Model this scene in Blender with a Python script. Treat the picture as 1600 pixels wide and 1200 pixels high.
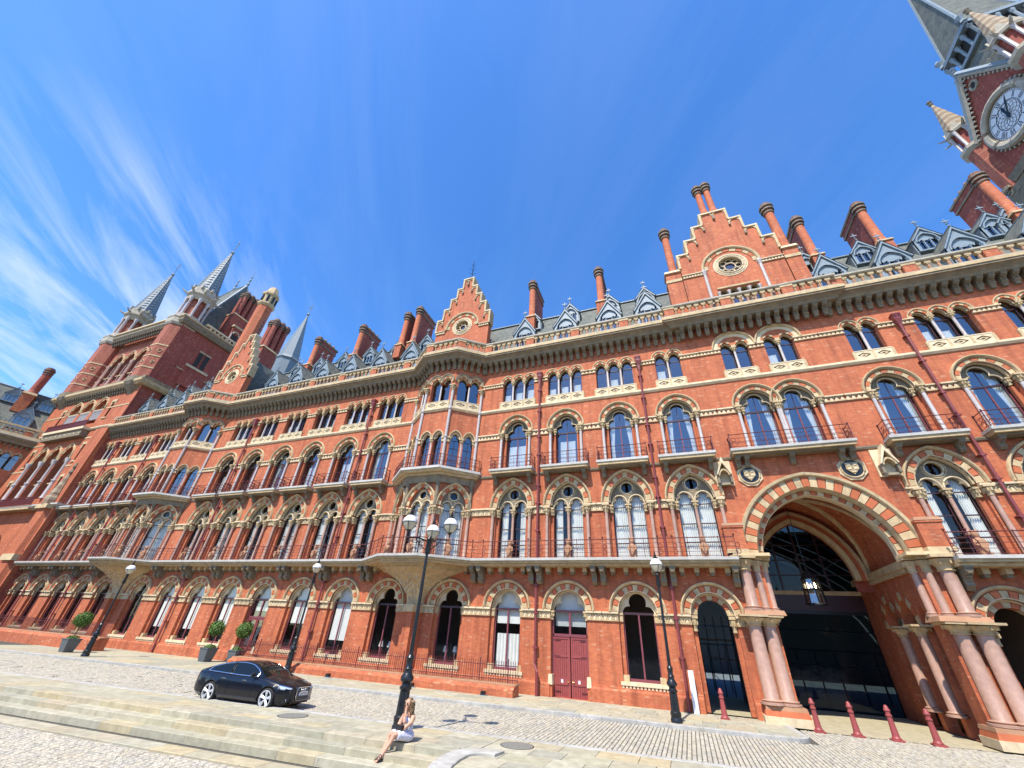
import bpy, math, random
from math import sin, cos, pi, sqrt, radians as R
from mathutils import Vector, Matrix
from mathutils.geometry import tessellate_polygon
random.seed(7)
for o in list(bpy.data.objects): bpy.data.objects.remove(o, do_unlink=True)
scene = bpy.context.scene
C = scene.collection

# ------------------------------------------------------------------ camera
YAW, PITCH, ROLL = 0.3934053898784314, 0.5739379624854253, 0.06410847301575548
CAM = Vector((0, -27.2, 2.667))
def cam_axes():
    right = Vector((cos(YAW), sin(YAW), 0))
    fwd = Vector((-sin(YAW)*cos(PITCH), cos(YAW)*cos(PITCH), sin(PITCH)))
    up = right.cross(fwd)
    return cos(ROLL)*right + sin(ROLL)*up, -sin(ROLL)*right + cos(ROLL)*up, fwd
r_, u_, f_ = cam_axes()
cam = bpy.data.cameras.new('camera'); camo = bpy.data.objects.new('camera', cam); C.objects.link(camo)
cam.lens = 615/1600*36; cam.sensor_width = 36; cam.clip_end = 3000; cam.clip_start = .05
mw = Matrix((r_, u_, -f_)).transposed().to_4x4(); mw.translation = CAM
camo.matrix_world = mw
scene.camera = camo

# ------------------------------------------------------------------ sun, sky, exposure
SUN_EL, SUN_AZ = R(57), R(8)          # the sun stands in front of the facade, a little to the left
sd = Vector((-sin(SUN_AZ)*cos(SUN_EL), -cos(SUN_AZ)*cos(SUN_EL), sin(SUN_EL)))
sl = bpy.data.lights.new('sun', 'SUN'); sl.energy = 4.7; sl.angle = R(.53); sl.color = (1, .94, .84)
so = bpy.data.objects.new('sun', sl); C.objects.link(so)
so.rotation_euler = (-sd).to_track_quat('-Z', 'Y').to_euler()
world = bpy.data.worlds.new('World'); scene.world = world; world.use_nodes = True
wn, wl = world.node_tree.nodes, world.node_tree.links
wn.clear()
def N(nt, t, **k):
    n = nt.nodes.new(t)
    for a, b in k.items():
        if a.startswith('i_'): n.inputs[a[2:].replace('_', ' ')].default_value = b
        else: setattr(n, a, b)
    return n
def wnode(t, **k): return N(world.node_tree, t, **k)
sky = wnode('ShaderNodeTexSky', sky_type='NISHITA', sun_disc=False, sun_elevation=SUN_EL,
            sun_rotation=math.atan2(sd.x, sd.y), altitude=50, air_density=1.0, dust_density=.35, ozone_density=3.0)
hs = wnode('ShaderNodeHueSaturation', i_Saturation=1.28, i_Value=1.44, i_Hue=.507)
tc = wnode('ShaderNodeTexCoord')
sep = wnode('ShaderNodeSeparateXYZ'); wl.new(tc.outputs['Generated'], sep.inputs[0])
mz = wnode('ShaderNodeMath', operation='ADD'); mz.inputs[1].default_value = .12; wl.new(sep.outputs['Z'], mz.inputs[0])
dx = wnode('ShaderNodeMath', operation='DIVIDE'); wl.new(sep.outputs['X'], dx.inputs[0]); wl.new(mz.outputs[0], dx.inputs[1])
dy = wnode('ShaderNodeMath', operation='DIVIDE'); wl.new(sep.outputs['Y'], dy.inputs[0]); wl.new(mz.outputs[0], dy.inputs[1])
cmb = wnode('ShaderNodeCombineXYZ'); wl.new(dx.outputs[0], cmb.inputs[0]); wl.new(dy.outputs[0], cmb.inputs[1])
mp = wnode('ShaderNodeMapping'); mp.inputs['Scale'].default_value = (.7, 2.9, 1)
mp0 = wnode('ShaderNodeMapping'); mp0.inputs['Rotation'].default_value = (0, 0, R(-124)); wl.new(cmb.outputs[0], mp0.inputs[0])
wl.new(mp0.outputs[0], mp.inputs[0])
n1 = wnode('ShaderNodeTexNoise', i_Scale=1.25, i_Detail=12, i_Roughness=.64, i_Distortion=.6); wl.new(mp.outputs[0], n1.inputs['Vector'])
n2 = wnode('ShaderNodeTexNoise', i_Scale=.55, i_Detail=3); wl.new(cmb.outputs[0], n2.inputs['Vector'])
mr2 = wnode('ShaderNodeMapRange'); mr2.inputs[1].default_value = .38; mr2.inputs[2].default_value = .66; wl.new(n2.outputs[0], mr2.inputs[0])
mr1 = wnode('ShaderNodeMapRange'); mr1.inputs[1].default_value = .42; mr1.inputs[2].default_value = .72; wl.new(n1.outputs[0], mr1.inputs[0])
# a bank of cirrus in the north-west, thinning out towards the zenith and the east
dotn = wnode('ShaderNodeVectorMath', operation='DOT_PRODUCT'); dotn.inputs[1].default_value = Vector((-.92, .2, .30)).normalized()
wl.new(tc.outputs['Generated'], dotn.inputs[0])
mr3 = wnode('ShaderNodeMapRange'); mr3.inputs[1].default_value = .88; mr3.inputs[2].default_value = .985; mr3.inputs[3].default_value = .12; mr3.inputs[4].default_value = 1.35
wl.new(dotn.outputs['Value'], mr3.inputs[0])
mu1 = wnode('ShaderNodeMath', operation='MULTIPLY'); wl.new(mr1.outputs[0], mu1.inputs[0]); wl.new(mr3.outputs[0], mu1.inputs[1])
mxw = wnode('ShaderNodeMath', operation='MULTIPLY_ADD'); wl.new(mr2.outputs[0], mxw.inputs[0]); mxw.inputs[1].default_value = .65; mxw.inputs[2].default_value = .35
mu2 = wnode('ShaderNodeMath', operation='MULTIPLY', use_clamp=True); wl.new(mu1.outputs[0], mu2.inputs[0]); wl.new(mxw.outputs[0], mu2.inputs[1])
mixc = wnode('ShaderNodeMixRGB'); mixc.inputs[2].default_value = (3.9, 4.5, 5.4, 1)
wl.new(sky.outputs[0], hs.inputs['Color']); wl.new(hs.outputs[0], mixc.inputs[1]); wl.new(mu2.outputs[0], mixc.inputs[0])
bg = wnode('ShaderNodeBackground', i_Strength=.15); wl.new(mixc.outputs[0], bg.inputs[0])
wo = wnode('ShaderNodeOutputWorld'); wl.new(bg.outputs[0], wo.inputs[0])
vs = scene.view_settings
vs.view_transform = 'Standard'; vs.look = 'None'; vs.gamma = 1; vs.exposure = .58; vs.use_curve_mapping = False
scene.render.engine = 'CYCLES'

# ------------------------------------------------------------------ materials
M = {}
def newmat(name):
    m = bpy.data.materials.new(name); m.use_nodes = True; m.node_tree.nodes.clear(); M[name] = m
    return m, m.node_tree
def out(nt, sh):
    o = N(nt, 'ShaderNodeOutputMaterial'); nt.links.new(sh, o.inputs[0])
def ramp(nt, fac, stops):
    r = N(nt, 'ShaderNodeValToRGB'); e = r.color_ramp.elements
    while len(e) < len(stops): e.new(.5)
    for x, (p, c) in zip(e, stops): x.position = p; x.color = (*c, 1)
    nt.links.new(fac, r.inputs[0]); return r.outputs[0]
def mixrgb(nt, fac, a, b, bt='MIX'):
    n = N(nt, 'ShaderNodeMixRGB', blend_type=bt)
    for s, v in ((n.inputs[0], fac), (n.inputs[1], a), (n.inputs[2], b)):
        if hasattr(v, 'links'): nt.links.new(v, s)
        elif isinstance(v, (int, float)): s.default_value = v
        else: s.default_value = (*v, 1)
    return n.outputs[0]
def wallvec(nt):
    t = N(nt, 'ShaderNodeTexCoord'); s = N(nt, 'ShaderNodeSeparateXYZ'); nt.links.new(t.outputs['Object'], s.inputs[0])
    a = N(nt, 'ShaderNodeMath', operation='ADD'); nt.links.new(s.outputs[0], a.inputs[0]); nt.links.new(s.outputs[1], a.inputs[1])
    c = N(nt, 'ShaderNodeCombineXYZ'); nt.links.new(a.outputs[0], c.inputs[0]); nt.links.new(s.outputs[2], c.inputs[1])
    return c.outputs[0], t
def noise(nt, vec, scale, detail=4, rough=.55):
    n = N(nt, 'ShaderNodeTexNoise', i_Scale=scale, i_Detail=detail, i_Roughness=rough)
    if vec: nt.links.new(vec, n.inputs['Vector'])
    return n.outputs['Fac']
def bump(nt, h, st=.3, dist=.01):
    b = N(nt, 'ShaderNodeBump', i_Strength=st, i_Distance=dist); nt.links.new(h, b.inputs['Height']); return b.outputs[0]
def principled(nt, col, rough=.7, metal=0, normal=None, spec=.5, coat=0):
    p = N(nt, 'ShaderNodeBsdfPrincipled')
    if hasattr(col, 'links'): nt.links.new(col, p.inputs['Base Color'])
    else: p.inputs['Base Color'].default_value = (*col, 1)
    if hasattr(rough, 'links'): nt.links.new(rough, p.inputs['Roughness'])
    else: p.inputs['Roughness'].default_value = rough
    p.inputs['Metallic'].default_value = metal; p.inputs['Specular IOR Level'].default_value = spec
    p.inputs['Coat Weight'].default_value = coat; p.inputs['Coat Roughness'].default_value = .03
    if normal: nt.links.new(normal, p.inputs['Normal'])
    return p.outputs[0]
def brickmat(name, c1, c2, mort, stain=.5):
    m, nt = newmat(name); v, t = wallvec(nt)
    b = N(nt, 'ShaderNodeTexBrick', offset=.5); b.inputs['Color1'].default_value = (*c1, 1); b.inputs['Color2'].default_value = (*c2, 1); b.inputs['Mortar'].default_value = (*mort, 1)
    for k, x in (('Scale', 1), ('Mortar Size', .006), ('Mortar Smooth', .3), ('Bias', 0), ('Brick Width', .225), ('Row Height', .075)): b.inputs[k].default_value = x
    nt.links.new(v, b.inputs['Vector'])
    big = noise(nt, t.outputs['Object'], .55, 6, .6)
    mid = noise(nt, t.outputs['Object'], 3.2, 5, .6)
    s = N(nt, 'ShaderNodeMapping'); s.inputs['Scale'].default_value = (4.4, 13, 1); nt.links.new(v, s.inputs[0])
    w = N(nt, 'ShaderNodeTexWhiteNoise', noise_dimensions='2D')
    fl = N(nt, 'ShaderNodeVectorMath', operation='FLOOR'); nt.links.new(s.outputs[0], fl.inputs[0]); nt.links.new(fl.outputs[0], w.inputs['Vector'])
    c = mixrgb(nt, ramp(nt, w.outputs[0], [(0, (0, 0, 0)), (1, (.55, .55, .55))]), b.outputs['Color'], mixrgb(nt, .5, b.outputs['Color'], (c1[0]*.8, c1[1]*.55, c1[2]*.55)))
    pale = ramp(nt, w.outputs[0], [(.955, (0, 0, 0)), (.97, (.5, .5, .5))])
    c = mixrgb(nt, pale, c, (.62, .38, .22))
    c = mixrgb(nt, ramp(nt, big, [(.38, (.86, .82, .82)), (.66, (1.14, 1.16, 1.18))]), c, c) if False else mixrgb(nt, 1, c, ramp(nt, big, [(.34, (.80, .77, .76)), (.66, (1, 1, 1))]), 'MULTIPLY')
    c = mixrgb(nt, ramp(nt, mid, [(.5, (0, 0, 0)), (.78, (stain, stain, stain))]), c, (c2[0]*.75, c2[1]*.7, c2[2]*.75))
    sp = N(nt, 'ShaderNodeMapping'); sp.inputs['Scale'].default_value = (2.6, 2.6, .16); nt.links.new(t.outputs['Object'], sp.inputs[0])
    sk_ = noise(nt, sp.outputs[0], 1.0, 7, .7)
    c = mixrgb(nt, 1, c, ramp(nt, sk_, [(.34, (.66, .60, .58)), (.54, (1, 1, 1))]), 'MULTIPLY')
    # pale bloom and soot at random, with a shape of its own
    ef = noise(nt, t.outputs['Object'], 1.35, 8, .68)
    c = mixrgb(nt, ramp(nt, ef, [(.58, (0, 0, 0)), (.80, (.20, .20, .20))]), c, (.55, .30, .19))
    out(nt, principled(nt, c, .85, normal=bump(nt, b.outputs['Fac'], -.35, .008)))
def stonemat(name, c1, c2, rough=.8, dirt=(.16, .14, .11), amount=.55, sc=1.0):
    m, nt = newmat(name); t = N(nt, 'ShaderNodeTexCoord')
    mp = N(nt, 'ShaderNodeMapping'); mp.inputs['Scale'].default_value = (1, 1, .45); nt.links.new(t.outputs['Object'], mp.inputs[0])
    a = noise(nt, t.outputs['Object'], 2.2*sc, 6, .6); b = noise(nt, mp.outputs[0], 5*sc, 8, .7); f = noise(nt, t.outputs['Object'], 40, 3)
    oi = N(nt, 'ShaderNodeObjectInfo')
    c = mixrgb(nt, ramp(nt, a, [(.35, (0, 0, 0)), (.65, (1, 1, 1))]), c1, c2)
    rv = ramp(nt, oi.outputs['Random'], [(0, (.84, .83, .81)), (1, (1.0, 1.0, 1.0))])
    c = mixrgb(nt, 1, c, rv, 'MULTIPLY')
    c = mixrgb(nt, ramp(nt, b, [(.52, (0, 0, 0)), (.75, (amount, amount, amount))]), c, dirt)
    out(nt, principled(nt, c, rough, normal=bump(nt, f, .25, .006)))
def plain(name, col, rough=.5, metal=0, coat=0, vary=.15, spec=.5, sc=6):
    m, nt = newmat(name); t = N(nt, 'ShaderNodeTexCoord'); a = noise(nt, t.outputs['Object'], sc, 5, .6)
    c = mixrgb(nt, 1, col, ramp(nt, a, [(.3, (1-vary,)*3), (.7, (1, 1, 1))]), 'MULTIPLY')
    out(nt, principled(nt, c, rough, metal, coat=coat, spec=spec))
brickmat('brick', (.60, .172, .062), (.455, .115, .044), (.42, .20, .12))
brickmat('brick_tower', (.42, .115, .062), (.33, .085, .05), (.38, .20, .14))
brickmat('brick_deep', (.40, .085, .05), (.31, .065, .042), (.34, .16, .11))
stonemat('cream', (.62, .47, .26), (.46, .335, .18), amount=.65)
stonemat('cream_pale', (.73, .60, .39), (.61, .48, .29), amount=.45)
stonemat('stone_grey', (.47, .42, .33), (.36, .32, .24), amount=.65)
stonemat('weathered_shaded', (.27, .215, .135), (.175, .14, .09), amount=.75)  # weathered stone, its colour darkened further to deepen the shade in recesses
stonemat('voussoir_red', (.53, .15, .055), (.45, .115, .042), dirt=(.2, .05, .03), amount=.3)
stonemat('granite_pink', (.49, .30, .215), (.40, .235, .17), rough=.38, dirt=(.27, .16, .12), amount=.45, sc=2)
stonemat('shaft_pale', (.56, .50, .46), (.46, .40, .37), rough=.4, dirt=(.35, .30, .28), amount=.35, sc=3)
stonemat('terracotta', (.45, .24, .13), (.38, .19, .10))
stonemat('slab_top', (.55, .53, .48), (.46, .44, .40), dirt=(.25, .23, .2))
plain('iron_red', (.12, .024, .024), .5)
plain('pipe_red', (.22, .042, .042), .5)
plain('door_red', (.31, .062, .055), .5, vary=.25)
stonemat('bollard_red', (.36, .07, .065), (.29, .055, .05), rough=.5, dirt=(.16, .05, .04), amount=.5, sc=4)
plain('iron_black', (.012, .014, .016), .35, vary=.3)
plain('lead', (.25, .31, .345), .55, vary=.35)
plain('spire_lead', (.20, .25, .275), .5, vary=.4)
stonemat('soot', (.20, .16, .11), (.13, .11, .085), amount=.7)
plain('lead_dark', (.20, .25, .28), .5, vary=.3)
plain('frame_dark', (.05, .02, .025), .4)
plain('frame_red', (.20, .05, .06), .45)
plain('white_paint', (.75, .76, .76), .5)
plain('gold', (.55, .40, .12), .35, 1)
plain('interior', (.035, .032, .030), .9)
plain('interior_warm', (.24, .17, .12), .9)
plain('lamp_white', (.80, .80, .78), .3)
plain('rubber', (.02, .02, .02), .8)
# slates
m, nt = newmat('slate'); v, t = wallvec(nt)
b = N(nt, 'ShaderNodeTexBrick', offset=.5)
for k, x in (('Color1', (.19, .20, .18, 1)), ('Color2', (.13, .145, .135, 1)), ('Mortar', (.06, .06, .06, 1)), ('Scale', 1), ('Mortar Size', .012), ('Brick Width', .32), ('Row Height', .2)): b.inputs[k].default_value = x
nt.links.new(v, b.inputs['Vector'])
c = mixrgb(nt, 1, b.outputs['Color'], ramp(nt, noise(nt, t.outputs['Object'], 1.2, 6), [(.3, (.7, .7, .72)), (.7, (1.15, 1.12, 1.0))]), 'MULTIPLY')
out(nt, principled(nt, c, .75, spec=.2, normal=bump(nt, b.outputs['Fac'], -.5, .01)))
# banded stone for the pinnacle roofs
m, nt = newmat('banded'); t = N(nt, 'ShaderNodeTexCoord'); s = N(nt, 'ShaderNodeSeparateXYZ'); nt.links.new(t.outputs['Object'], s.inputs[0])
fr = N(nt, 'ShaderNodeMath', operation='FRACT'); ml = N(nt, 'ShaderNodeMath', operation='MULTIPLY'); ml.inputs[1].default_value = 1.05
nt.links.new(s.outputs[2], ml.inputs[0]); nt.links.new(ml.outputs[0], fr.inputs[0])
c = mixrgb(nt, ramp(nt, fr.outputs[0], [(.48, (0, 0, 0)), (.52, (1, 1, 1))]), (.42, .33, .21), (.29, .20, .13))
out(nt, principled(nt, mixrgb(nt, 1, c, ramp(nt, noise(nt, t.outputs['Object'], 2.5), [(.3, (.7, .7, .7)), (.7, (1, 1, 1))]), 'MULTIPLY'), .85))
# glass: clear pane with sky reflections
def glass(name, tint, mixamt):
    m, nt = newmat(name); t = N(nt, 'ShaderNodeTexCoord')
    g = N(nt, 'ShaderNodeBsdfGlossy', i_Roughness=.015); g.inputs['Color'].default_value = (.85, .9, .95, 1)
    gp_ = N(nt, 'ShaderNodeNewGeometry'); nt.links.new(bump(nt, noise(nt, gp_.outputs['Position'], 1.4, 3), .16, .03), g.inputs['Normal'])
    tr = N(nt, 'ShaderNodeBsdfTransparent'); tr.inputs[0].default_value = (*tint, 1)
    lw = N(nt, 'ShaderNodeLayerWeight', i_Blend=.5); pw = N(nt, 'ShaderNodeMath', operation='POWER'); pw.inputs[1].default_value = 4.5; nt.links.new(lw.outputs['Facing'], pw.inputs[0])
    ad = N(nt, 'ShaderNodeMath', operation='MULTIPLY_ADD', use_clamp=True); ad.inputs[1].default_value = .8; ad.inputs[2].default_value = mixamt
    nt.links.new(pw.outputs[0], ad.inputs[0])
    mx = N(nt, 'ShaderNodeMixShader'); nt.links.new(ad.outputs[0], mx.inputs[0]); nt.links.new(tr.outputs[0], mx.inputs[1]); nt.links.new(g.outputs[0], mx.inputs[2]); out(nt, mx.outputs[0])
glass('glass', (.80, .84, .84), .2); glass('glass_low', (.86, .88, .87), .045)
glass('glass_dark', (.16, .19, .19), .02); glass('glass_black', (.05, .06, .06), .02)
m, nt = newmat('curtain'); t = N(nt, 'ShaderNodeTexCoord')
c = mixrgb(nt, noise(nt, t.outputs['Object'], 3), (.86, .85, .80), (.70, .70, .67)); out(nt, principled(nt, c, .9))
# paving: every stone its own tint
def pavemat(name, cols, rough=.85, bumpy=.4, dsc=3.0):
    m, nt = newmat(name); t = N(nt, 'ShaderNodeTexCoord'); g = N(nt, 'ShaderNodeNewGeometry'); oi = N(nt, 'ShaderNodeObjectInfo')
    ad = N(nt, 'ShaderNodeMath', operation='ADD'); nt.links.new(g.outputs['Random Per Island'], ad.inputs[0]); nt.links.new(oi.outputs['Random'], ad.inputs[1])
    fr = N(nt, 'ShaderNodeMath', operation='FRACT'); nt.links.new(ad.outputs[0], fr.inputs[0])
    c = ramp(nt, fr.outputs[0], [(i/(len(cols)-1), x) for i, x in enumerate(cols)])
    c = mixrgb(nt, 1, c, ramp(nt, noise(nt, g.outputs['Position'], dsc, 7, .65), [(.3, (.68, .66, .63)), (.7, (1.05, 1.05, 1.04))]), 'MULTIPLY')
    c = mixrgb(nt, ramp(nt, noise(nt, g.outputs['Position'], .7, 5, .6), [(.52, (0, 0, 0)), (.75, (.45, .45, .45))]), c, (.33, .27, .17))
    c = mixrgb(nt, ramp(nt, noise(nt, g.outputs['Position'], 1.9, 8, .7), [(.60, (0, 0, 0)), (.74, (.5, .5, .5))]), c, (.20, .18, .14))
    c = mixrgb(nt, ramp(nt, noise(nt, g.outputs['Position'], 6.5, 3, .5), [(.70, (0, 0, 0)), (.74, (.6, .6, .6))]), c, (.14, .13, .11))
    out(nt, principled(nt, c, rough, normal=bump(nt, noise(nt, g.outputs['Position'], 14, 5, .6), bumpy, .012)))
pavemat('york', [(0.449, 0.418, 0.287), (0.392, 0.375, 0.280), (0.491, 0.408, 0.241), (0.361, 0.352, 0.272), (0.433, 0.369, 0.248), (0.474, 0.441, 0.326), (0.351, 0.335, 0.248), (0.474, 0.433, 0.295)])
pavemat('sett', [(0.432, 0.399, 0.320), (0.500, 0.450, 0.344), (0.371, 0.346, 0.286), (0.474, 0.442, 0.362), (0.518, 0.459, 0.344), (0.406, 0.364, 0.286)], bumpy=.7, dsc=9)
pavemat('granite_kerb', [(.46, .45, .41), (.40, .39, .36), (.49, .47, .43)])
plain('cast_iron', (.24, .235, .20), .6, vary=.4, sc=20)
pavemat('white_granite', [(.47, .455, .41), (.43, .415, .375)])
plain('joint', (.10, .09, .07), .95, vary=.4, sc=12)
plain('ground', (.22, .205, .18), .95, vary=.3, sc=2)

# ------------------------------------------------------------------ mesh helpers
class MB:
    def __init__(s): s.v = []; s.f = []; s.m = []; s.mats = []
    def mi(s, m):
        if m not in s.mats: s.mats.append(m)
        return s.mats.index(m)
    def add(s, vs, fs, m):
        o = len(s.v); k = s.mi(m); s.v += [tuple(p) for p in vs]
        for f in fs: s.f.append([i+o for i in f]); s.m.append(k)
    def box(s, x0, x1, y0, y1, z0, z1, m, taper=0):
        t = taper
        s.add([(x0, y0, z0), (x1, y0, z0), (x1, y1, z0), (x0, y1, z0), (x0+t, y0+t, z1), (x1-t, y0+t, z1), (x1-t, y1-t, z1), (x0+t, y1-t, z1)],
              [(0, 3, 2, 1), (4, 5, 6, 7), (0, 1, 5, 4), (1, 2, 6, 5), (2, 3, 7, 6), (3, 0, 4, 7)], m)
    def prism(s, pts, y0, y1, m, back=True, side=None):      # outline in x,z pushed from y0 to y1
        n = len(pts); v = [(x, y0, z) for x, z in pts]+[(x, y1, z) for x, z in pts]
        s.add(v, [list(range(n))]+([list(range(2*n-1, n-1, -1))] if back else []), m)
        s.add(v, [(i, i+n, (i+1) % n+n, (i+1) % n) for i in range(n)], side or m)
    def plan(s, pts, z0, z1, m, pts1=None):                   # outline in x,y pushed from z0 to z1
        n = len(pts); p1 = pts1 or pts
        v = [(x, y, z0) for x, y in pts]+[(x, y, z1) for x, y in p1]
        s.add(v, [list(range(n-1, -1, -1)), list(range(n, 2*n))]+[(i, (i+1) % n, (i+1) % n+n, i+n) for i in range(n)], m)
    def holed(s, outer, holes, y0, m, y1=None, rev=None, edge=False):   # sheet with holes at y0, reveals back to y1
        polys = [[Vector((x, z, 0)) for x, z in p] for p in [outer]+holes]
        flat = [p for q in polys for p in q]
        tris = tessellate_polygon(polys)
        s.add([(p.x, y0, p.y) for p in flat], [t for t in tris], m)
        if y1 is not None:
            for q in holes+([outer] if edge else []):
                n = len(q); s.add([(x, y0, z) for x, z in q]+[(x, y1, z) for x, z in q], [(i, (i+1) % n, (i+1) % n+n, i+n) for i in range(n)], rev or m)
    def lathe(s, prof, m, cx=0, cy=0, n=12, cap=True, ph=0):
        vs = []; fs = []
        for r, z in prof:
            for i in range(n): a = 2*pi*(i+ph)/n; vs.append((cx+r*cos(a), cy+r*sin(a), z))
        for j in range(len(prof)-1):
            for i in range(n): fs.append((j*n+i, j*n+(i+1) % n, (j+1)*n+(i+1) % n, (j+1)*n+i))
        if cap: fs += [list(range(n-1, -1, -1)), list(range(len(vs)-n, len(vs)))]
        s.add(vs, fs, m)
    def tube(s, pts, r, m, n=6, closed=False):
        pts = [Vector(p) for p in pts]; vs = []; fs = []; k = len(pts)
        rs = r if isinstance(r, (list, tuple)) else [r]*k
        for i, p in enumerate(pts):
            a = pts[(i-1) % k] if (i or closed) else p; b = pts[(i+1) % k] if (i < k-1 or closed) else p
            d = (b-a).normalized(); ref = Vector((0, 0, 1)) if abs(d.z) < .9 else Vector((1, 0, 0))
            u = d.cross(ref).normalized(); w = u.cross(d)
            for j in range(n): t = 2*pi*j/n; vs.append(p+u*cos(t)*rs[i]+w*sin(t)*rs[i])
        for i in range(k if closed else k-1):
            i2 = (i+1) % k
            for j in range(n): fs.append((i*n+j, i*n+(j+1) % n, i2*n+(j+1) % n, i2*n+j))
        if not closed: fs += [list(range(n-1, -1, -1)), list(range((k-1)*n, k*n))]
        s.add(vs, fs, m)
    def archsweep(s, a, zs, r, prof, m, n=10, cx=0, stilt=0, closed=True):   # moulding of section (distance, y) round an arch
        rows = []
        for d, y in prof:
            p = arch(a, zs, r, d, n, cx)
            if stilt: p = [(p[0][0], zs-stilt)]+p+[(p[-1][0], zs-stilt)]
            rows.append([(x, y, z) for x, z in p])
        k = len(rows[0]); vs = [q for row in rows for q in row]; fs = []
        L = len(rows)
        for j in range(L if closed else L-1):
            j2 = (j+1) % L
            for i in range(k-1): fs.append((j*k+i, j2*k+i, j2*k+i+1, j*k+i+1))
        if closed: fs += [[j*k for j in range(L)], [j*k+k-1 for j in range(L-1, -1, -1)]]
        s.add(vs, fs, m)
    def pathsweep(s, path, prof, m, closed=True):             # moulding of section (outward, z) along a plan path, outward is to the right of travel
        offs = miter(path); L = len(prof); vs = []; fs = []; k = len(path)
        for (px, py), (nx, ny) in zip(path, offs):
            for o, z in prof: vs.append((px+nx*o, py+ny*o, z))
        for i in range(k-1):
            for j in range(L if closed else L-1): j2 = (j+1) % L; fs.append((i*L+j, (i+1)*L+j, (i+1)*L+j2, i*L+j2))
        if closed: fs += [list(range(L)), [(k-1)*L+j for j in range(L-1, -1, -1)]]
        s.add(vs, fs, m)
    def xf(s, mat4):
        s.v = [tuple(mat4 @ Vector(p)) for p in s.v]; return s
    def join(s, o, loc=(0, 0, 0), rz=0):
        c_, s_ = cos(rz), sin(rz); b = len(s.v)
        s.v += [(loc[0]+x*c_-y*s_, loc[1]+x*s_+y*c_, loc[2]+z) for x, y, z in o.v]
        mp = [s.mi(x) for x in o.mats]
        for f, m in zip(o.f, o.m): s.f.append([i+b for i in f]); s.m.append(mp[m])
        return s
    def mesh(s, name, smooth=False):
        me = bpy.data.meshes.new(name); me.from_pydata(s.v, [], s.f)
        for m in s.mats: me.materials.append(M[m])
        me.polygons.foreach_set('material_index', s.m)
        if smooth:
            me.polygons.foreach_set('use_smooth', [True]*len(me.polygons)); me.set_sharp_from_angle(angle=R(38))
        me.update(); return me
    def build(s, name, parent=None, smooth=False, loc=(0, 0, 0), rz=0, fix=True):
        if fix: fixnormals_later.append(None)
        return inst(name, s.mesh(name, smooth), parent, loc, rz)
fixnormals_later = []
def miter(path):
    out_ = []
    k = len(path)
    for i in range(k):
        def nrm(a, b):
            d = Vector((b[0]-a[0], b[1]-a[1])).normalized(); return Vector((d.y, -d.x))
        if i == 0: n = nrm(path[0], path[1])
        elif i == k-1: n = nrm(path[-2], path[-1])
        else:
            a = nrm(path[i-1], path[i]); b = nrm(path[i], path[i+1]); n = (a+b); n = n/(n.length_squared)*2 if n.length_squared > 1e-6 else a
        out_.append((n.x, n.y))
    return out_
def inst(name, me, parent=None, loc=(0, 0, 0), rz=0, sc=None):
    o = bpy.data.objects.new(name, me); C.objects.link(o); o.location = loc
    if rz: o.rotation_euler = (0, 0, rz)
    if sc: o.scale = sc
    if parent: o.parent = parent
    return o
def thing(name, label, cat, loc=(0, 0, 0), rz=0, group=None):
    o = inst(name, None, None, loc, rz); return tag(o, label, cat, group)
def tag(o, label, cat, group=None):
    o['label'] = label; o['category'] = cat
    if group: o['group'] = group
    return o
def struct(o): o['kind'] = 'structure'; return o
def stuff(o): o['kind'] = 'stuff'; return o
def arch(a, zs, r, d=0, n=10, cx=0):
    Rr = (a*a+r*r)/(2*a); c = Rr-a; Rd = Rr+d; t1 = math.acos(max(-1, min(1, c/Rd)))
    L = [(cx+c-Rd*cos(t1*i/n), zs+Rd*sin(t1*i/n)) for i in range(n+1)]
    return L+[(2*cx-x, z) for x, z in reversed(L[:-1])]
def opening(a, zb, zs, r, d=0, n=10, cx=0): return [(cx-a-d, zb)]+arch(a, zs, r, d, n, cx)+[(cx+a+d, zb)]
def trefoil(a, zs, k=1.0, cx=0):
    p = []
    for i in range(6): t = pi-(pi-R(75))*i/6; p.append((-.58*a+.42*a*cos(t), .42*a*sin(t)))
    for i in range(9): t = R(205)-(R(205)-pi/2)*i/8; p.append((.55*a*cos(t), .64*a+.55*a*sin(t)*(k if sin(t) > 0 else 1)))
    p = [(x, z) for x, z in p]
    full = p+[(-x, z) for x, z in reversed(p[:-1])]
    return [(cx+x, zs+z) for x, z in full]
def foiled(a, zb, zs, k=1.0, cx=0): return [(cx-a, zb)]+trefoil(a, zs, k, cx)+[(cx+a, zb)]
def circle(cx, cz, r, n=20): return [(cx+r*cos(2*pi*i/n), cz+r*sin(2*pi*i/n)) for i in range(n)]
def wedge(mb, a, zs, r, d0, d1, t0, t1, y0, y1, m, cx=0, k=2):           # one arch stone; t runs 0..1 from the left springing to the right
    def P(d, t):
        Rr = (a*a+r*r)/(2*a); c = Rr-a; Rd = Rr+d; tm = math.acos(max(-1, min(1, c/Rd)))
        u = t*2 if t <= .5 else (1-t)*2; x = c-Rd*cos(tm*u); z = Rd*sin(tm*u)
        return (cx+(x if t <= .5 else -x), zs+z)
    ts = [t0+(t1-t0)*i/k for i in range(k+1)]
    if t0 < .5 < t1: ts = sorted(set(ts+[.5]))
    mb.prism([P(d0, t) for t in ts]+[P(d1, t) for t in reversed(ts)], y0, y1, m)

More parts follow.
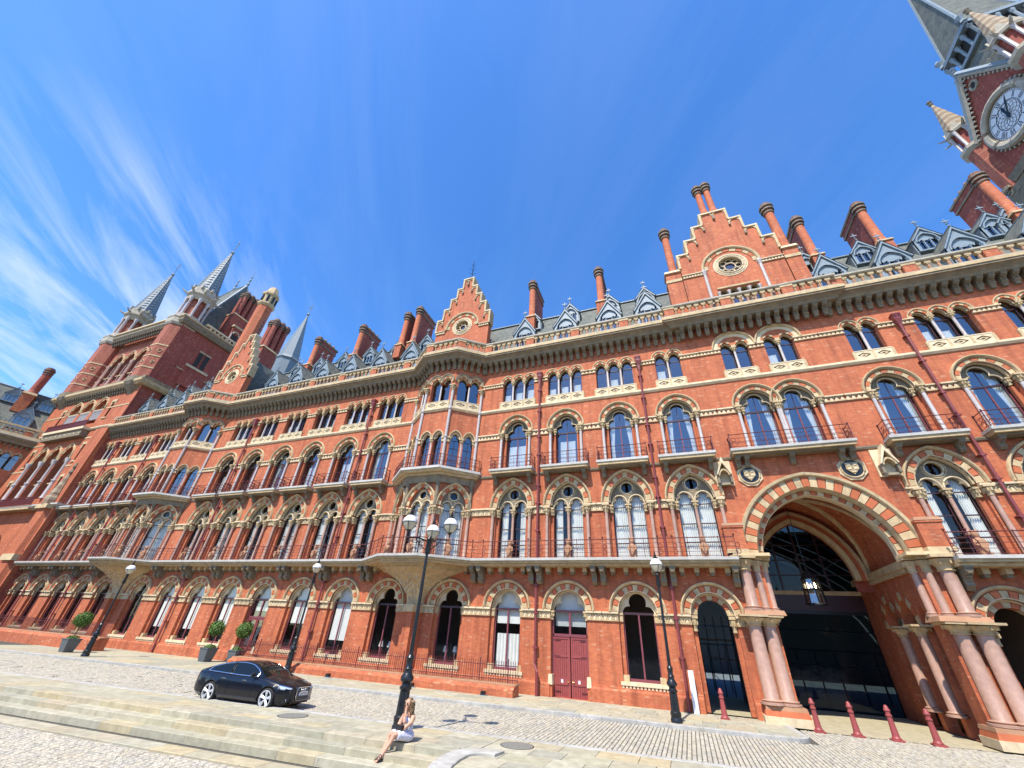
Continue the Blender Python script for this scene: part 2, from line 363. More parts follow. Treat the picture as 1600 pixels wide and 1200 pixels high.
# ------------------------------------------------------------------ ground
def struct_obj(name, mb, parent=None):
    o = mb.build(name, parent)
    if not parent: struct(o)
    return o
KS = .072                                        # the road runs at a slight angle to the facade
def far_kerb(x): return -5.35+KS*(x+8) if x < 3.2 else -5.35+KS*11.2
def near_kerb(x): return -11.9+.09*(x+6)
def step_edge(x): return -14.25+.09*(x+6)
g = MB(); g.add([(-900, -900, -.62), (900, -900, -.62), (900, 900, -.62), (-900, 900, -.62)], [(0, 1, 2, 3)], 'ground'); struct_obj('ground', g)

# ------------------------------------------------------------------ the hotel: layout
hotel = thing('hotel_building', 'long red brick gothic hotel with cream stone arches, iron balconies and stepped gables', 'building')
GFX = [-70.2, -66.1, -62.1, -58.1, -54.4, -48.6, -44.4, -40.4, -36.4, -32.4, -28.3, -24.1, -20.1, -14.9, -10.68, -6.6, -2.5, 1.45, 13.95, 18.3]
UPX = [-70.2, -66.1, -62.1, -58.1, -44.5, -40.5, -36.4, -32.3, -28.1, -24.0, -10.65, -6.52, -2.42, 1.7, 14.1, 18.45, 22.75]
ORI = [-51.5, -17.52]; HW = 3.45                  # oriels and their half width on the wall
PX = 7.85                                        # middle of the great arch
X0, X1 = -71.6, 34.0
def edges(xs, lo, hi):
    e = [lo]+[(a+b)/2 for a, b in zip(xs, xs[1:])]+[hi]; return list(zip(xs, e, e[1:]))
def runs(xs, gaps):                               # split bay centres at the gaps (lo, hi)
    res = []; cur = []; lo = X0
    for g0, g1 in gaps:
        cur = [x for x in xs if lo < x < g0]; res.append((cur, lo, g0)); lo = g1
    res.append(([x for x in xs if x > lo], lo, X1)); return res
oriel_gaps = [(c-HW, c+HW) for c in ORI]
gf_bays = [b for xs, lo, hi in runs(GFX, [(3.4, 12.3)]) for b in edges(xs, lo, hi)]
up1_bays = [b for xs, lo, hi in runs(UPX, oriel_gaps+[(3.4, 12.3)]) for b in edges(xs, lo, hi)]
UP2 = [x for x in UPX if x < 3]+[6.72, 9.0]+[x for x in UPX if x > 12]
UP4 = [x for x in UPX if x < 3]+[6.42, 9.28]+[x for x in UPX if x > 12]
up2_bays = [b for xs, lo, hi in runs(UP2, oriel_gaps) for b in edges(xs, lo, hi)]
up4_bays = [b for xs, lo, hi in runs(UP4, oriel_gaps) for b in edges(xs, lo, hi)]
wall = MB()
def panel(mb, x0, x1, z0, z1, holes, depth=.5, m='brick', y=0):
    mb.holed([(x0, z0), (x1, z0), (x1, z1), (x0, z1)], holes, y, m, y+depth, m)
def side(mb, pts, x0, x1, m):                     # outline in y,z pushed along x
    n = len(pts); mb.add([(x0, y, z) for y, z in pts]+[(x1, y, z) for y, z in pts],
        [list(range(n)), list(range(2*n-1, n-1, -1))]+[(i, i+n, (i+1) % n+n, (i+1) % n) for i in range(n)], m)

# ------------------------------------------------------------------ prototypes of one bay of each storey
PM = {}                                           # shared meshes
def proto(key, mb, smooth=False): PM[key] = mb.mesh(key, smooth); return PM[key]
def quad(x0, x1, z0, z1, y, m):
    q = MB(); q.add([(x0, y, z0), (x1, y, z0), (x1, y, z1), (x0, y, z1)], [(0, 1, 2, 3)], m); return q
def curtain(w, z0, z1, y, folds, gap=0, tie=False, m='curtain'):
    q = MB(); n = folds*6; pts = []
    for i in range(n+1):
        u = i/n; pts.append((-w/2+w*u, y+.045*sin(u*folds*2*pi)+.015*sin(u*folds*5.3)))
    k = 5; vs = []
    for j in range(k+1):
        t = j/k; z = z0+(z1-z0)*t
        for x, yy in pts:
            if tie: x = (-w/2)+(x+w/2)*(.45+.55*(abs(t-.3)/.7)**.8) if x < 9 else x
            vs.append((x, yy, z))
    q.add(vs, [(j*(n+1)+i, j*(n+1)+i+1, (j+1)*(n+1)+i+1, (j+1)*(n+1)+i) for j in range(k) for i in range(n)], m); return q
HOOD = lambda d: [(d, .02), (d, -.06), (d+.03, -.08), (d+.04, -.15), (d+.09, -.2), (d+.14, -.2), (d+.17, -.08), (d+.17, .02)]
def vous(key, a, zs, r, d1, n, y0=-.06, y1=.3):
    for k in range(n):
        w = MB(); e = .0045; wedge(w, a, zs, r, .004, d1-.045, k/n+e, (k+1)/n-e, y0-.012*(k % 2), y1, 'cream' if k % 2 == 0 else 'voussoir_red'); proto('%s%d' % (key, k), w)
    return n
def cap(mb, x, y, z0, z1, r, m='cream'):           # carved capital with leaf bumps
    h = z1-z0; mb.lathe([(r*1.05, z0), (r*1.25, z0+.06*h), (r*1.05, z0+.12*h), (r*1.15, z0+.3*h), (r*1.9, z0+.72*h), (r*1.55, z0+.78*h)], m, x, y, 10)
    for i in range(8):
        t = 2*pi*i/8+.2; q = r*1.7; mb.box(x+q*cos(t)-.03, x+q*cos(t)+.03, y+q*sin(t)-.03, y+q*sin(t)+.03, z0+.42*h, z0+.72*h, m)
    mb.box(x-r*2.05, x+r*2.05, y-r*2.05, y+r*2.05, z0+.8*h, z1, m)
# ground floor
GA, GZ = 1.12, 4.35
p = MB(); p.archsweep(GA, GZ, GA, HOOD(.345), 'cream', 12); p.tube([(x, -.03, z) for x, z in arch(GA, GZ, GA, -.01, 12)], .04, 'cream_pale', 6); proto('g_hood', p)
NG = vous('g_v', GA, GZ, GA, .34, 13)
p = MB(); p.archsweep(GA, GZ, GA, [(-.13, .30), (-.13, .14), (-.06, .10), (-.012, .14), (-.012, .30)], 'cream', 12)
pl = arch(GA+.03, GZ-.05, GA+.03, 0, 12)+list(reversed(trefoil(.9, GZ-.05, .95)))
p.prism(pl, .30, .46, 'cream_pale')
for s in (-1, 1):
    p.box(min(s*.9, s*1.14), max(s*.9, s*1.14), .24, .46, 1.0, 3.86, 'brick')
    p.box(min(s*.88, s*1.16), max(s*.88, s*1.16), .16, .45, 3.86, 4.30, 'cream'); p.box(min(s*.86, s*1.13), max(s*.86, s*1.13), .12, .44, 4.20, 4.31, 'cream')
    p.box(min(s*.80, s*1.16), max(s*.80, s*1.16), .12, .47, 1.0, 1.35, 'cream')
p.box(-1.24, 1.24, -.10, .46, .90, 1.06, 'cream_pale')
for i in range(13): x = -1.14+i*.19; p.box(x-.055, x+.055, -.06, .1, .76, .90, 'cream_pale')
p.box(-1.2, 1.2, -.02, .1, .66, .76, 'voussoir_red')
proto('g_surround', p)
p = MB()
for s in (-1, 1): p.box(min(s*.83, s*.91), max(s*.83, s*.91), .40, .47, 1.06, 4.30, 'frame_red')
p.box(-.83, .83, .39, .47, 1.06, 1.2, 'frame_red'); p.box(-.9, .9, .38, .48, 4.24, 4.36, 'frame_dark'); p.box(-.045, .045, .385, .47, 1.2, 4.24, 'frame_red')
proto('g_frame', p)
proto('g_paneL', quad(-.83, -.045, 1.2, 4.24, .44, 'glass_low')); proto('g_paneR', quad(.045, .83, 1.2, 4.24, .44, 'glass_low'))
q = MB(); q.prism([(x, z) for x, z in trefoil(.92, GZ-.02, .95)], 0.43, .437, 'glass_low', back=False); proto('g_paneT', q)
proto('g_curtain', curtain(1.5, 1.1, 2.95, .62, 7)); proto('g_blind', quad(-.8, .8, 3.0, 5.4, .60, 'curtain')); proto('g_blindF', quad(-.8, .8, 1.9, 5.4, .60, 'curtain'))
# first floor
FA, FZ, FR = 1.25, 10.80, 1.70
p = MB(); p.archsweep(FA, FZ, FR, HOOD(.33), 'cream', 12); proto('f_hood', p)
NF = vous('f_v', FA, FZ, FR, .325, 13)
def tracery(p, A, Rr, a1, cx, zb, cr, cz, y0, y1):
    pts = arch(A+.03, zb, Rr+.03, 0, 12)
    base = [(cx+a1, zb)]+list(reversed(trefoil(a1, zb, 1.0, cx)))+[(-cx+a1, zb)]+list(reversed(trefoil(a1, zb, 1.0, -cx)))
    p.holed(pts+base, [circle(0, cz, cr, 18)], y0, 'weathered_shaded', y1, 'cream', True)
    p.tube([(x, y0-.01, z) for x, z in circle(0, cz, cr+.05, 18)], .05, 'cream_pale', 6, True)
    p.tube([(x, y0, z) for x, z in circle(0, cz, cr+.16, 18)], .03, 'cream', 5, True)
    for s in (-1, 1): p.tube([(x, y0-.01, z) for x, z in arch(a1+.06, zb, a1*1.12+.06, 0, 7, s*cx)], .045, 'cream_pale', 5)
p = MB(); p.archsweep(FA, FZ, FR, [(-.12, .28), (-.12, .12), (-.05, .08), (-.012, .12), (-.012, .28)], 'cream', 12)
for i in range(15):                               # small dentils round the inner order
    w = MB(); wedge(w, FA, FZ, FR, -.05, .02, (i+.25)/15, (i+.75)/15, -.05, .1, 'cream', k=1); p.join(w)
tracery(p, FA, FR, .45, .55, FZ-.05, .36, FZ+1.02, .36, .5)
p.tube([(x, -.02, z) for x, z in arch(FA, FZ, FR, -.01, 12)], .04, 'cream_pale', 6)
for s in (-1, 1):
    p.box(min(s*1.03, s*1.27), max(s*1.03, s*1.27), .2, .42, 7.2, 10.13, 'brick'); p.box(min(s*1.0, s*1.28), max(s*1.0, s*1.28), .13, .43, 10.13, 10.62, 'cream')
    cap(p, s*1.13, .16, 10.1, 10.62, .09)
proto('f_surround', p)
p = MB()
for x in (-1.0, -.1, .1, 1.0): p.box(x-.03, x+.03, .53, .58, 7.2, 10.9, 'frame_dark')
for z in (7.22, 8.2, 9.3, 10.5): p.box(-1.0, 1.0, .52, .58, z, z+.06, 'frame_dark')
proto('f_frame', p)
proto('f_pane', quad(-.46, .46, 7.2, 12.2, .55, 'glass_low'))
proto('f_curtain', curtain(1.04, 7.2, 11.5, .68, 9)); proto('f_curtain_narrow', curtain(.5, 7.2, 11.5, .7, 5))
def shaft(key, r, z0, z1, zc, m, ring=True):
    p = MB(); p.lathe([(r*1.7, z0), (r*1.7, z0+.08), (r*1.35, z0+.1), (r*1.5, z0+.16), (r*1.05, z0+.2), (r, z0+.22), (r*.96, z1)], m, n=10); proto(key, p, True)
    p = MB(); cap(p, 0, 0, z1-.02, zc, r); proto(key+'_cap', p)
shaft('f_col', .115, 7.13, 10.1, 10.62, 'granite_pink'); shaft('f_mul', .10, 8.3, 10.2, 10.66, 'granite_pink')
p = MB()                                           # seated beast holding a shield
p.box(-.2, .2, -.2, .2, 7.13, 7.28, 'terracotta'); p.lathe([(.17, 7.28), (.2, 7.45), (.21, 7.75), (.17, 8.0), (.1, 8.1), (.14, 8.2), (.15, 8.3), (.1, 8.42), (.03, 8.46)], 'terracotta', 0, 0, 10)
p.prism([(-.14, 7.95), (.14, 7.95), (.14, 7.65), (0, 7.4), (-.14, 7.65)], -.27, -.17, 'terracotta')
for s in (-1, 1): p.tube([(s*.15, -.02, 8.0), (s*.24, -.08, 7.8), (s*.14, -.2, 7.7)], [.07, .06, .05], 'terracotta'); p.tube([(s*.1, -.05, 7.3), (s*.15, -.22, 7.33)], [.09, .07], 'terracotta'); p.tube([(s*.09, 0, 8.38), (s*.14, .02, 8.52)], [.04, .015], 'terracotta')
proto('beast', p, True)
# second floor
SA, SZ, SR = 1.10, 16.86, 1.2
p = MB(); p.archsweep(SA, SZ, SR, HOOD(.245), 'cream', 11); proto('s_hood', p)
NS = vous('s_v', SA, SZ, SR, .24, 11, -.05, .28)
p = MB(); p.archsweep(SA, SZ, SR, [(-.1, .25), (-.1, .12), (-.012, .1), (-.012, .25)], 'cream', 11)
p.prism(arch(SA+.03, SZ-.05, SR+.03, 0, 11)+list(reversed(trefoil(.84, SZ-.05, 1.0))), .36, .5, 'weathered_shaded')
p.tube([(x, -.02, z) for x, z in arch(SA, SZ, SR, -.01, 11)], .035, 'cream_pale', 6)
p.tube([(x, .35, z) for x, z in trefoil(.87, SZ-.05, 1.0)], .04, 'cream_pale', 5)
for s in (-1, 1):
    p.box(min(s*.86, s*1.12), max(s*.86, s*1.12), .26, .42, 13.45, 16.3, 'brick'); p.box(min(s*.82, s*1.13), max(s*.82, s*1.13), .18, .43, 16.4, 16.8, 'weathered_shaded'); cap(p, s*.9, .2, 16.3, 16.8, .07)
    p.lathe([(.075, 13.5), (.07, 16.2)], 'voussoir_red', s*.9, .2, 8)
proto('s_surround', p)
p = MB()
for x in (-.83, 0, .83): p.box(x-.035, x+.035, .52, .58, 13.45, 16.6, 'frame_red')
p.box(-.85, .85, .50, .58, 16.48, 16.6, 'frame_dark'); p.box(-.02, .02, .53, .57, 16.6, 17.8, 'frame_dark'); p.box(-.85, .85, .52, .58, 13.45, 13.6, 'frame_dark')

proto('s_frame', p)
proto('s_paneL', quad(-.8, -.03, 13.5, 16.5, .555, 'glass')); proto('s_paneR', quad(.03, .8, 13.5, 16.5, .555, 'glass')); proto('s_paneT', quad(-.86, .86, 16.6, 18.0, .55, 'glass'))
proto('s_drapeL', curtain(.52, 13.45, 17.6, .70, 4, tie=True)); proto('s_net', curtain(1.5, 13.45, 15.9, .70, 11))
shaft('s_col', .105, 13.52, 16.32, 16.82, 'shaft_pale')
# balcony of the second floor
def railing(w, d, h, z):
    r = MB()
    for zz, t in ((h, .028), (h*.72, .012), (h*.46, .014), (h*.38, .014), (.12, .014)):
        r.tube([(-w, 0, z+zz), (-w, -d, z+zz), (w, -d, z+zz), (w, 0, z+zz)], t, 'iron_red', 4)
    for x, y in ((-w, -d), (w, -d), (-w, -.05), (w, -.05)):
        r.box(x-.02, x+.02, y-.02, y+.02, z, z+h+.03, 'iron_red'); r.lathe([(.03, z+h), (.05, z+h+.06), (.0, z+h+.13)], 'iron_red', x, y, 6)
    n = int(w*2/.42)
    for i in range(1, n): x = -w+2*w*i/n; r.box(x-.01, x+.01, -d-.01, -d+.01, z, z+h*(.46 if i % 2 else 1), 'iron_red')
    for s in (-1, 1):                              # scrolled ends
        for k, rr in ((.3, .16), (.62, .12)):
            r.tube([(s*w, -d*.5+rr*cos(t*pi/5), z+h*k+rr*sin(t*pi/5)) for t in range(10)], .018, 'iron_red', 4, True)
            r.tube([(s*(w-.2)+rr*cos(t*pi/5), -d, z+h*k+rr*sin(t*pi/5)) for t in range(10)], .016, 'iron_red', 4, True)
    return r
def balcony_slab(w, d, z):
    b = MB(); b.box(-w, w, -d, .02, z-.16, z, 'slab_top'); b.plan([(-w+.07, .02), (-w+.07, -d+.07), (w-.07, -d+.07), (w-.07, .02)][::-1], z-.34, z-.163, 'cream', None)
    b.box(-w+.2, w-.2, -d+.25, .02, z-.44, z-.343, 'weathered_shaded'); return b
def bracket(w, d, h, z, m='weathered_shaded'):
    b = MB(); side(b, [(0.02, z), (-d, z), (-d, z-.22*h), (-d*.85, z-.34*h), (-d*.6, z-.42*h), (-d*.5, z-.62*h), (-d*.55, z-.8*h), (-d*.3, z-h), (.02, z-h)], -w/2, w/2, m)
    b.box(-w/2-.03, w/2+.03, -d-.03, .02, z-.1*h, z+.001, m)
    for k in range(3): b.box(-w*.3, w*.3, -d*(.93-.2*k)-.05, -d*.3, z-(.3+.16*k)*h, z-(.24+.16*k)*h, m)
    return b
proto('s_slab', balcony_slab(1.75, .9, 13.52)); proto('s_rail', railing(1.66, .82, .95, 13.52)); proto('s_bracket', bracket(.26, .6, .62, 13.085))
proto('p_slab', balcony_slab(3.28, .9, 13.52)); proto('p_rail', railing(3.18, .82, .95, 13.52))
# top floor: two or three lights
def diamond_panel(p, x0, x1, z0, z1, y):
    cx, cz, w, h = (x0+x1)/2, (z0+z1)/2, (x1-x0)/2, (z1-z0)/2
    dm = [(cx-w*.8, cz), (cx, cz-h*.68), (cx+w*.8, cz), (cx, cz+h*.68)]
    p.holed([(x0, z0), (x1, z0), (x1, z1), (x0, z1)], [dm], y, 'cream_pale', y+.09, 'cream')
    p.add([(x, y+.09, z) for x, z in dm], [(0, 1, 2, 3)], 'weathered_shaded')
    d2 = [(cx+(x-cx)*.62, cz+(z-cz)*.62) for x, z in dm]; d3 = [(cx+(x-cx)*.34, cz+(z-cz)*.34) for x, z in dm]
    p.holed(d2, [d3], y+.03, 'cream_pale', y+.09, 'cream', True)
TA, TZ, TS = .395, 21.85, 1.05
def top_lights(n, key, a=TA, S=TS, zs=TZ, zb=19.85, pan=True, big=None, k=1.28):
    cs = [(i-(n-1)/2)*S for i in range(n)]
    hole = [(cs[0]-a, zb)]
    for c in cs: hole += arch(a, zs, a*k, 0, 7, c)
    hole += [(cs[-1]+a, zb)]
    p = MB(); ap = MB()
    for c in cs:
        if not big: p.archsweep(a, zs, a*k, [(.15, .02), (.15, -.05), (.19, -.09), (.245, -.09), (.245, .02)], 'cream', 8, c)
        for i in range(7): w = MB(); wedge(w, a, zs, a*k, .003, .145, i/7+.006, (i+1)/7-.006, -.03, .2, 'cream' if i % 2 == 0 else 'voussoir_red', c); p.join(w)
        p.archsweep(a, zs, a*k, [(-.07, .3), (-.07, .1), (-.01, .08), (-.01, .3)], 'cream', 8, c)
        if pan: diamond_panel(ap, c-.5*S+.04, c+.5*S-.04, 19.22, zb-.05, -.11); ap.box(c-.5*S+.02, c+.5*S-.02, -.13, .35, zb-.05, zb+.02, 'cream_pale')
    if pan:
        for x in [c-.5*S for c in cs]+[cs[-1]+.5*S]: ap.box(x-.06, x+.06, -.13, .1, 19.2, zb-.05, 'cream')
    if big: p.archsweep(big, zs, big*.93, HOOD(.14), 'cream', 10); p.archsweep(big, zs, big*.93, [(-.1, .05), (-.1, -.02), (0, -.05), (.138, -.05), (.138, .05)], 'cream_pale', 10)
    proto(key+'_surround', p); proto(key+'_apron', ap)
    f = MB()
    for c in cs:
        for s in (-1, 1): f.box(c+s*a-.03, c+s*a+.03, .34, .40, zb, zs+.05, 'frame_dark')
        f.box(c-a, c+a, .33, .40, zs-.3, zs-.24, 'frame_dark'); f.box(c-a, c+a, .34, .40, zb, zb+.06, 'frame_dark')
    proto(key+'_frame', f)
    return cs, hole
proto('t_pane', quad(-TA, TA, 19.85, TZ+TA*1.3, .37, 'glass')); proto('t_net', curtain(.72, 19.85, 21.1, .5, 5)); shaft('t_col', .085, 19.85, 21.5, 21.86, 'shaft_pale')
CS3, H3 = top_lights(3, 't3'); CS2, H2 = top_lights(2, 't2'); CSB, HB = top_lights(2, 'tb', big=1.16)
# carved bands between the arches
def frieze(mb, x0, x1, z0, z1, y=-.02, style='zig', step=.26):
    h = z1-z0
    mb.box(x0, x1, y, .06, z0, z1, 'cream' if style == 'arc' else 'voussoir_red')
    mb.box(x0-.02, x1+.02, y-.13, .06, z1-.2*h, z1+.003, 'cream_pale'); mb.box(x0-.01, x1+.01, y-.07, .06, z0-.003, z0+.14*h, 'cream')
    n = max(1, int((x1-x0)/step)); s = (x1-x0)/n; a0, a1 = z0+.14*h, z1-.2*h
    for i in range(n):
        c = x0+s*(i+.5)
        if style == 'arc':
            mb.tube([(c+s*.38*cos(t*pi/4), y-.03, a0+.05*h+(a1-a0)*.75*sin(t*pi/4)) for t in range(5)], .035, 'cream_pale', 4)
            mb.box(c-.06*1, c+.06, y-.06, y+.01, a0, a0+(a1-a0)*.5, 'cream_pale', .02)
        else:
            mb.add([(c-s*.46, y-.06, a0), (c+s*.46, y-.06, a0), (c, y-.06, a1), (c-s*.46, y, a0), (c+s*.46, y, a0), (c, y, a1)], [(0, 1, 2), (0, 2, 5, 3), (1, 4, 5, 2)], 'cream_pale')
            mb.add([(c+s*.1, y-.05, a1), (c+s*.9, y-.05, a1), (c+s*.5, y-.05, a1-(a1-a0)*.45)], [(0, 1, 2)], 'cream') if i < n-1 else None

# ------------------------------------------------------------------ bays
rest_v = MB()                                      # arch stones too small to pick apart
near = lambda x: -21 < x < 3 or 13 < x < 20
def put_arch(key, x, n, detail):
    a = inst('arch_moulding', PM[key[0]+'_hood'], hotel, (x, 0, 0))
    if detail:
        for k in range(n): inst('voussoir', PM['%s%d' % (key, k)], a)
    else:
        for k in range(n):
            me = PM['%s%d' % (key, k)]; w = MB(); w.add([tuple(v.co) for v in me.vertices], [list(f.vertices) for f in me.polygons], 'cream' if k % 2 == 0 else 'voussoir_red'); rest_v.join(w, (x, 0, 0))
def put_col(key, x, y, parent=None, rz=0):
    c = inst('column', PM[key], parent or hotel, (x, y, 0)); inst('capital', PM[key+'_cap'], c); return c
DOORS = (-6.6, -32.4); PASSAGE = (1.45, 13.95, 18.3)
def pane_set(w, names, gm=None):
    for n_ in names: inst('pane', PM[n_], w)
ip = 0
for x, e0, e1 in gf_bays:
    isp = x in PASSAGE; isd = x in DOORS; zb = -.15 if isp else (.05 if isd else 1.0)
    GW = GA+.04 if isp else GA
    panel(wall, e0, e1, -.2, 7.0, [opening(GA, zb, GZ, GA, 0, 12, x)], .6)
    put_arch('g_v', x, NG, near(x))
    for a, b in ((e0, x-GA), (x+GA, e1)):
        fb = MB(); frieze(fb, a+.001, b-.001, 3.86, 4.33, style='arc', step=.3); fb.build('carved_band', hotel)
    if isp:
        s = MB(); s.archsweep(GA, GZ, GA, [(-.13, .4), (-.13, .14), (-.06, .10), (-.012, .14), (-.012, .4)], 'cream', 12)
        for i in range(9): w = MB(); wedge(w, GA-.13, GZ, GA-.13, -.24, -.005, i/9+.004, (i+1)/9-.004, .2, .6, 'cream' if i % 2 == 0 else 'voussoir_red'); s.join(w)
        for q in (-1, 1):
            s.box(min(q*.9, q*1.13), max(q*.9, q*1.13), .3, .62, .1, 3.85, 'brick'); cap(s, q*.98, .25, 3.55, 4.32, .1)
        s.build('passage_arch', hotel, loc=(x, 0, 0)); continue
    if isd: continue
    inst('window_surround', PM['g_surround'], hotel, (x, 0, 0))
    w = inst('window', PM['g_frame'], hotel, (x, 0, 0)); pane_set(w, ('g_paneL', 'g_paneR', 'g_paneT'))
    k = round(x)
    if k in (-15, -20):
        for dx_ in (-.38, .34): ls = MB(); ls.lathe([(.05, 1.1), (.03, 1.7), (.17, 1.72), (.1, 2.05)], 'curtain', dx_, 1.0, 10); ls.build('table_lamp', w)
    if k in (-3,): inst('curtain', PM['g_curtain'], w, (.62, .3, 0), 0, (.28, 1, 1.7))
    if k in (-11,): inst('curtain', PM['g_curtain'], w); inst('blind', PM['g_blind'], w, (0, 0, .5))
    elif k in (-24, -28, -36, -40, -44): inst('blind', PM['g_blindF'], w, (0, 0, 0 if k != -28 else .9))
# doors
def double_door(x, glazed):
    d = MB()
    for s in (-1, 1):
        a, b = min(s*.03, s*1.0), max(s*.03, s*1.0)
        for r0, r1 in (((.1, .62), (.95, 1.95), (2.05, 2.85)) if not glazed else ((.1, .9),)):
            n = 6
            for i in range(n): u0 = a+.1+(b-a-.2)*i/n; u1 = a+.1+(b-a-.2)*(i+1)/n; d.box(u0+.008, u1-.008, .36, .42, r0, r1, 'door_red')
        for r0, r1 in (((.05, .12), (.62, .95), (1.93, 2.06), (2.84, 2.95)) if not glazed else ((.05, .12), (.9, 1.0), (2.84, 2.95))): d.box(a, b, .33, .43, r0, r1, 'door_red')
        for u in (a, b-.1): d.box(u, u+.1, .335, .43, .05, 2.95, 'door_red')
        for z in (.3, 1.95, 2.75): d.box(b-.4 if s > 0 else a, b if s > 0 else a+.4, .325, .34, z, z+.06, 'iron_red')
        if not glazed: d.box(s*.5-.08, s*.5+.04, .322, .335, .72, .88, 'white_paint')
        d.lathe([(.02, 0), (.05, .03), (.04, .07)], 'gold', 0, 0, 8) if False else None
    d.box(-1.06, 1.06, .30, .46, 2.95, 3.1, 'frame_red'); d.box(-.06, .06, .33, .45, 3.1, 4.25, 'frame_red'); d.box(-1.06, 1.06, .32, .46, 4.22, 4.36, 'frame_dark')
    for s in (-1, 1): d.box(min(s*1.0, s*1.1), max(s*1.0, s*1.1), .3, .46, 0.05, 4.3, 'frame_red')
    o = d.build('door', hotel, loc=(x, 0, 0))
    for s in (-1, 1):
        h = MB(); h.tube([(s*.17, .33, .78), (s*.17, .26, .78), (s*.12, .26, .78)], .025, 'gold', 6); h.build('handle', o)
        inst('pane', quad(s*.53-.46, s*.53+.46, 3.1, 4.22, .40, 'glass').mesh('pane'), o)
        if glazed: inst('pane', quad(s*.53-.4, s*.53+.4, 1.0, 2.84, .40, 'glass').mesh('pane'), o)
    inst('pane', PM['g_paneT'], o)
    inst('blind', quad(-.95, .95, 3.5, 5.4, .62, 'curtain').mesh('blind'), o)
    s = MB(); pl = arch(GA+.03, GZ-.05, GA+.03, 0, 12)+list(reversed(trefoil(.99, GZ-.05, .8))); s.prism(pl, .26, .40, 'cream_pale')
    s.archsweep(GA, GZ, GA, [(-.13, .30), (-.13, .14), (-.06, .10), (-.012, .14), (-.012, .30)], 'cream', 12)
    ds = s.build('door_surround', hotel, loc=(x, 0, 0))
    for q in (-1, 1):
        s = MB(); cap(s, q*1.06, .16, 3.8, 4.3, .08); s.build('capital', ds)
        s = MB(); s.box(min(q*.99, q*1.25), max(q*.99, q*1.25), -.12, .32, .62, 1.1, 'cream_pale', .02); s.box(min(q*1.02, q*1.2), max(q*1.02, q*1.2), -.06, .3, 0, .621, 'voussoir_red'); s.build('plinth_block', ds)
double_door(-6.6, False); double_door(-32.4, True)
for x, e0, e1 in up1_bays:
    panel(wall, e0, e1, 7.0, 13.2, [opening(FA, 7.14, FZ, FR, 0, 12, x)], .6)
    put_arch('f_v', x, NF, near(x)); inst('window_surround', PM['f_surround'], hotel, (x, 0, 0))
    for a, b in ((e0, x-FA), (x+FA, e1)):
        fb = MB(); frieze(fb, a+.001, b-.001, 10.24, 10.76, style='arc', step=.34); fb.build('carved_band', hotel)
    for s in (-1, 1): put_col('f_col', x+s*1.42, -.16)
    m_ = put_col('f_mul', x, .3); inst('stone_beast', PM['beast'], hotel, (x, -.05, 0))
    w = inst('window', PM['f_frame'], hotel, (x, 0, 0))
    for s in (-1, 1):
        inst('pane', PM['f_pane'], w, (s*.55, 0, 0))
        if -3 < x < 3: inst('curtain', PM['f_curtain'], w, (s*.52, 0, 0))
        else: inst('curtain', PM['f_curtain_narrow' if (round(x*7)+s) % 3 else 'f_curtain'], w, (s*(.52 if (round(x*7)+s) % 3 == 0 else .72), 0, 0))
for x, e0, e1 in up2_bays:
    panel(wall, e0, e1, 13.2, 19.0, [opening(SA, 13.45, SZ, SR, 0, 11, x)], .6)
    put_arch('s_v', x, NS, near(x) or 4 < x < 11); inst('window_surround', PM['s_surround'], hotel, (x, 0, 0))
    for a, b in ((e0, x-SA), (x+SA, e1)):
        fb = MB(); frieze(fb, a+.001, b-.001, 16.4, 16.84, style='zig'); fb.build('carved_band', hotel)
    for s in (-1, 1): put_col('s_col', x+s*1.2, -.10)
    w = inst('window', PM['s_frame'], hotel, (x, 0, 0)); pane_set(w, ('s_paneL', 's_paneR', 's_paneT'))
    rv = random.Random(round(x*10)+5); zz = rv.uniform(-.5, .7)
    if -12 < x < -5: inst('curtain', PM['s_net'], w, (rv.uniform(-.05, .05), 0, 0), 0, (1, 1, 1) if x < -8 else (.8, 1, 1))
    elif -5 < x < 12:
        inst('curtain', PM['s_drapeL'], w, (-.58, 0, 0)); inst('curtain', PM['s_drapeL'], w, (.58, 0, 0), 0, (-1, 1, 1))
    elif x < -13 or x > 13:
        k_ = rv.random()
        if k_ < .4: inst('curtain', PM['s_net'], w, (rv.uniform(-.4, .4), 0, 0), 0, (rv.uniform(.4, 1), 1, 1))
        elif k_ < .75: inst('curtain', PM['s_drapeL'], w, (-.58, 0, 0)); inst('curtain', PM['s_drapeL'], w, (.6, 0, 0), 0, (-1, 1, 1))
    if not 5 < x < 11:
        b = inst('balcony', PM['s_slab'], hotel, (x, 0, 0)); inst('railing', PM['s_rail'], b)
        for s in (-1, 1): inst('bracket', PM['s_bracket'], b, (s*1.36, 0, 0))
b = inst('balcony', PM['p_slab'], hotel, (7.58, 0, 0)); inst('railing', PM['p_rail'], b)
for dx in (-2.95, -2.45, 0, 2.5, 3.0): inst('bracket', PM['s_bracket'], b, (dx, 0, 0))
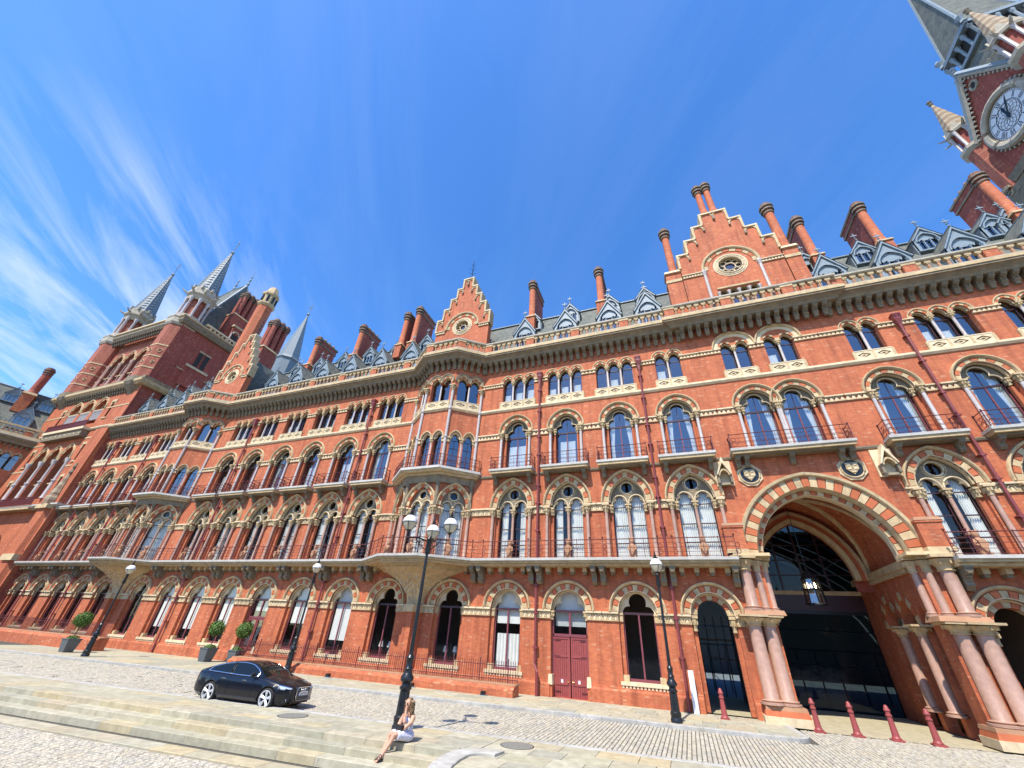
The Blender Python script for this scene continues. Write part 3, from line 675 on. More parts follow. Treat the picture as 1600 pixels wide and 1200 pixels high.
for x, e0, e1 in up4_bays:
    two = abs(x-1.7) < .2 or abs(x-14.1) < .2; bigp = 5 < x < 11
    key, cs, H = ('tb', CSB, HB) if bigp else (('t2', CS2, H2) if two else ('t3', CS3, H3))
    panel(wall, e0, e1, 19.0, 24.3, [[(x+a, z) for a, z in H]])
    inst('window_surround', PM[key+'_surround'], hotel, (x, 0, 0)); inst('apron_panel', PM[key+'_apron'], hotel, (x, 0, 0))
    W = cs[-1]+TA
    for a, b in ((e0, x-W), (x+W, e1)):
        fb = MB(); frieze(fb, a+.001, b-.001, 21.5, 21.84, style='zig', step=.22); fb.build('carved_band', hotel)
    for i in range(len(cs)-1): put_col('t_col', x+(cs[i]+cs[i+1])/2, .1)
    w = inst('window', PM[key+'_frame'], hotel, (x, 0, 0))
    for c_ in cs:
        inst('pane', PM['t_pane'], w, (c_, 0, 0))
        q_ = random.Random(round((x+c_)*50)).random()
        if (-13 < x < -4 and q_ < .85) or q_ < .35: inst('curtain', PM['t_net'], w, (c_+(q_-.4)*.2, 0, (q_-.4)*.8 if q_ < .4 else 0), 0, (.75+q_*.3, 1, 1))
# string courses
for lo, hi in [(X0, ORI[0]-HW), (ORI[0]+HW, ORI[1]-HW), (ORI[1]+HW, X1)]:
    s = MB(); s.pathsweep([(lo, 0), (hi, 0)], [(-.02, 18.92), (.06, 18.92), (.16, 19.05), (.16, 19.2), (-.02, 19.2)], 'cream_pale'); s.build('string_course', hotel)
    s = MB(); s.pathsweep([(lo, 0), (hi, 0)], [(-.02, 13.1), (.07, 13.1), (.11, 13.2), (.11, 13.28), (-.02, 13.28)], 'weathered_shaded'); s.build('string_course', hotel)
for lo, hi in ((X0, -7.75), (-5.45, 0.3), (2.6, 3.4), (12.4, 12.82), (15.1, 17.1), (19.5, X1)):
    s = MB(); s.pathsweep([(lo, 0), (hi, 0)], [(-.02, 0), (.14, 0), (.14, .62), (.08, .72), (.08, .78), (-.02, .8)], 'brick'); s.build('plinth', hotel)

# ------------------------------------------------------------------ first floor balcony
def bulge(c): return [(c-4.55, -1.25), (c-1.55, -3.3), (c+1.55, -3.3), (c+4.55, -1.25)]
FP = [(X0, -1.25)]+bulge(ORI[0])+bulge(ORI[1])+[(3.25, -1.25)]
FP2 = [(12.45, -1.25), (X1, -1.25)]
def inset(path, d): return [(x-nx*d, y-ny*d) for (x, y), (nx, ny) in zip(path, miter(path))]
for path in (FP, FP2):
    s = MB()
    for d, z0, z1, m in ((0, 6.97, 7.12, 'slab_top'), (.1, 6.84, 6.968, 'cream'), (.28, 6.70, 6.838, 'cream')):
        q = inset(path, d); s.plan(q+[(path[-1][0], .05), (path[0][0], .05)], z0, z1, m)
    o = s.build('long_balcony', hotel)
    q = inset(path, .12); r = MB(); z = 7.12
    for zz, t in ((1.05, .026), (.80, .012), (.55, .012), (.30, .012), (.08, .014)): r.tube([(x, y, z+zz) for x, y in q], t, 'iron_red', 4)
    for (a, b) in zip(q, q[1:]):
        L = math.dist(a, b); n = max(1, round(L/.82))
        for i in range(n+1):
            x, y = a[0]+(b[0]-a[0])*i/n, a[1]+(b[1]-a[1])*i/n
            r.box(x-.016, x+.016, y-.016, y+.016, z, z+1.1, 'iron_red')
            if i % 5 in (0, 1):
                r.lathe([(.02, z+1.08), (.055, z+1.16), (.06, z+1.2), (.0, z+1.22)], 'iron_red', x, y, 6)
                for k in (.3, .62): r.tube([(x+.11*cos(t*pi/4)+.1, y, z+k+.13*sin(t*pi/4)) for t in range(8)], .02, 'iron_red', 4, True)
        n = max(1, round(L/.14))
        for i in range(n): x, y = a[0]+(b[0]-a[0])*i/n, a[1]+(b[1]-a[1])*i/n; r.add([(x-.02, y, z+1.07), (x+.02, y, z+1.07), (x, y, z+1.13)], [(0, 1, 2)], 'iron_red')
    r.build('railing', o)
    if path is FP: bal1 = o
    else: bal2 = o
p = bracket(.30, .95, .98, 6.698); proto('g_bracket', p)
p = MB(); p.box(-.13, .13, -.5, .02, 6.42, 6.697, 'cream', .0); p.box(-.10, .10, -.4, .02, 6.28, 6.42, 'weathered_shaded'); proto('modillion', p)
gmid = [e1 for x, e0, e1 in gf_bays if e1 < 3] + [16.1, 20.4, 12.75]
for e in gmid:
    if min(abs(e-c) for c in ORI) < 1.5: continue
    for s in ((-.27, .27) if e != 12.75 else (0,)): inst('bracket', PM['g_bracket'], bal1 if e < 5 else bal2, (e+s, 0, 0))
for x, e0, e1 in gf_bays:
    for d in (-1.2, -.4, .4, 1.2):
        if min(abs(x+d-c) for c in ORI) > 3.6: inst('modillion', PM['modillion'], bal1 if x < 5 else bal2, (x+d, 0, 0))
inst('bracket', PM['g_bracket'], bal1, (3.0, 0, 0))

# ------------------------------------------------------------------ oriels
OY = -1.65; OB = 1.35; FWD = 2.69; ANG = math.atan2(-OY, HW-OB)
of = {}
p = MB()                                            # faces of the three storeys, one set of meshes for every face
OA, OR = .96, 1.42
panel(p, -FWD/2, FWD/2, 7.0, 13.3, [opening(OA, 7.14, FZ, OR, 0, 10)], .4)
panel(p, -FWD/2, FWD/2, 13.3, 19.0, [opening(.43, 13.55, 16.35, .6, 0, 8, -.57), opening(.43, 13.55, 16.35, .6, 0, 8, .57)], .4)
cso, HO = top_lights(2, 'to', a=.40, S=1.14)
panel(p, -FWD/2, FWD/2, 19.0, 24.3, [HO], .4)
proto('o_wall', p)
p = MB(); p.archsweep(OA, FZ, OR, HOOD(.23), 'cream', 10)
for i in range(11): w = MB(); wedge(w, OA, FZ, OR, .004, .225, i/11+.004, (i+1)/11-.004, -.04, .3, 'cream' if i % 2 == 0 else 'voussoir_red'); p.join(w)
tracery(p, OA, OR, .36, .44, FZ-.05, .29, FZ+.84, .22, .34)
for s in (-1, 1): cap(p, s*.86, .12, 10.1, 10.62, .08); p.lathe([(.08, 7.14), (.075, 10.1)], 'granite_pink', s*.86, .12, 8)
p.lathe([(.09, 8.3), (.085, 10.2)], 'granite_pink', 0, .2, 8); cap(p, 0, .2, 10.15, 10.64, .085)
for a, b in ((-FWD/2+.02, -OA), (OA, FWD/2-.02)): frieze(p, a, b, 10.12, 10.64, style='arc', step=.3)
proto('o_trim', p); p = MB()
for c in (-.57, .57):                                # second floor pair
    p.archsweep(.43, 16.35, .6, [(.02, .02), (.02, -.05), (.06, -.1), (.135, -.1), (.135, .02)], 'cream', 8, c)
    p.archsweep(.43, 16.35, .6, [(-.1, .25), (-.1, .1), (-.01, .06), (-.01, .25)], 'cream_pale', 8, c)
    p.prism(arch(.45, 16.3, .62, 0, 8, c)+list(reversed(trefoil(.36, 16.3, 1.2, c))), .18, .28, 'cream')
cap(p, 0, .05, 15.85, 16.35, .08); p.lathe([(.1, 13.55), (.08, 13.8), (.08, 15.85)], 'shaft_pale', 0, .05, 8)
for s in (-1, 1): cap(p, s*1.02, .1, 15.85, 16.35, .06); p.lathe([(.06, 13.55), (.06, 15.85)], 'voussoir_red', s*1.02, .1, 8)
for a, b in ((-FWD/2+.02, -1.02), (1.02, FWD/2-.02)): frieze(p, a, b, 15.95, 16.35, style='zig')
proto('o_trim2', p); p = MB()
for c in (-.57, .57): p.archsweep(.54, TZ+.05, .62, [(.08, .02), (.08, -.08), (.14, -.16), (.22, -.16), (.22, .02)], 'weathered_shaded', 9, c)
proto('o_trim3', p); p = MB()
p.pathsweep([(-FWD/2, 0), (FWD/2, 0)], [(-.02, 18.9), (.06, 18.9), (.2, 19.05), (.2, 19.2), (-.02, 19.2)], 'cream_pale')
proto('o_trim4', p)
p = MB()
for x in (-.83, 0, .83): p.box(x-.025, x+.025, .38, .43, 7.14, 11, 'frame_dark')
for z in (8.2, 9.3, 10.5): p.box(-.85, .85, .38, .43, z, z+.05, 'frame_dark')
for c in (-.57, .57):
    for z in (14.5, 15.5, 16.2): p.box(c-.43, c+.43, .31, .36, z, z+.05, 'frame_dark')
    p.box(c-.02, c+.02, .31, .36, 13.5, 16.2, 'frame_dark')
proto('o_frame', p)
proto('o_p1', quad(-.95, .95, 7.14, 12.2, .405, 'glass_low')); proto('o_p2', quad(-.42, .42, 13.5, 17, .335, 'glass'))
p = MB()
p.lathe([(.19, 7.13), (.19, 7.3), (.13, 7.4), (.125, 10.1)], 'granite_pink', n=10)
p.lathe([(.125, 13.5), (.12, 16.3), (.17, 16.32), (.17, 16.42), (.12, 16.45), (.12, 18.9), (.18, 18.95), (.18, 19.2), (.12, 19.22), (.12, 20.9)], 'shaft_pale', n=10)
proto('o_shaft', p, True)
p = MB(); cap(p, 0, 0, 10.08, 10.64, .13); cap(p, 0, 0, 20.85, 21.36, .13); p.lathe([(.16, 10.64), (.14, 12.0), (.2, 12.6), (.3, 13.05)], 'weathered_shaded', n=8); proto('o_shaft_cap', p)
proto('o_curt', curtain(1.7, 7.2, 11.5, .6, 11))
def plan8(c, hw, fw, y): return [(c-hw, 0), (c-fw, y), (c+fw, y), (c+hw, 0)]
for ci, c in enumerate(ORI):
    orr = inst('oriel_window', None, hotel)
    for fx, fy, rz, vis in ((c-(HW+OB)/2, OY/2, -ANG, 1), (c, OY, 0, 1), (c+(HW+OB)/2, OY/2, ANG, 1)):
        inst('wall', PM['o_wall'], orr, (fx, fy, 0), rz); [inst(nm, PM[k], orr, (fx, fy, 0), rz) for nm, k in (('traceried_arch', 'o_trim'), ('twin_arches', 'o_trim2'), ('arch_moulding', 'o_trim3'), ('string_course', 'o_trim4'))]; inst('window_frame', PM['o_frame'], orr, (fx, fy, 0), rz)
        inst('window_surround', PM['to_surround'], orr, (fx, fy, 0), rz); inst('apron_panel', PM['to_apron'], orr, (fx, fy, 0), rz)
        inst('pane', PM['o_p1'], orr, (fx, fy, 0), rz)
        inst('curtain', PM['o_curt'], orr, (fx, fy, 0), rz)
        for k in (-.57, .57):
            for nm, me in (('pane', PM['o_p2']), ('pane', PM['t_pane']), ('column', None)):
                if me: inst(nm, me, orr, (fx+k*cos(rz), fy+k*sin(rz), 0), rz)
        k = .12; inst('column', PM['t_col'], orr, (fx-k*-sin(rz)*0+.0, fy+.1, 0), rz)
    for x, y in ((c-HW+.05, -.12), (c-OB, OY-.08), (c+OB, OY-.08), (c+HW-.05, -.12)):
        inst('column', PM['o_shaft'], orr, (x, y, 0)); inst('capital', PM['o_shaft_cap'], orr, (x, y, 0))
    for k in (-OB*.0,):
        inst('stone_beast', PM['beast'], orr, (c, OY-.25, 0)); inst('stone_beast', PM['beast'], orr, (c+2.55, -1.05, 0), ANG); inst('stone_beast', PM['beast'], orr, (c-2.55, -1.05, 0), -ANG)
    # upper balcony
    s = MB()
    for hw, fw, y, z0, z1, m in ((4.15, 1.72, -2.62, 13.36, 13.54, 'slab_top'), (4.0, 1.62, -2.45, 13.2, 13.358, 'cream'), (3.85, 1.5, -2.15, 13.02, 13.198, 'cream')):
        s.plan([(c-hw, .05), (c-hw, -.35*hw/4.15), (c-fw, y), (c+fw, y), (c+hw, -.35*hw/4.15), (c+hw, .05)], z0, z1, m)
    s.plan(plan8(c, 3.62, 1.45, -1.85), 12.5, 13.018, 'weathered_shaded', plan8(c, 3.75, 1.5, -2.0))
    s.build('balcony_slab', orr)
    r = MB(); q = [(c-4.0, 0), (c-4.0, -.35), (c-1.66, -2.5), (c+1.66, -2.5), (c+4.0, -.35), (c+4.0, 0)]
    for zz, t in ((.95, .028), (.7, .013), (.45, .014), (.36, .014), (.1, .014)): r.tube([(x, y, 13.54+zz) for x, y in q], t, 'iron_red', 4)
    for a, b in zip(q, q[1:]):
        n = max(1, round(math.dist(a, b)/.4))
        for i in range(n+1):
            x, y = a[0]+(b[0]-a[0])*i/n, a[1]+(b[1]-a[1])*i/n; r.box(x-.014, x+.014, y-.014, y+.014, 13.54, 14.5, 'iron_red')
            if i % 3 == 1: r.tube([(x+.13*cos(t*pi/4), y, 13.95+.13*sin(t*pi/4)) for t in range(8)], .018, 'iron_red', 4, True)
    r.build('railing', orr)
    # carved corbel that carries the oriel on its pier
    s = MB(); secs = []
    for i in range(9):
        t = i/8; z = 4.3+2.1*t; k = t**2.2
        secs.append((.62+2.6*k, .5+.75*k, -.42-1.95*k, z))
    for (h0, f0, y0, z0), (h1, f1, y1, z1) in zip(secs, secs[1:]): s.plan(plan8(c, h0, f0, y0), z0, z1-.004, 'cream', plan8(c, h1, f1, y1))
    for hw, fw, y, z0, z1 in ((3.45, 1.35, -2.5, 6.40, 6.52), (3.75, 1.42, -2.75, 6.52, 6.62), (4.05, 1.48, -2.95, 6.62, 6.69)): s.plan(plan8(c, hw, fw, y), z0+.002, z1, 'cream')
    rr = random.Random(3+ci)
    for _ in range(170):                             # carved foliage
        t = rr.uniform(.35, 1); k = t**2.2; h0, f0, y0, z = .62+2.6*k, .5+.75*k, -.42-1.95*k, 4.3+2.1*t
        u = rr.uniform(0, 1); seg = rr.choice((0, 1, 1, 2)); P = plan8(c, h0, f0, y0); a, b = P[seg], P[seg+1]
        x, y = a[0]+(b[0]-a[0])*u, a[1]+(b[1]-a[1])*u; q = rr.uniform(.03, .075); s.box(x-q, x+q, y-.05, y+.06, z-q, z+q, 'cream_pale', .015)
    s.build('corbel', orr)
    # pier below
    s = MB(); s.box(c-.62, c+.62, -.42, 0, 0, 3.85, 'brick'); s.box(c-.3, c+.3, -.7, -.42, 0, 3.85, 'brick'); s.box(c-.7, c+.7, -.5, 0, 3.85, 4.3, 'cream'); s.box(c-.36, c+.36, -.8, -.5, 3.85, 4.3, 'cream')
    for i in range(-5, 6): s.box(c+i*.12-.04, c+i*.12+.04, -.53, -.49, 3.92, 4.2, 'cream_pale', .015)
    s.build('pier', orr)

# ------------------------------------------------------------------ portal
panel(wall, 3.4, 12.3, -.2, 13.2, [opening(3.4, -.15, 7.3, 3.8, 0, 16, PX)], .9)
por = inst('portal_arch', None, hotel)
PA, PZ, PR = 3.4, 7.3, 3.8
NP = 31
for k in range(NP):
    w = MB(); wedge(w, PA, PZ, PR, -.0+.004, .6, k/NP+.0015, (k+1)/NP-.0015, -.06-.012*(k % 2), .5, 'cream' if k % 2 == 0 else 'voussoir_red', PX, 2); w.build('voussoir', por)
    w = MB(); wedge(w, PA, PZ, PR, -.32, -.03, k/NP+.0015, (k+1)/NP-.0015, .38, 1.0, 'voussoir_red' if k % 2 == 0 else 'cream', PX, 2); w.build('voussoir', por)
s = MB(); s.archsweep(PA, PZ, PR, [(.605, .02), (.605, -.1), (.67, -.22), (.82, -.24), (.85, -.1), (.85, .02)], 'cream', 18, PX)
s.archsweep(PA, PZ, PR, [(-.03, .36), (-.03, .2), (.0, .16), (.05, .0), (.0, -.02), (-.06, .1), (-.1, .2), (-.1, .36)], 'cream', 18, PX)
s.archsweep(PA, PZ, PR, [(-.36, .95), (-.36, .5), (-.3, .42), (-.24, .5), (-.24, .95)], 'cream_pale', 18, PX)
s.build('arch_moulding', por)
shaft('p_low', .32, .72, 3.95, 4.4, 'granite_pink'); shaft('p_up', .30, 4.62, 6.55, 7.25, 'granite_pink'); shaft('p_thin', .175, 4.62, 6.55, 7.25, 'granite_pink'); shaft('p_in', .24, .72, 3.95, 4.4, 'granite_pink')
for s_ in (-1, 1):
    def X(d): return PX+s_*d
    for d, y, key in ((4.35, -.28, 'p_up'), (3.72, -.02, 'p_thin'), (3.3, .3, 'p_thin'), (4.52, -.34, 'p_low'), (3.82, -.12, 'p_low'), (3.35, 2.4, 'p_in'), (3.35, 4.6, 'p_in')):
        c_ = inst('column', PM[key], por, (X(d), y, 0)); inst('capital', PM[key+'_cap'], por, (X(d), y, 0))
    m = MB(); parts_ = []
    def bx(d0, d1, y0, y1, z0, z1, mt, tp=0): m.box(min(X(d0), X(d1)), max(X(d0), X(d1)), y0, y1, z0, z1, mt, tp)
    bx(3.1, 5.05, -.85, .6, 0, .32, 'cream_pale'); bx(3.15, 5.0, -.78, .6, .32, .55, 'voussoir_red', .06); bx(3.2, 4.92, -.72, .6, .55, .70, 'terracotta', .03)
    m.build('column_base', por); m = MB()
    bx(3.0, 4.9, -.8, .62, 4.4, 4.62, 'terracotta', .06); m.build('impost', por); m = MB(); bx(2.95, 4.8, -.66, .62, 7.24, 7.4, 'cream', .03)
    bx(3.95, 4.98, -.55, .02, 7.4, 8.9, 'brick'); bx(3.9, 5.03, -.62, .02, 8.9, 9.06, 'terracotta', .05); bx(3.9, 5.03, -.62, .02, 7.4, 7.62, 'cream', .03); bx(3.9, 5.03, -.6, .02, 8.8, 8.9, 'brick')
    m.build('pier', por)
    # canopied niche and coat of arms
    nx = PX-4.2 if s_ < 0 else PX+4.1
    m = MB(); m.box(nx-.5, nx+.5, -.12, .02, 11.4, 13.0, 'cream_pale')
    m.prism([(nx-.42, 12.0), (nx-.36, 12.0), (nx, 12.75), (nx+.36, 12.0), (nx+.42, 12.0), (nx, 13.15)], -.62, -.12, 'cream_pale')
    m.archsweep(.24, 11.95, .32, [(0, -.55), (0, -.12), (.1, -.12), (.1, -.55)], 'cream', 6, nx); m.box(nx-.26, nx+.26, -.5, -.12, 11.35, 11.5, 'weathered_shaded', .05)
    for q in (-.36, .36): m.box(nx+q-.06, nx+q+.06, -.5, -.12, 11.5, 12.0, 'weathered_shaded')
    m.build('niche', por)
    mx = PX-2.75 if s_ < 0 else PX+2.5
    m = MB(); m.prism([(mx+.72*cos(R(22.5+45*i)), 12.0+.72*sin(R(22.5+45*i))) for i in range(8)], -.08, .02, 'cream_pale')
    m.tube([(mx+.55*cos(R(20*i)), -.09, 12.0+.55*sin(R(20*i))) for i in range(18)], .06, 'cream', 6, True)
    m.prism(circle(mx, 12.0, .5, 18), -.083, -.07, 'iron_black')
    m.prism([(mx-.3, 12.32), (mx+.3, 12.32), (mx+.3, 11.95), (mx, 11.62), (mx-.3, 11.95)], -.17, -.08, 'cream')
    for dx, dz in ((-.15, .2), (.15, .2), (-.15, -.02), (.15, -.02), (0, -.2)): m.box(mx+dx-.08, mx+dx+.08, -.2, -.16, 12+dz-.06, 12+dz+.06, 'cream_pale', .02)
    m.box(mx-.02, mx+.02, -.19, -.16, 11.72, 12.3, 'weathered_shaded'); m.build('coat_of_arms', por)
# inside the porch: side walls, pointed vault with ribs, inner arch, glazed screen
m = MB(); IA, IR = 3.5, 4.25
va = arch(IA, 7.3, IR, 0, 14, PX); n = len(va)
m.add([(x, .9, z) for x, z in va]+[(x, 9.4, z) for x, z in va], [(i, i+1, i+1+n, i+n) for i in range(n-1)], 'brick')
m.build('vault', por)
for s_ in (-1, 1):
    m = MB(); xx = PX+s_*IA
    holes = [opening(.85, .02, 4.4, 1.25, 0, 8, c) for c in (3.5, 5.7)]+[opening(.5, .02, 4.4, .8, 0, 8, 1.75)]
    m.holed([(.9, 0), (9.4, 0), (9.4, 7.3), (.9, 7.3)], holes, 0, 'brick', .5*1, 'brick')
    m.v = [(xx+s_*y*1.0, x, z) for x, y, z in m.v]
    for c in (3.5, 5.7):
        w = MB()
        for k in range(9): wedge(w, .85, 4.4, 1.25, .003, .35, k/9+.004, (k+1)/9-.004, -.05, .2, 'cream' if k % 2 == 0 else 'voussoir_red', c)
        w.v = [(xx+s_*y, x, z) for x, y, z in w.v]; m.join(w)
    m.box(min(xx, xx-s_*.3), max(xx, xx-s_*.3), .92, 9.3, 6.9, 7.25, 'cream'); 
    for i in range(26): m.box(min(xx, xx-s_*.22), max(xx, xx-s_*.22), 1.1+i*.3, 1.25+i*.3, 6.7, 6.9, 'cream')
    m.box(min(xx, xx-s_*.12), max(xx, xx-s_*.12), .92, 9.3, 4.05, 4.4, 'weathered_shaded') if False else None
    m.build('porch_wall', por)
m = MB()
for a, b in ((0, 1), (1, 0)):                       # crossing ribs
    pts = []
    for i in range(15):
        t = i/14; k = (n-1)*t if a == 0 else (n-1)*(1-t); j = int(min(n-2, k)); f = k-j
        pts.append((va[j][0]*(1-f)+va[j+1][0]*f, 1.1+5.2*t, va[j][1]*(1-f)+va[j+1][1]*f-.06))
    m.tube(pts, .16, 'cream', 6)
m.archsweep(IA-.9, 6.9, 3.6, [(-.02, 6.3), (-.02, 6.0), (.25, 5.9), (.25, 6.3)], 'cream', 14, PX)
m.archsweep(IA-.9, 6.9, 3.6, [(.25, 6.35), (.25, 6.05), (.55, 6.0), (.55, 6.35)], 'voussoir_red', 14, PX)
m.archsweep(IA-.9, 6.9, 3.6, [(.55, 6.35), (.55, 5.95), (.75, 5.95), (.75, 6.35)], 'cream', 14, PX)
m.build('vault_ribs', por)
m = MB(); m.holed([(PX-3.5, 6.29)]+[(PX+3.5, 6.29)]+[(x, z) for x, z in reversed(arch(3.5, 7.3, 4.25, 0, 14, PX))], [[(PX+.0+x, z) for x, z in opening(2.55, 6.3, 6.9, 3.5, 0, 12)]], 6.36, 'brick_deep')
m.build('porch_screen_wall', por)
m = MB(); m.box(PX-3.5, PX+3.5, 9.0, 9.4, 6.35, 6.6, 'cream'); m.box(PX-3.5, PX+3.5, 9.05, 9.4, 5.4, 6.35, 'frame_dark'); m.box(PX-3.5, PX+3.5, 9.1, 9.3, 5.2, 5.4, 'iron_black')  # dark band under the cream lintel has its shadow put into the colour
for x in (-2.2, -.9, .5, 1.9): m.box(PX+x-.06, PX+x+.06, 9.1, 9.25, 6.6, 11.5, 'frame_dark')
for z in (7.6, 8.6, 9.6): m.box(PX-3.4, PX+3.4, 9.12, 9.2, z, z+.06, 'frame_dark')
m.build('porch_screen', por)
inst('pane', quad(PX-3.5, PX+3.5, 6.6, 11.6, 9.22, 'glass_black').mesh('pane'), por)
inst('pane', quad(PX-3.5, PX+3.5, .02, 5.2, 9.22, 'glass_dark').mesh('pane'), por)
# the station concourse beyond the glass
st = MB()
for i in range(9):
    y = 16+i*3.4; st.tube([(PX-9+24*cos(R(t)), y, 17*sin(R(t))) for t in range(0, 181, 12)], .1, 'lead', 4)
for z, y in ((3.2, 20), (4.9, 26), (2.2, 15)): st.box(PX-12, PX+12, y, y+.2, z, z+.12, 'white_paint')
for i in range(14): st.box(PX-9+i*1.3, PX-8.9+i*1.3, 17, 17.1, 0, 3.2, 'lead')
for i in range(12): t = -20+i*3.4; st.tube([(PX+t, 15, 16.2-abs(t)*.33), (PX+t, 44, 16.2-abs(t)*.33)], .07, 'lead', 4)
st.box(PX-3.2, PX-1.6, 14, 14.2, 1.0, 1.8, 'bollard_red'); st.build('station_ironwork', por)
st = MB()                                           # the train shed: brick flanks, pale far screen, glazed beyond the first bay
st.box(-14, -13.8, 9.5, 60, 0, 18, 'interior_warm'); st.box(30, 30.2, 9.5, 60, 0, 18, 'interior_warm'); st.box(-14, 30, 60, 60.2, 0, 20, 'lead_dark')
st.add([(-14, 9.6, .02), (30, 9.6, .02), (30, 60, .02), (-14, 60, .02)], [(0, 1, 2, 3)], 'lead_dark')
st.box(-14, 30, 9.6, 24, 17, 17.3, 'interior'); st.box(-14, 30, 40, 60, 17, 17.3, 'interior')
st.box(-14, -.3, 9.45, 9.6, 0, 18, 'interior'); st.box(3.3, 4.3, 9.45, 9.6, 0, 18, 'interior'); st.box(11.4, 12.4, 9.45, 9.6, 0, 18, 'interior'); st.box(15.5, 30, 9.45, 9.6, 0, 18, 'interior'); st.box(-.3, 3.3, 9.45, 9.6, 6.6, 18, 'interior'); st.box(12.4, 15.5, 9.45, 9.6, 6.6, 18, 'interior'); st.box(4.3, 11.4, 9.45, 9.6, 11.5, 18, 'interior')
st.build('train_shed', hotel)
# ceiling lantern
lt = thing('hanging_lantern', 'glazed metal lantern with lit bulbs hanging inside the great arch', 'lantern', (7.45, 4.0, 0))
m = MB()
for i in range(8):
    a0, a1 = 2*pi*i/8, 2*pi*(i+1)/8
    m.tube([(.42*cos(a0), .42*sin(a0), 6.7), (.55*cos(a0), .55*sin(a0), 5.35)], .03, 'iron_black', 5)
for r0, z in ((.44, 6.7), (.5, 6.1), (.57, 5.35)): m.tube([(r0*cos(2*pi*i/16), r0*sin(2*pi*i/16), z) for i in range(16)], .035, 'iron_black', 5, True)
m.lathe([(.46, 6.72), (.3, 7.0), (.1, 7.15), (.03, 7.4)], 'iron_black', n=8); m.build('frame', lt)
m = MB(); m.tube([(0, 0, 7.3), (0, 0, 11.45)], .02, 'iron_black', 5); m.build('chain', lt)
m = MB(); m.lathe([(.42, 6.68), (.54, 5.37)], 'glass', n=8, cap=False); m.build('lantern_glass', lt)
mm, nt = newmat('bulb'); e = N(nt, 'ShaderNodeEmission', i_Strength=6); e.inputs[0].default_value = (1, .78, .45, 1); out(nt, e.outputs[0])
for i in range(4): m = MB(); m.lathe([(.02, 6.2), (.05, 6.28), (.06, 6.36), (.04, 6.45), (.02, 6.5)], 'bulb', .26*cos(i*pi/2+.5), .26*sin(i*pi/2+.5), 8); m.build('bulb', lt)

# interior: dark rooms behind the windows
m = MB()
for lo, hi in ((X0, -1.2), (20.6, X1)):
    m.box(lo, hi, 4.8, 4.9, 0, 7, 'interior_warm'); m.box(lo, hi, .62, 4.8, -.02, .02, 'interior')
for z in (6.9, 13.1, 19.0, 24.1): m.box(X0, 3.2, .55, 5, z, z+.12, 'interior_warm'); m.box(12.4, X1, .55, 5, z, z+.12, 'interior_warm')
for z in (13.1, 19.0): m.box(3.2, 12.4, .95, 5, z, z+.12, 'interior_warm')
m.box(X0, 3.3, 4.8, 4.9, 7, 24, 'interior_warm'); m.box(12.4, X1, 4.8, 4.9, 7, 24, 'interior_warm'); m.box(3.3, 12.4, 4.8, 4.9, 13.1, 24, 'interior_warm')
for x in [e for _, _, e in gf_bays if e < 3][::2]: m.box(x-.06, x+.06, .6, 4.8, 0, 24, 'interior_warm')
for x in (3.25, 12.45): m.box(x-.05, x+.05, .92, 5, 0, 24, 'interior_warm')
m.build('interior_wall', hotel)
# side passages through the ground floor
for x in PASSAGE[:2]:
    m = MB()
    for s_ in (-1, 1): m.box(x+s_*1.5-.1, x+s_*1.5+.1, .62, 9, 0, 6.6, 'interior_warm')
    m.box(x-1.5, x+1.5, .62, 9, 6.4, 6.6, 'interior'); m.build('passage_wall', hotel)
m = MB()
for z in (2.2, 3.4): m.box(-.2, 3.2, 12, 12.1, z, z+.12, 'white_paint')
for i in range(5): m.box(.2+i*.6, .26+i*.6, 11.9, 12, 0, 5, 'iron_black')
m.build('passage_screen', hotel)
stuff(rest_v.build('voussoirs', hotel))
wall.build('wall', hotel)

# ------------------------------------------------------------------ cornice and balustrade
def op(c): return [(c-HW, 0), (c-OB, OY), (c+OB, OY), (c+HW, 0)]
WP = [(X0, 0)]+op(ORI[0])+op(ORI[1])+[(3.0, 0), (3.0, -.25), (12.75, -.25), (12.75, 0), (X1, 0)]
s = MB()
s.pathsweep(WP, [(-.1, 24.0), (.66, 24.0), (.70, 24.08), (.74, 24.16), (.95, 24.34), (1.1, 24.4), (1.1, 24.55), (-.1, 24.55)], 'weathered_shaded')
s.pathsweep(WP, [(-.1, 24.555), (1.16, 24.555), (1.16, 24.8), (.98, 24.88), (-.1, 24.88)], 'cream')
s.pathsweep(WP, [(-.05, 22.42), (.07, 22.42), (.12, 22.5), (.12, 22.56), (-.05, 22.56)], 'weathered_shaded') if False else None
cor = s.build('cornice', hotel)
p = bracket(.30, .6, .72, 23.998); p.box(-.12, .12, -.2, .02, 23.12, 23.28, 'weathered_shaded'); proto('c_bracket', p)
b1 = MB(); b1.join(p); proto('c_bracket_twin', b1)
def along(path, step, margin=.15):
    for a, b in zip(path, path[1:]):
        L = math.dist(a, b)
        if L < .5: continue
        n = max(1, round((L-2*margin)/step)); rz = math.atan2(b[1]-a[1], b[0]-a[0])
        for i in range(n+1):
            t = (margin+(L-2*margin)*i/n)/L; yield a[0]+(b[0]-a[0])*t, a[1]+(b[1]-a[1])*t, rz, i, n
brk = []
for x, y, rz, i, n in along(WP, .58): 
    if x < 30: inst('bracket', PM['c_bracket'], cor, (x, y, 0), rz)
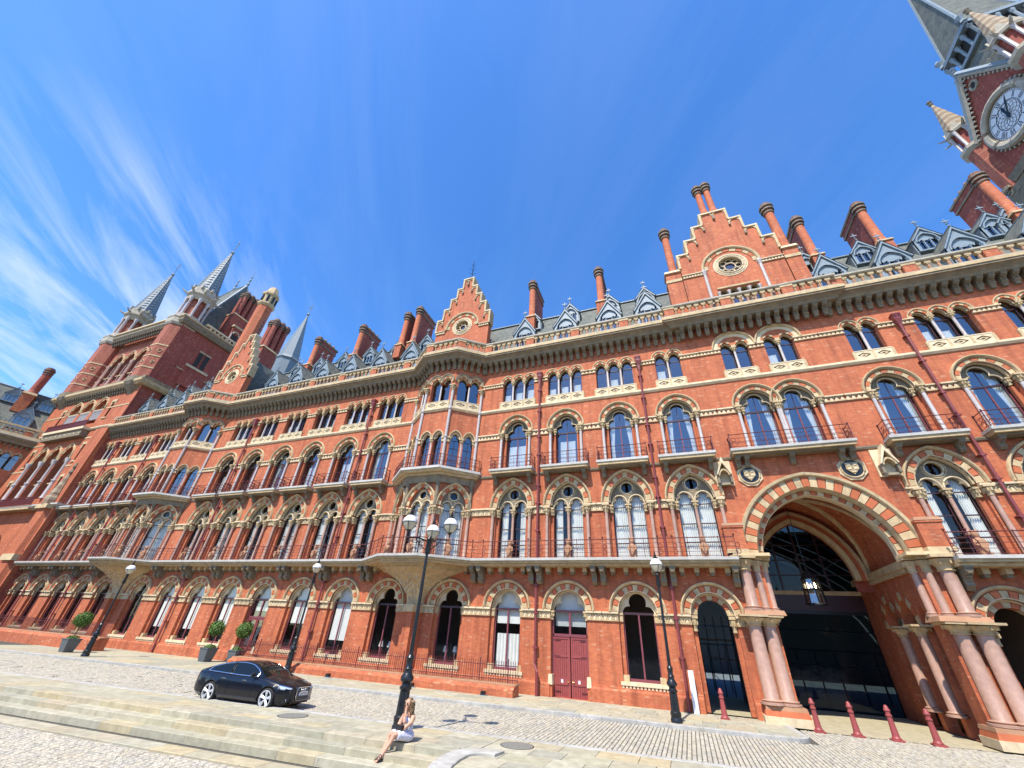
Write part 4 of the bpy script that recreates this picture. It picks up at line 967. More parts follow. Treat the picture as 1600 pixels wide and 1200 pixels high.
# balustrade
bal = MB(); BP = inset(WP, -.78)
bal.pathsweep(BP, [(-.22, 24.882), (.2, 24.882), (.2, 25.02), (-.22, 25.02)], 'stone_grey')
bal.pathsweep(BP, [(-.2, 25.86), (.18, 25.86), (.24, 25.92), (.24, 26.05), (.16, 26.1), (-.2, 26.1)], 'stone_grey')
balo = bal.build('balustrade', hotel)
p = MB(); p.lathe([(.13, 25.02), (.13, 25.1), (.085, 25.14), (.095, 25.4), (.08, 25.55)], 'terracotta', n=8); p.box(-.1, .1, -.11, .11, 25.55, 25.63, 'cream'); p.box(-.17, .17, -.13, .13, 25.63, 25.858, 'cream', -.0); proto('baluster', p)
p = MB(); p.box(-.36, .36, -.17, .17, 25.022, 25.858, 'brick'); p.box(-.4, .4, -.2, .2, 25.7, 25.856, 'cream'); proto('pedestal', p)
k = 0
for x, y, rz, i, n in along(BP, .52, .26):
    if x > 29: continue
    if i % 8 == 0: inst('pedestal', PM['pedestal'], balo, (x, y, 0), rz)
    elif i % 8 in (1, 7) and n > 8 and False: pass
    else: inst('baluster', PM['baluster'], balo, (x, y, 0), rz)

# ------------------------------------------------------------------ roof
s = MB(); 
s.add([(X0, .25, 24.9), (X1, .25, 24.9), (X1, 5.0, 33.3), (X0, 5.0, 33.3), (X0, 9.8, 24.9), (X1, 9.8, 24.9)], [(0, 1, 2, 3), (3, 2, 5, 4), (0, 3, 4), (1, 5, 2)], 'slate')
roof = s.build('roof', hotel)
s = MB(); s.tube([(X0, 5.0, 33.35), (X1, 5.0, 33.35)], .13, 'lead', 6); s.box(X0, X1, 5.0-.25, 5.25, 33.2, 33.3, 'lead')
for i in range(70): x = X0+.8+i*1.5; s.box(x-.012, x+.012, 4.99, 5.01, 33.4, 33.62, 'lead')
s.build('ridge', roof)
s = MB(); s.box(X0, X1, -.9, .6, 24.83, 24.9, 'lead_dark'); s.build('gutter', roof)
# dormers: gabled timber fronts
def cross(mb, x, y, z, h, m):
    mb.lathe([(.03, z), (.03, z+h*.3), (.09, z+h*.36), (.03, z+h*.42), (.025, z+h)], m, x, y, 6)
    mb.box(x-h*.24, x+h*.24, y-.025, y+.025, z+h*.62, z+h*.72, m); mb.box(x-.05, x+.05, y-.05, y+.05, z+h*.57, z+h*.77, m)
def dormer(key, w, zb, ze, za, dep, slope0):
    h = w/2; f = MB()
    f.prism([(-h-.1, ze-.12), (-h+.02, ze-.14), (0, za-.26), (h-.02, ze-.14), (h+.1, ze-.12), (0, za)], -.12, .12, 'lead')
    f.holed([(-h+.06, zb), (h-.06, zb), (h-.06, ze-.1), (0, za-.3), (-h+.06, ze-.1)], [opening(h*.72, zb+.05, ze-.35, h*.95, 0, 8)], .0, 'lead', .2, 'lead_dark')
    f.archsweep(h*.72, ze-.35, h*.95, [(-.02, -.02), (-.02, -.09), (.07, -.09), (.07, -.02)], 'lead', 8)
    for x in (-h*.72, -h*.24, h*.24, h*.72): f.lathe([(.05, zb), (.045, ze-.35), (.08, ze-.28), (.08, ze-.2)], 'lead', x, .03, 6)
    f.prism(arch(h*.70, ze-.22, h*.92, 0, 6)[2:-2]+[(h*.5, ze-.22), (h*.3, ze-.05), (h*.1, ze-.2), (-h*.1, ze-.2), (-h*.3, ze-.05), (-h*.5, ze-.22)], .06, .1, 'lead')
    f.box(-h, h, -.1, .2, zb-.12, zb, 'lead'); proto(key, f)
    c = MB(); 
    for s in (-1, 1):
        side(c, [(.1, zb-.3), (.1, ze), (dep, ze), (dep, zb-.3)], s*h-.06, s*h+.03, 'lead_dark')
        c.add([(s*(h+.12), -.16, ze-.14), (0, -.16, za+.03), (0, dep+1.4, za+.03), (s*(h+.12), dep+.4, ze-.14)], [(0, 1, 2, 3)], 'lead_dark' if key == 'x' else 'slate')
    c.tube([(0, -.16, za+.04), (0, dep+1.4, za+.04)], .06, 'lead', 5); proto(key+'_roof', c)
    proto(key+'_pane', quad(-h*.72, h*.72, zb, ze+.4, .16, 'glass'))
    x = MB(); cross(x, 0, -.05, za, .95, 'lead'); proto(key+'_finial', x)
dormer('dorm_low', 2.25, 26.2, 28.2, 30.15, 2.0, 0); dormer('dorm_up', 1.8, 30.4, 31.7, 33.0, 1.2, 0)
def put_dormer(key, x, y, parent, rz=0, z=0):
    d = inst('dormer', PM[key], parent, (x, y, z), rz); inst('dormer_roof', PM[key+'_roof'], d); inst('pane', PM[key+'_pane'], d); inst('finial', PM[key+'_finial'], d)
for x in [u for u in UPX if u < 4]+[14.6, 18.6, 22.75, 26.9]:
    if abs(x-1.7) < .1: x = 1.0
    put_dormer('dorm_low', x, .85, hotel); put_dormer('dorm_up', x+.05, 3.05, hotel)
put_dormer('dorm_low', 31.0, .85, hotel); put_dormer('dorm_up', 28.0, 3.05, hotel)
# chimneys: round shafts with ringed caps in front of a brick stack
def rings(mb, x, y, z, r, m='soot', n=12, k=.85):
    for i, (o, h) in enumerate(((.10, .16), (.02, .2), (.22, .18), (.06, .22), (.26, .2), (.16, .16), (.02, .22))):
        mb.lathe([(r+o*k, z), (r+o*k, z+h)], m if i % 2 == 0 else 'brick_deep', x, y, n); z += h+.004
    return z
def chimney(x, y, ztop, r=.35, back=3.0, zb=30.0, n=1):
    c = inst('chimney', None, hotel, (x, y, 0))
    s = MB(); s.box(-r-.1, r+.1, -r-.1, back, zb, zb+2.0, 'brick'); s.box(-r-.2, r+.2, -r-.2, back+.1, zb+1.85, zb+2.05, 'cream', .06); s.box(-r*.8, r*.8, r*.5, back, zb+2.05, ztop-1.1, 'brick_deep')
    s.box(-r*1.05, r*1.05, r*.3, back+.15, ztop-1.1, ztop-.9, 'weathered_shaded'); s.box(-r*.95, r*.95, r*.4, back+.1, ztop-.9, ztop-.35, 'brick_deep'); s.box(-r*1.15, r*1.15, r*.2, back+.25, ztop-.35, ztop-.1, 'weathered_shaded')
    for i in range(3): s.lathe([(.2, ztop-.1), (.17, ztop+.35)], 'terracotta', 0, r+.6+i*.8, 8)
    s.build('stack', c)
    s = MB(); s.lathe([(r*1.35, zb+2.05), (r*1.1, zb+2.4), (r, zb+2.5), (r*.96, ztop-1.3)], 'brick', n=14); s.build('shaft', c, True)
    s = MB(); zt = rings(s, 0, 0, ztop-1.3, r*.96); s.lathe([(r*.9, zt), (r*.6, zt+.12), (r*.4, zt+.12)], 'terracotta', n=12); s.build('cap', c)
for x, zt in ((-10.7, 37.6), (-3.2, 37.2), (15.4, 37.6), (20.1, 37.5), (28.4, 37.6), (-27.6, 37.4), (-25.9, 37.9), (-34.6, 37.1), (-42.2, 36.8), (-58.5, 37)): chimney(x, 3.0, zt)

# ------------------------------------------------------------------ stepped gables
def gable(c, steps, zb, y0, y1, rose, lights, zr, hoodr):
    gg = inst('stepped_gable', None, hotel)
    half = [(steps[0][0], zb)]
    for i, (w, z) in enumerate(steps): half += [(w, z)]+([(steps[i+1][0], z)] if i+1 < len(steps) else [])
    outl = [(c-w, z) for w, z in half]+[(c+w, z) for w, z in reversed(half)]
    s = MB(); holes = [circle(c, zr, rose, 20)]
    if lights:
        for i in range(lights): holes.append(opening(.27, zb+.35, zb+2.0, .27, 0, 5, c+(i-(lights-1)/2)*.72))
    s.holed(outl, holes, y0, 'brick', y0+.35, 'cream'); s.add([(x, y1, z) for x, z in outl], [list(range(len(outl)))], 'brick_deep')
    n = len(outl); s.add([(x, y0, z) for x, z in outl]+[(x, y1, z) for x, z in outl], [(i, i+1, i+1+n, i+n) for i in range(n-1)], 'brick')
    s.build('wall', gg)
    s = MB()                                          # copings and little arches on every step
    for i, (w, z) in enumerate(steps):
        w2 = steps[i+1][0] if i+1 < len(steps) else 0
        for q in (-1, 1):
            a, b = sorted((c+q*(w2-.0), c+q*(w+.12)))
            s.box(a, b, y0-.14, y1+.05, z, z+.16, 'cream_pale'); a, b = sorted((c+q*(w-.07), c+q*(w+.12))); z0 = steps[i-1][1]+.16 if i else z-1.6
            s.box(a, b, y0-.13, y1+.04, z0+.002, z-.002, 'cream')
            if i+1 < len(steps):
                m = (w+w2)/2; s.archsweep((w-w2)*.40, z-.42, (w-w2)*.44, [(-.0, y0+.02), (0, y0-.07), (.1, y0-.07), (.1, y0+.02)], 'cream', 6, c+q*m); s.box(c+q*w2-.09, c+q*w2+.09, y0-.16, y0, z-.75, z-.42, 'weathered_shaded', .03)
                s.prism(arch((w-w2)*.40, z-.42, (w-w2)*.44, .1, 6, c+q*m)+[(c+q*m+(w-w2)*.5, z), (c+q*m-(w-w2)*.5, z)], y0-.06, y0+.01, 'cream')
    w = steps[-1][0]; z = steps[-1][1]
    for q in (-1, 1): s.archsweep(w*.42, z-.4, w*.46, [(0, y0+.02), (0, y0-.07), (.09, y0-.07), (.09, y0+.02)], 'cream', 6, c+q*w*.5)
    s.box(c-.1, c+.1, y0-.2, y0, z-1.0, z-.4, 'weathered_shaded', .03)
    s.build('coping', gg)
    s = MB()
    s.archsweep(hoodr, zr-.15, hoodr*1.05, [(0, y0+.02), (0, y0-.12), (.08, y0-.18), (.2, y0-.18), (.2, y0+.02)], 'cream', 12, c)
    for i in range(11): w_ = MB(); wedge(w_, hoodr, zr-.15, hoodr*1.05, -.32, -.004, i/11+.004, (i+1)/11-.004, y0-.05, y0+.1, 'cream' if i % 2 == 0 else 'voussoir_red', c); s.join(w_)
    for rr, t in ((rose+.06, .08), (rose+.26, .05)): s.tube([(x, y0-.03, z) for x, z in circle(c, zr, rr, 20)], t, 'cream_pale', 6, True)
    for i in range(8):
        a = 2*pi*i/8; s.tube([(c+(rose*.72)*cos(a)+rose*.25*cos(t*pi/4), y0+.2, zr+(rose*.72)*sin(a)+rose*.25*sin(t*pi/4)) for t in range(8)], .04, 'cream_pale', 5, True)
    s.tube([(x, y0+.2, z) for x, z in circle(c, zr, rose*.46, 14)], .045, 'cream_pale', 5, True)
    s.holed(circle(c, zr, rose+.42, 24), [circle(c, zr, rose+.01, 20)], y0-.035, 'cream_pale', y0+.02, 'cream', True)
    if lights:
        for i in range(lights+1): x = c+(i-lights/2)*.72; s.lathe([(.08, zb+.35), (.07, zb+1.7), (.14, zb+1.95), (.14, zb+2.05)], 'shaft_pale', x, y0-.03, 8)
        for q in (-1, 1): s.lathe([(.13, zb), (.12, zr-.7), (.2, zr-.3), (.2, zr-.15)], 'shaft_pale', c+q*(hoodr+.05), y0-.06, 8)
        s.box(c-1.5, c+1.5, y0-.12, y0+.1, zb+2.35, zb+2.5, 'cream')
    s.build('rose_tracery', gg)
    inst('pane', quad(c-1.6, c+1.6, zb, zr+rose, y0+.3, 'glass').mesh('pane'), gg)
    w0 = steps[0][0]; ft = MB()
    for a, b in ((c-w0, c-hoodr-.2), (c+hoodr+.2, c+w0)): frieze(ft, a, b, zr-.55, zr-.2, y0-.03, 'zig', .22)
    ft.build('carved_band', gg)
    z1 = steps[1][1]; s = MB(); s.add([(c-w0+.2, y1, zb), (c, y1, z1+1.2), (c+w0-.2, y1, zb), (c-w0+.2, 5, zb), (c, 5, z1+1.2), (c+w0-.2, 5, zb)], [(0, 1, 4, 3), (1, 2, 5, 4)], 'slate'); s.build('gable_roof', gg)
    return gg
for c in ORI:
    gg = gable(c+.35, [(3.05, 31.0), (2.45, 32.5), (1.8, 33.9), (1.15, 35.3), (.55, 36.7)], 25.0, -.35, .35, .72, 0, 29.7, 1.75)
    s = MB(); s.lathe([(.05, 36.8), (.06, 37.3), (.16, 37.4), (.05, 37.5), (.035, 40.3), (.0, 40.6)], 'iron_black', c+.35, 0, 6)
    for z in (37.9, 38.6, 39.3):
        for a in range(4): s.tube([(c+.35, 0, z), (c+.35+.35*cos(a*pi/2+.5)*(40.6-z)/2.6, .35*sin(a*pi/2+.5)*(40.6-z)/2.6, z+.3)], .025, 'iron_black', 4)
    s.build('finial', gg)
gg = gable(PX+.1, [(3.75, 32.2), (2.85, 33.9), (1.95, 35.5), (1.05, 37.0)], 25.0, -.5, .5, .88, 4, 29.9, 2.0)
s = MB(); s.box(PX-4.95, PX-3.7, -.45, .5, 25, 30.4, 'brick'); s.box(PX+3.95, PX+5.0, -.45, .5, 25, 30.4, 'brick')
for a, b in ((PX-5.0, PX-3.72), (PX+3.92, PX+5.05)): s.box(a, b, -.52, .55, 29.3, 29.6, 'cream'); s.box(a-.05, b+.05, -.6, .6, 30.4, 30.7, 'cream_pale', .1)
s.build('shoulder', gg)
for x, y, zb, zt, r in ((PX-4.2, .1, 30.7, 37.0, .33), (PX+4.5, .1, 30.7, 36.9, .36), (PX-.25, .3, 38.0, 42.6, .3), (PX+.55, .3, 38.0, 42.8, .3)):
    c_ = inst('chimney', None, hotel, (x, y, 0)); s = MB(); s.lathe([(r*1.5, zb-.3), (r*1.35, zb), (r*1.05, zb+.5), (r, zb+.6), (r*.95, zt-1.3)], 'brick', n=14); s.build('shaft', c_, True)
    s = MB(); zz = rings(s, 0, 0, zt-1.3, r*.95); s.lathe([(r*.85, zz), (r*.5, zz+.12)], 'terracotta', n=10); s.build('cap', c_)
s = MB(); s.box(PX-.85, PX+1.2, -.3, .75, 37.15, 37.5, 'cream'); s.box(PX-.75, PX+1.1, -.2, .7, 37.5, 37.72, 'cream_pale', .15); s.build('chimney_base', gg)

# ------------------------------------------------------------------ rainwater pipes
def pipe(x, zt, zb, kink=False):
    d = MB(); y = -.24
    pts = [(x, y, zt)]+([(x, y, 7.6)] if True else [])
    if zb < 7: pts = [(x, y, zt), (x, y, zb)]
    d.tube(pts, .075, 'pipe_red', 8)
    for z in [z for z in (20.4, 18.4, 16.1, 14.6, 12.2, 10.9, 9.0, 5.6, 4.1, 2.3) if zb < z < zt]: d.box(x-.17, x+.17, y-.07, 0, z, z+.05, 'pipe_red'); d.lathe([(.1, z-.06), (.1, z+.11)], 'pipe_red', x, y, 8)
    if kink: d.tube([(x, y, zb), (x+.2, y-.2, zb-.35), (x+.2, y-.2, 0)], .09, 'pipe_red', 8)
    o = d.build('drainpipe', hotel, True)
    h = MB(); h.lathe([(.09, zt-.9), (.12, zt-.5), (.3, zt-.1), (.3, zt+.25)], 'pipe_red', x, y, 4, True, .5); h.lathe([(.33, zt+.25), (.33, zt+.33)], 'pipe_red', x, y, 4, True, .5)
    for q in (-.12, .12): h.tube([(x+q+.08*cos(t*pi/4), y-.26, zt+.15+.08*sin(t*pi/4)) for t in range(8)], .025, 'pipe_red', 4, True)
    h.build('hopper', o)
for x, kk in ((-8.62, True), (-.45, False), (16.1, False), (-26.1, False), (-42.5, False), (-60.1, False), (-68.2, False)): pipe(x, 21.9, 1.5 if kk else .1, kk)

# ------------------------------------------------------------------ west tower
wt = thing('turreted_tower', 'massive red brick entrance tower with octagonal corner turrets and lead spires, far left', 'tower')
TX0, TX1, TY, TC = -94.0, -71.6, -.5, -82.75
w = MB(); wt_e0, wt_e1 = TX0, TX1
def tpan(z0, z1, holes): w.holed([(TX0, z0), (TX1, z0), (TX1, z1), (TX0, z1)], holes, TY, 'brick', TY+.9, 'brick')
LB = [TC-3.42, TC, TC+3.42]; LD = [-82.1+3.35*(i-1.5) for i in range(4)]
tpan(0, 13.7, [opening(3.6, .02, 6.5, 4.3, 0, 12, TC)])
slit = lambda x, z0, z1: opening(.3, z0, z1, .3, 0, 4, x)
tpan(13.7, 25.2, [opening(1.3, 15.0, 20.6, 2.1, 0, 9, x) for x in LB]+[slit(TC+d, a, b) for d in (-6.6, 6.6) for a, b in ((15.2, 17.6), (20.2, 22.4))])
tpan(25.2, 32.2, [opening(1.3, 26.3, 28.8, 1.75, 0, 9, x) for x in LB]+[slit(TC+d, 27.0, 29.4) for d in (-6.6, 6.6)])
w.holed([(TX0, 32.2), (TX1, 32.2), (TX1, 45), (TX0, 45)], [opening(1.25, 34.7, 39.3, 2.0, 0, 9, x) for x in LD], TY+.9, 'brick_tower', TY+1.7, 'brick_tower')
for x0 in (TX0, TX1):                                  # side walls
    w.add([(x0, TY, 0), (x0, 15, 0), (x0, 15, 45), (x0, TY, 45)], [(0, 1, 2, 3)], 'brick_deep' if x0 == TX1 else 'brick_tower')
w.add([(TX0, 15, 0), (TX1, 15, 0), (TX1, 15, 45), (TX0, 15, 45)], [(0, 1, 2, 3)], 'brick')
w.build('wall', wt)
for xs, zs, r, a in ((LB, 20.6, 2.1, 1.3), (LB, 28.8, 1.75, 1.3), (LD, 39.3, 2.0, 1.25)):
    for x in xs:
        s = MB(); s.archsweep(a, zs, r, [(.26, .02), (.26, -.1), (.34, -.16), (.46, -.16), (.46, .02)], 'cream', 10)
        s.archsweep(a, zs, r, [(-.2, .9), (-.2, .55), (-.05, .5), (-.05, .9)], 'cream', 10); o = s.build('arch_moulding', wt, loc=(x, TY if zs < 39 else TY+.9, 0))
        for k in range(11): v = MB(); wedge(v, a, zs, r, .004, .25, k/11+.003, (k+1)/11-.003, -.04, .9, 'cream' if k % 2 == 0 else 'voussoir_red'); v.build('voussoir', o)
    g_ = MB(); yg = TY+.85 if zs < 39 else TY+1.65; g_.add([(xs[0]-2, yg, zs-8), (xs[-1]+2, yg, zs-8), (xs[-1]+2, yg, zs+2.2), (xs[0]-2, yg, zs+2.2)], [(0, 1, 2, 3)], 'glass_dark' if zs < 39 else 'glass_dark'); g_.build('pane', wt)
for x in (LB[0]-1.7, (LB[0]+LB[1])/2, (LB[1]+LB[2])/2, LB[2]+1.7):
    s = MB(); s.lathe([(.34, 15.0), (.24, 15.3), (.23, 17.3), (.33, 17.35), (.33, 17.5), (.22, 17.55), (.21, 19.9), (.42, 20.45), (.42, 20.62)], 'shaft_pale', x, TY-.02, 10); s.build('column', wt, True)
for x in LB:
    s = MB(); s.box(x-1.3, x+1.3, TY+.5, TY+.6, 17.3, 17.45, 'cream'); s.box(x-.05, x+.05, TY+.55, TY+.65, 15, 20.6, 'lead'); s.build('window_frame', wt)
    s = MB()
    for i in range(6): s.lathe([(.1, 27.0), (.09, 28.3), (.14, 28.5), (.14, 28.62)], 'shaft_pale', x-1.1+i*.44, TY+.1, 6)
    s.box(x-1.3, x+1.3, TY, TY+.3, 28.62, 28.8, 'cream'); s.build('colonnade', wt)
for i in range(5):
    x = LD[0]+3.35*(i-.5)
    for d in (-.22, .22): s = MB(); s.lathe([(.2, 34.6), (.14, 34.9), (.13, 36.6), (.2, 36.65), (.2, 36.75), (.13, 36.8), (.13, 38.7), (.28, 39.15), (.28, 39.3)], 'granite_pink', x+d, TY+.85, 8); s.build('column', wt, True)
for x in LD:
    s = MB(); s.box(x-1.25, x+1.25, TY+1.1, TY+1.2, 34.7, 35.7, 'brick_deep'); s.box(x-1.25, x+1.25, TY+1.05, TY+1.25, 36.6, 36.75, 'cream')
    for d in (-.42, .42): s.lathe([(.09, 34.7), (.08, 39.0)], 'granite_pink', x+d, TY+1.15, 6)
    s.build('window_frame', wt)
for z0, z1, o_, m in ((13.5, 13.9, .8, 'slab_top'), (25.0, 25.35, .25, 'cream_pale'), (31.9, 32.7, .9, 'cream'), (32.7, 33.4, .5, 'weathered_shaded'), (44.2, 45.2, .7, 'weathered_shaded'), (45.2, 45.5, .9, 'cream_pale')):
    s = MB(); s.pathsweep([(TX0, 12), (TX0, TY), (TX1, TY), (TX1, 15)], [(-.05, z0), (o_*.6, z0), (o_, z0+(z1-z0)*.5), (o_, z1), (-.05, z1)], m); s.build('string_course', wt)
for z, o_, st_ in ((31.9, .55, .62), (44.2, .45, .62)):
    p = bracket(.26, o_, .9, z); me = p.mesh('bracket')
    for x, y, rz, i, n in along([(TX0+3, TY), (TX1-3, TY)], st_): inst('bracket', me, wt, (x, y, 0), rz)
for d in (TC-5.3, TC+5.3):                              # balcony fronts
    pass
s = MB(); s.box(TC-5.4, TC+5.4, TY-1.0, TY, 24.9, 25.3, 'cream_pale'); s.box(TC-5.2, TC+5.2, TY-.8, TY, 23.9, 24.9, 'weathered_shaded'); 
for i in range(9): s.box(TC-4.9+i*1.2, TC-4.7+i*1.2, TY-.86, TY-.78, 24.2, 24.45, 'cream_pale')
b_ = s.build('balcony', wt)
for z0, a, x0_ in ((25.3, 5.3, TC), (13.9, 6.0, TC)):
    s = MB()
    for i in range(40): x = x0_-a+2*a*i/39; s.box(x-.05, x+.05, TY-.95, TY-.9, z0, z0+.95, 'iron_red')
    s.box(x0_-a, x0_+a, TY-.96, TY-.88, z0+.95, z0+1.05, 'iron_red'); s.box(x0_-a, x0_+a, TY-.93, TY-.91, z0+.1, z0+.8, 'iron_red'); s.build('railing', b_)
s = MB(); s.box(TC-6.2, TC+6.2, TY-1.0, TY, 13.3, 13.52, 'cream'); s.build('stone_balcony', wt)
for d in (-6.6, 6.6):                                   # stone heads and sills of the slit windows
    for a, b in ((15.2, 17.6), (20.2, 22.4), (27.0, 29.4)):
        s = MB(); x = TC+d; s.box(x-.62, x+.62, TY-.1, TY+.1, b+.25, b+.62, 'cream'); s.box(x-.62, x-.34, TY-.06, TY+.1, b-.3, b+.25, 'cream'); s.box(x+.34, x+.62, TY-.06, TY+.1, b-.3, b+.25, 'cream'); s.box(x-.55, x+.55, TY-.12, TY+.1, a-.2, a, 'cream'); s.build('window_surround', wt)
for z, yy in ((19.4, TY), (23.6, TY), (28.6, TY), (36.0, TY+.9), (43.2, TY+.9)):
    s = MB(); xs_ = [TX0+.1, LB[0]-1.9] if yy == TY else [TX0+3, LD[0]-1.6]
    for a, b in ((xs_[0], xs_[1]), ((LB[-1]+1.9, TX1-.1) if yy == TY else (LD[-1]+1.6, TX1-3))): s = MB(); s.box(a, b, yy-.05, yy+.05, z, z+.22, 'cream'); s.build('stone_band', wt)
# buttress with a canopied statue at the corner
s = MB(); s.plan([(TX1-3.0, TY), (TX1-3.0, TY-.5), (TX1-.05, TY-.5), (TX1-.05, TY)], 0, 24.6, 'brick'); s.plan([(TX1-2.6, TY-.5), (TX1-2.3, TY-.95), (TX1-.7, TY-.95), (TX1-.4, TY-.5)], 0, 13.2, 'brick')
s.box(TX1-2.8, TX1-.2, TY-1.2, TY-.5, 13.2, 13.7, 'cream'); s.box(TX1-2.9, TX1-.1, TY-1.15, TY, 7.2, 7.9, 'cream', .05); s.build('buttress', wt)
s = MB(); s.lathe([(.7, 13.7), (.75, 14.6), (.6, 15.0), (.62, 15.1), (.05, 18.6)], 'banded', TX1-1.5, TY-.6, 8); s.lathe([(.3, 18.0), (.12, 18.5), (.2, 18.8), (.05, 19.4)], 'weathered_shaded', TX1-1.5, TY-.6, 6); s.build('pinnacle', wt)
# octagonal turrets
def turret(ax, ay, par, top=True):
    t = inst('turret', None, par, (ax, ay, 0)); r = 2.15
    s = MB(); s.lathe([(.9, 30.2), (1.3, 30.9), (2.1, 31.9), (2.35, 32.4), (2.35, 33.3)], 'weathered_shaded', n=8, ph=.5); s.build('corbel', t)
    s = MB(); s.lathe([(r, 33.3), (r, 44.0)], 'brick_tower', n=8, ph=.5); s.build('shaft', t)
    for z in (35.0, 37.2, 39.4): s = MB(); s.lathe([(r+.06, z), (r+.06, z+.22)], 'cream', n=8, ph=.5); s.build('stone_band', t)
    s = MB()
    s.lathe([(r+.1, 43.9), (r+.3, 44.3), (r+.3, 45.2), (r+.4, 45.4), (r+.4, 45.6)], 'stone_grey', n=8, ph=.5); s.build('stone_crown_band', t)
    s = MB()
    for i in range(8):
        a = 2*pi*i/8
        for z, q in ((36.2, .22), (38.4, .32)):
            x, y = (r*cos(pi/8)+.03)*cos(a), (r*cos(pi/8)+.03)*sin(a); tx, ty = -sin(a), cos(a)
            s.tube([(x+tx*q*cos(k*pi/4), y+ty*q*cos(k*pi/4), z+q*sin(k*pi/4)) for k in range(8)], .07, 'cream', 4, True)
    s.build('roundels', t)
    s = MB(); s.lathe([(1.45, 45.6), (1.4, 50.6)], 'brick_tower', n=8, ph=.5); s.lathe([(1.95, 45.6), (1.95, 46.6), (1.85, 46.6)], 'stone_grey', n=8, ph=.5); s.build('lantern_stage', t)
    for i in range(8):
        a = 2*pi*(i+.5)/8; s = MB(); s.lathe([(.26, 45.6), (.2, 46.8), (.19, 49.6), (.34, 50.1), (.34, 50.4)], 'shaft_pale', 1.75*cos(a), 1.75*sin(a), 8); s.build('column', t, True)
    s = MB(); s.lathe([(1.9, 50.3), (2.0, 50.9), (2.35, 51.3), (2.35, 51.7), (2.05, 51.9), (2.05, 52.7), (1.85, 52.9)], 'stone_grey', n=8, ph=.5)
    for i in range(8):
        a = 2*pi*(i+.5)/8; x, y = 2.2*cos(a), 2.2*sin(a); s.tube([(x, y, 51.5), (x*1.25, y*1.25, 51.6), (x*1.42, y*1.42, 51.95)], [.22, .15, .06], 'stone_grey', 5)
        a = 2*pi*i/8; s.tube([(1.75*cos(a)+.35*cos(k*pi/4)*-sin(a), 1.75*sin(a)+.35*cos(k*pi/4)*cos(a), 50.5+.35*sin(k*pi/4)) for k in range(8)], .09, 'cream', 4, True)
        s.box(1.95*cos(a)-.2, 1.95*cos(a)+.2, 1.95*sin(a)-.2, 1.95*sin(a)+.2, 52.6, 53.3, 'stone_grey', .06)
    s.build('crown', t)
    s = MB(); s.lathe([(1.75, 52.9), (.14, 64.0)], 'spire_lead', n=8, ph=.5)
    for i in range(8):
        a = 2*pi*i/8
        for k in range(15): q = k/15; rr = (1.75+(.14-1.75)*q)*cos(pi/8); z = 53.2+10.5*q; x, y = rr*cos(a), rr*sin(a); tx, ty = -sin(a)*rr*.32, cos(a)*rr*.32; s.add([(x-tx, y-ty, z), (x+tx, y+ty, z+.25), (x+tx*.6, y+ty*.6, z+.5), (x+.06*cos(a), y+.06*sin(a), z+.2)], [(0, 1, 3), (1, 2, 3), (2, 0, 3)], 'lead_dark')
        b = 2*pi*(i+.5)/8; s.tube([(1.76*cos(b), 1.76*sin(b), 52.9), (.15*cos(b), .15*sin(b), 64)], .05, 'spire_lead', 4)
    s.build('spire', t)
    s = MB(); s.lathe([(.14, 63.9), (.36, 64.3), (.14, 64.7), (.07, 64.8), (.05, 67.3), (.14, 67.4), (.0, 68.0)], 'lead_dark', n=8); s.box(-.5, .5, -.03, .03, 66.6, 66.72, 'gold'); s.build('finial', t)
    return t
turret(-73.7, .55, wt); turret(-91.9, .55, wt)
s = MB(); s.pathsweep([(TX0+3, TY), (TX1-3, TY)], [(-.2, 46.4), (.25, 46.4), (.25, 46.7), (-.2, 46.7)], 'cream_pale'); bl = s.build('parapet', wt)
for x, y, rz, i, n in along([(TX0+3.2, TY), (TX1-3.2, TY)], .7): inst('baluster', PM['baluster'], bl, (x, y, 20.45), rz)
s = MB(); s.pathsweep([(TX1, TY+3), (TX1, 12)], [(-.2, 46.4), (.25, 46.4), (.25, 46.7), (-.2, 46.7)], 'cream_pale')
for i in range(12): s.box(TX1-.1, TX1+.2, 3.2+i*.75, 3.5+i*.75, 45.5, 46.4, 'cream')
s.build('parapet', wt)
# east flank: slit windows, string and corbelled chimney breast
s = MB()
for y in (4.2, 5.3):
    s.box(TX1, TX1+.06, y-.35, y+.35, 38.6, 41.4, 'interior'); s.box(TX1, TX1+.14, y-.5, y+.5, 41.3, 41.6, 'cream')
s.box(TX1, TX1+.2, 2.9, 6.6, 38.0, 38.4, 'cream_pale'); s.box(TX1, TX1+.5, 3.0, 6.4, 34.4, 37.0, 'brick_deep'); s.box(TX1, TX1+.12, 2.0, 11, 36.9, 37.1, 'cream')
for y in (2.4, 3.9): s.box(TX1, TX1+.06, y, y+1.0, 30.2, 32.6, 'interior'); s.box(TX1, TX1+.16, y-.25, y+1.25, 32.6, 32.95, 'cream_pale')
s.build('slit_windows', wt)
s = MB(); s.box(TX1-.6, TX1+.05, 6.5, 11.6, 45.5, 49.4, 'brick_deep'); s.box(TX1-.7, TX1+.25, 6.3, 11.8, 49.4, 49.8, 'cream')
for k in range(3):
    y = 7.4+k*1.6; s.box(TX1+.04, TX1+.08, y-.5, y+.5, 46, 48, 'interior')
    s.tube([(TX1+.1, y+.6*cos(q*pi/8), 48+.6*sin(q*pi/8)) for q in range(9)], .12, 'cream_pale', 5); s.lathe([(.12, 46), (.1, 47.9), (.2, 48.1)], 'shaft_pale', TX1+.15, y-.8, 6)
s.build('flank_arcade', wt)
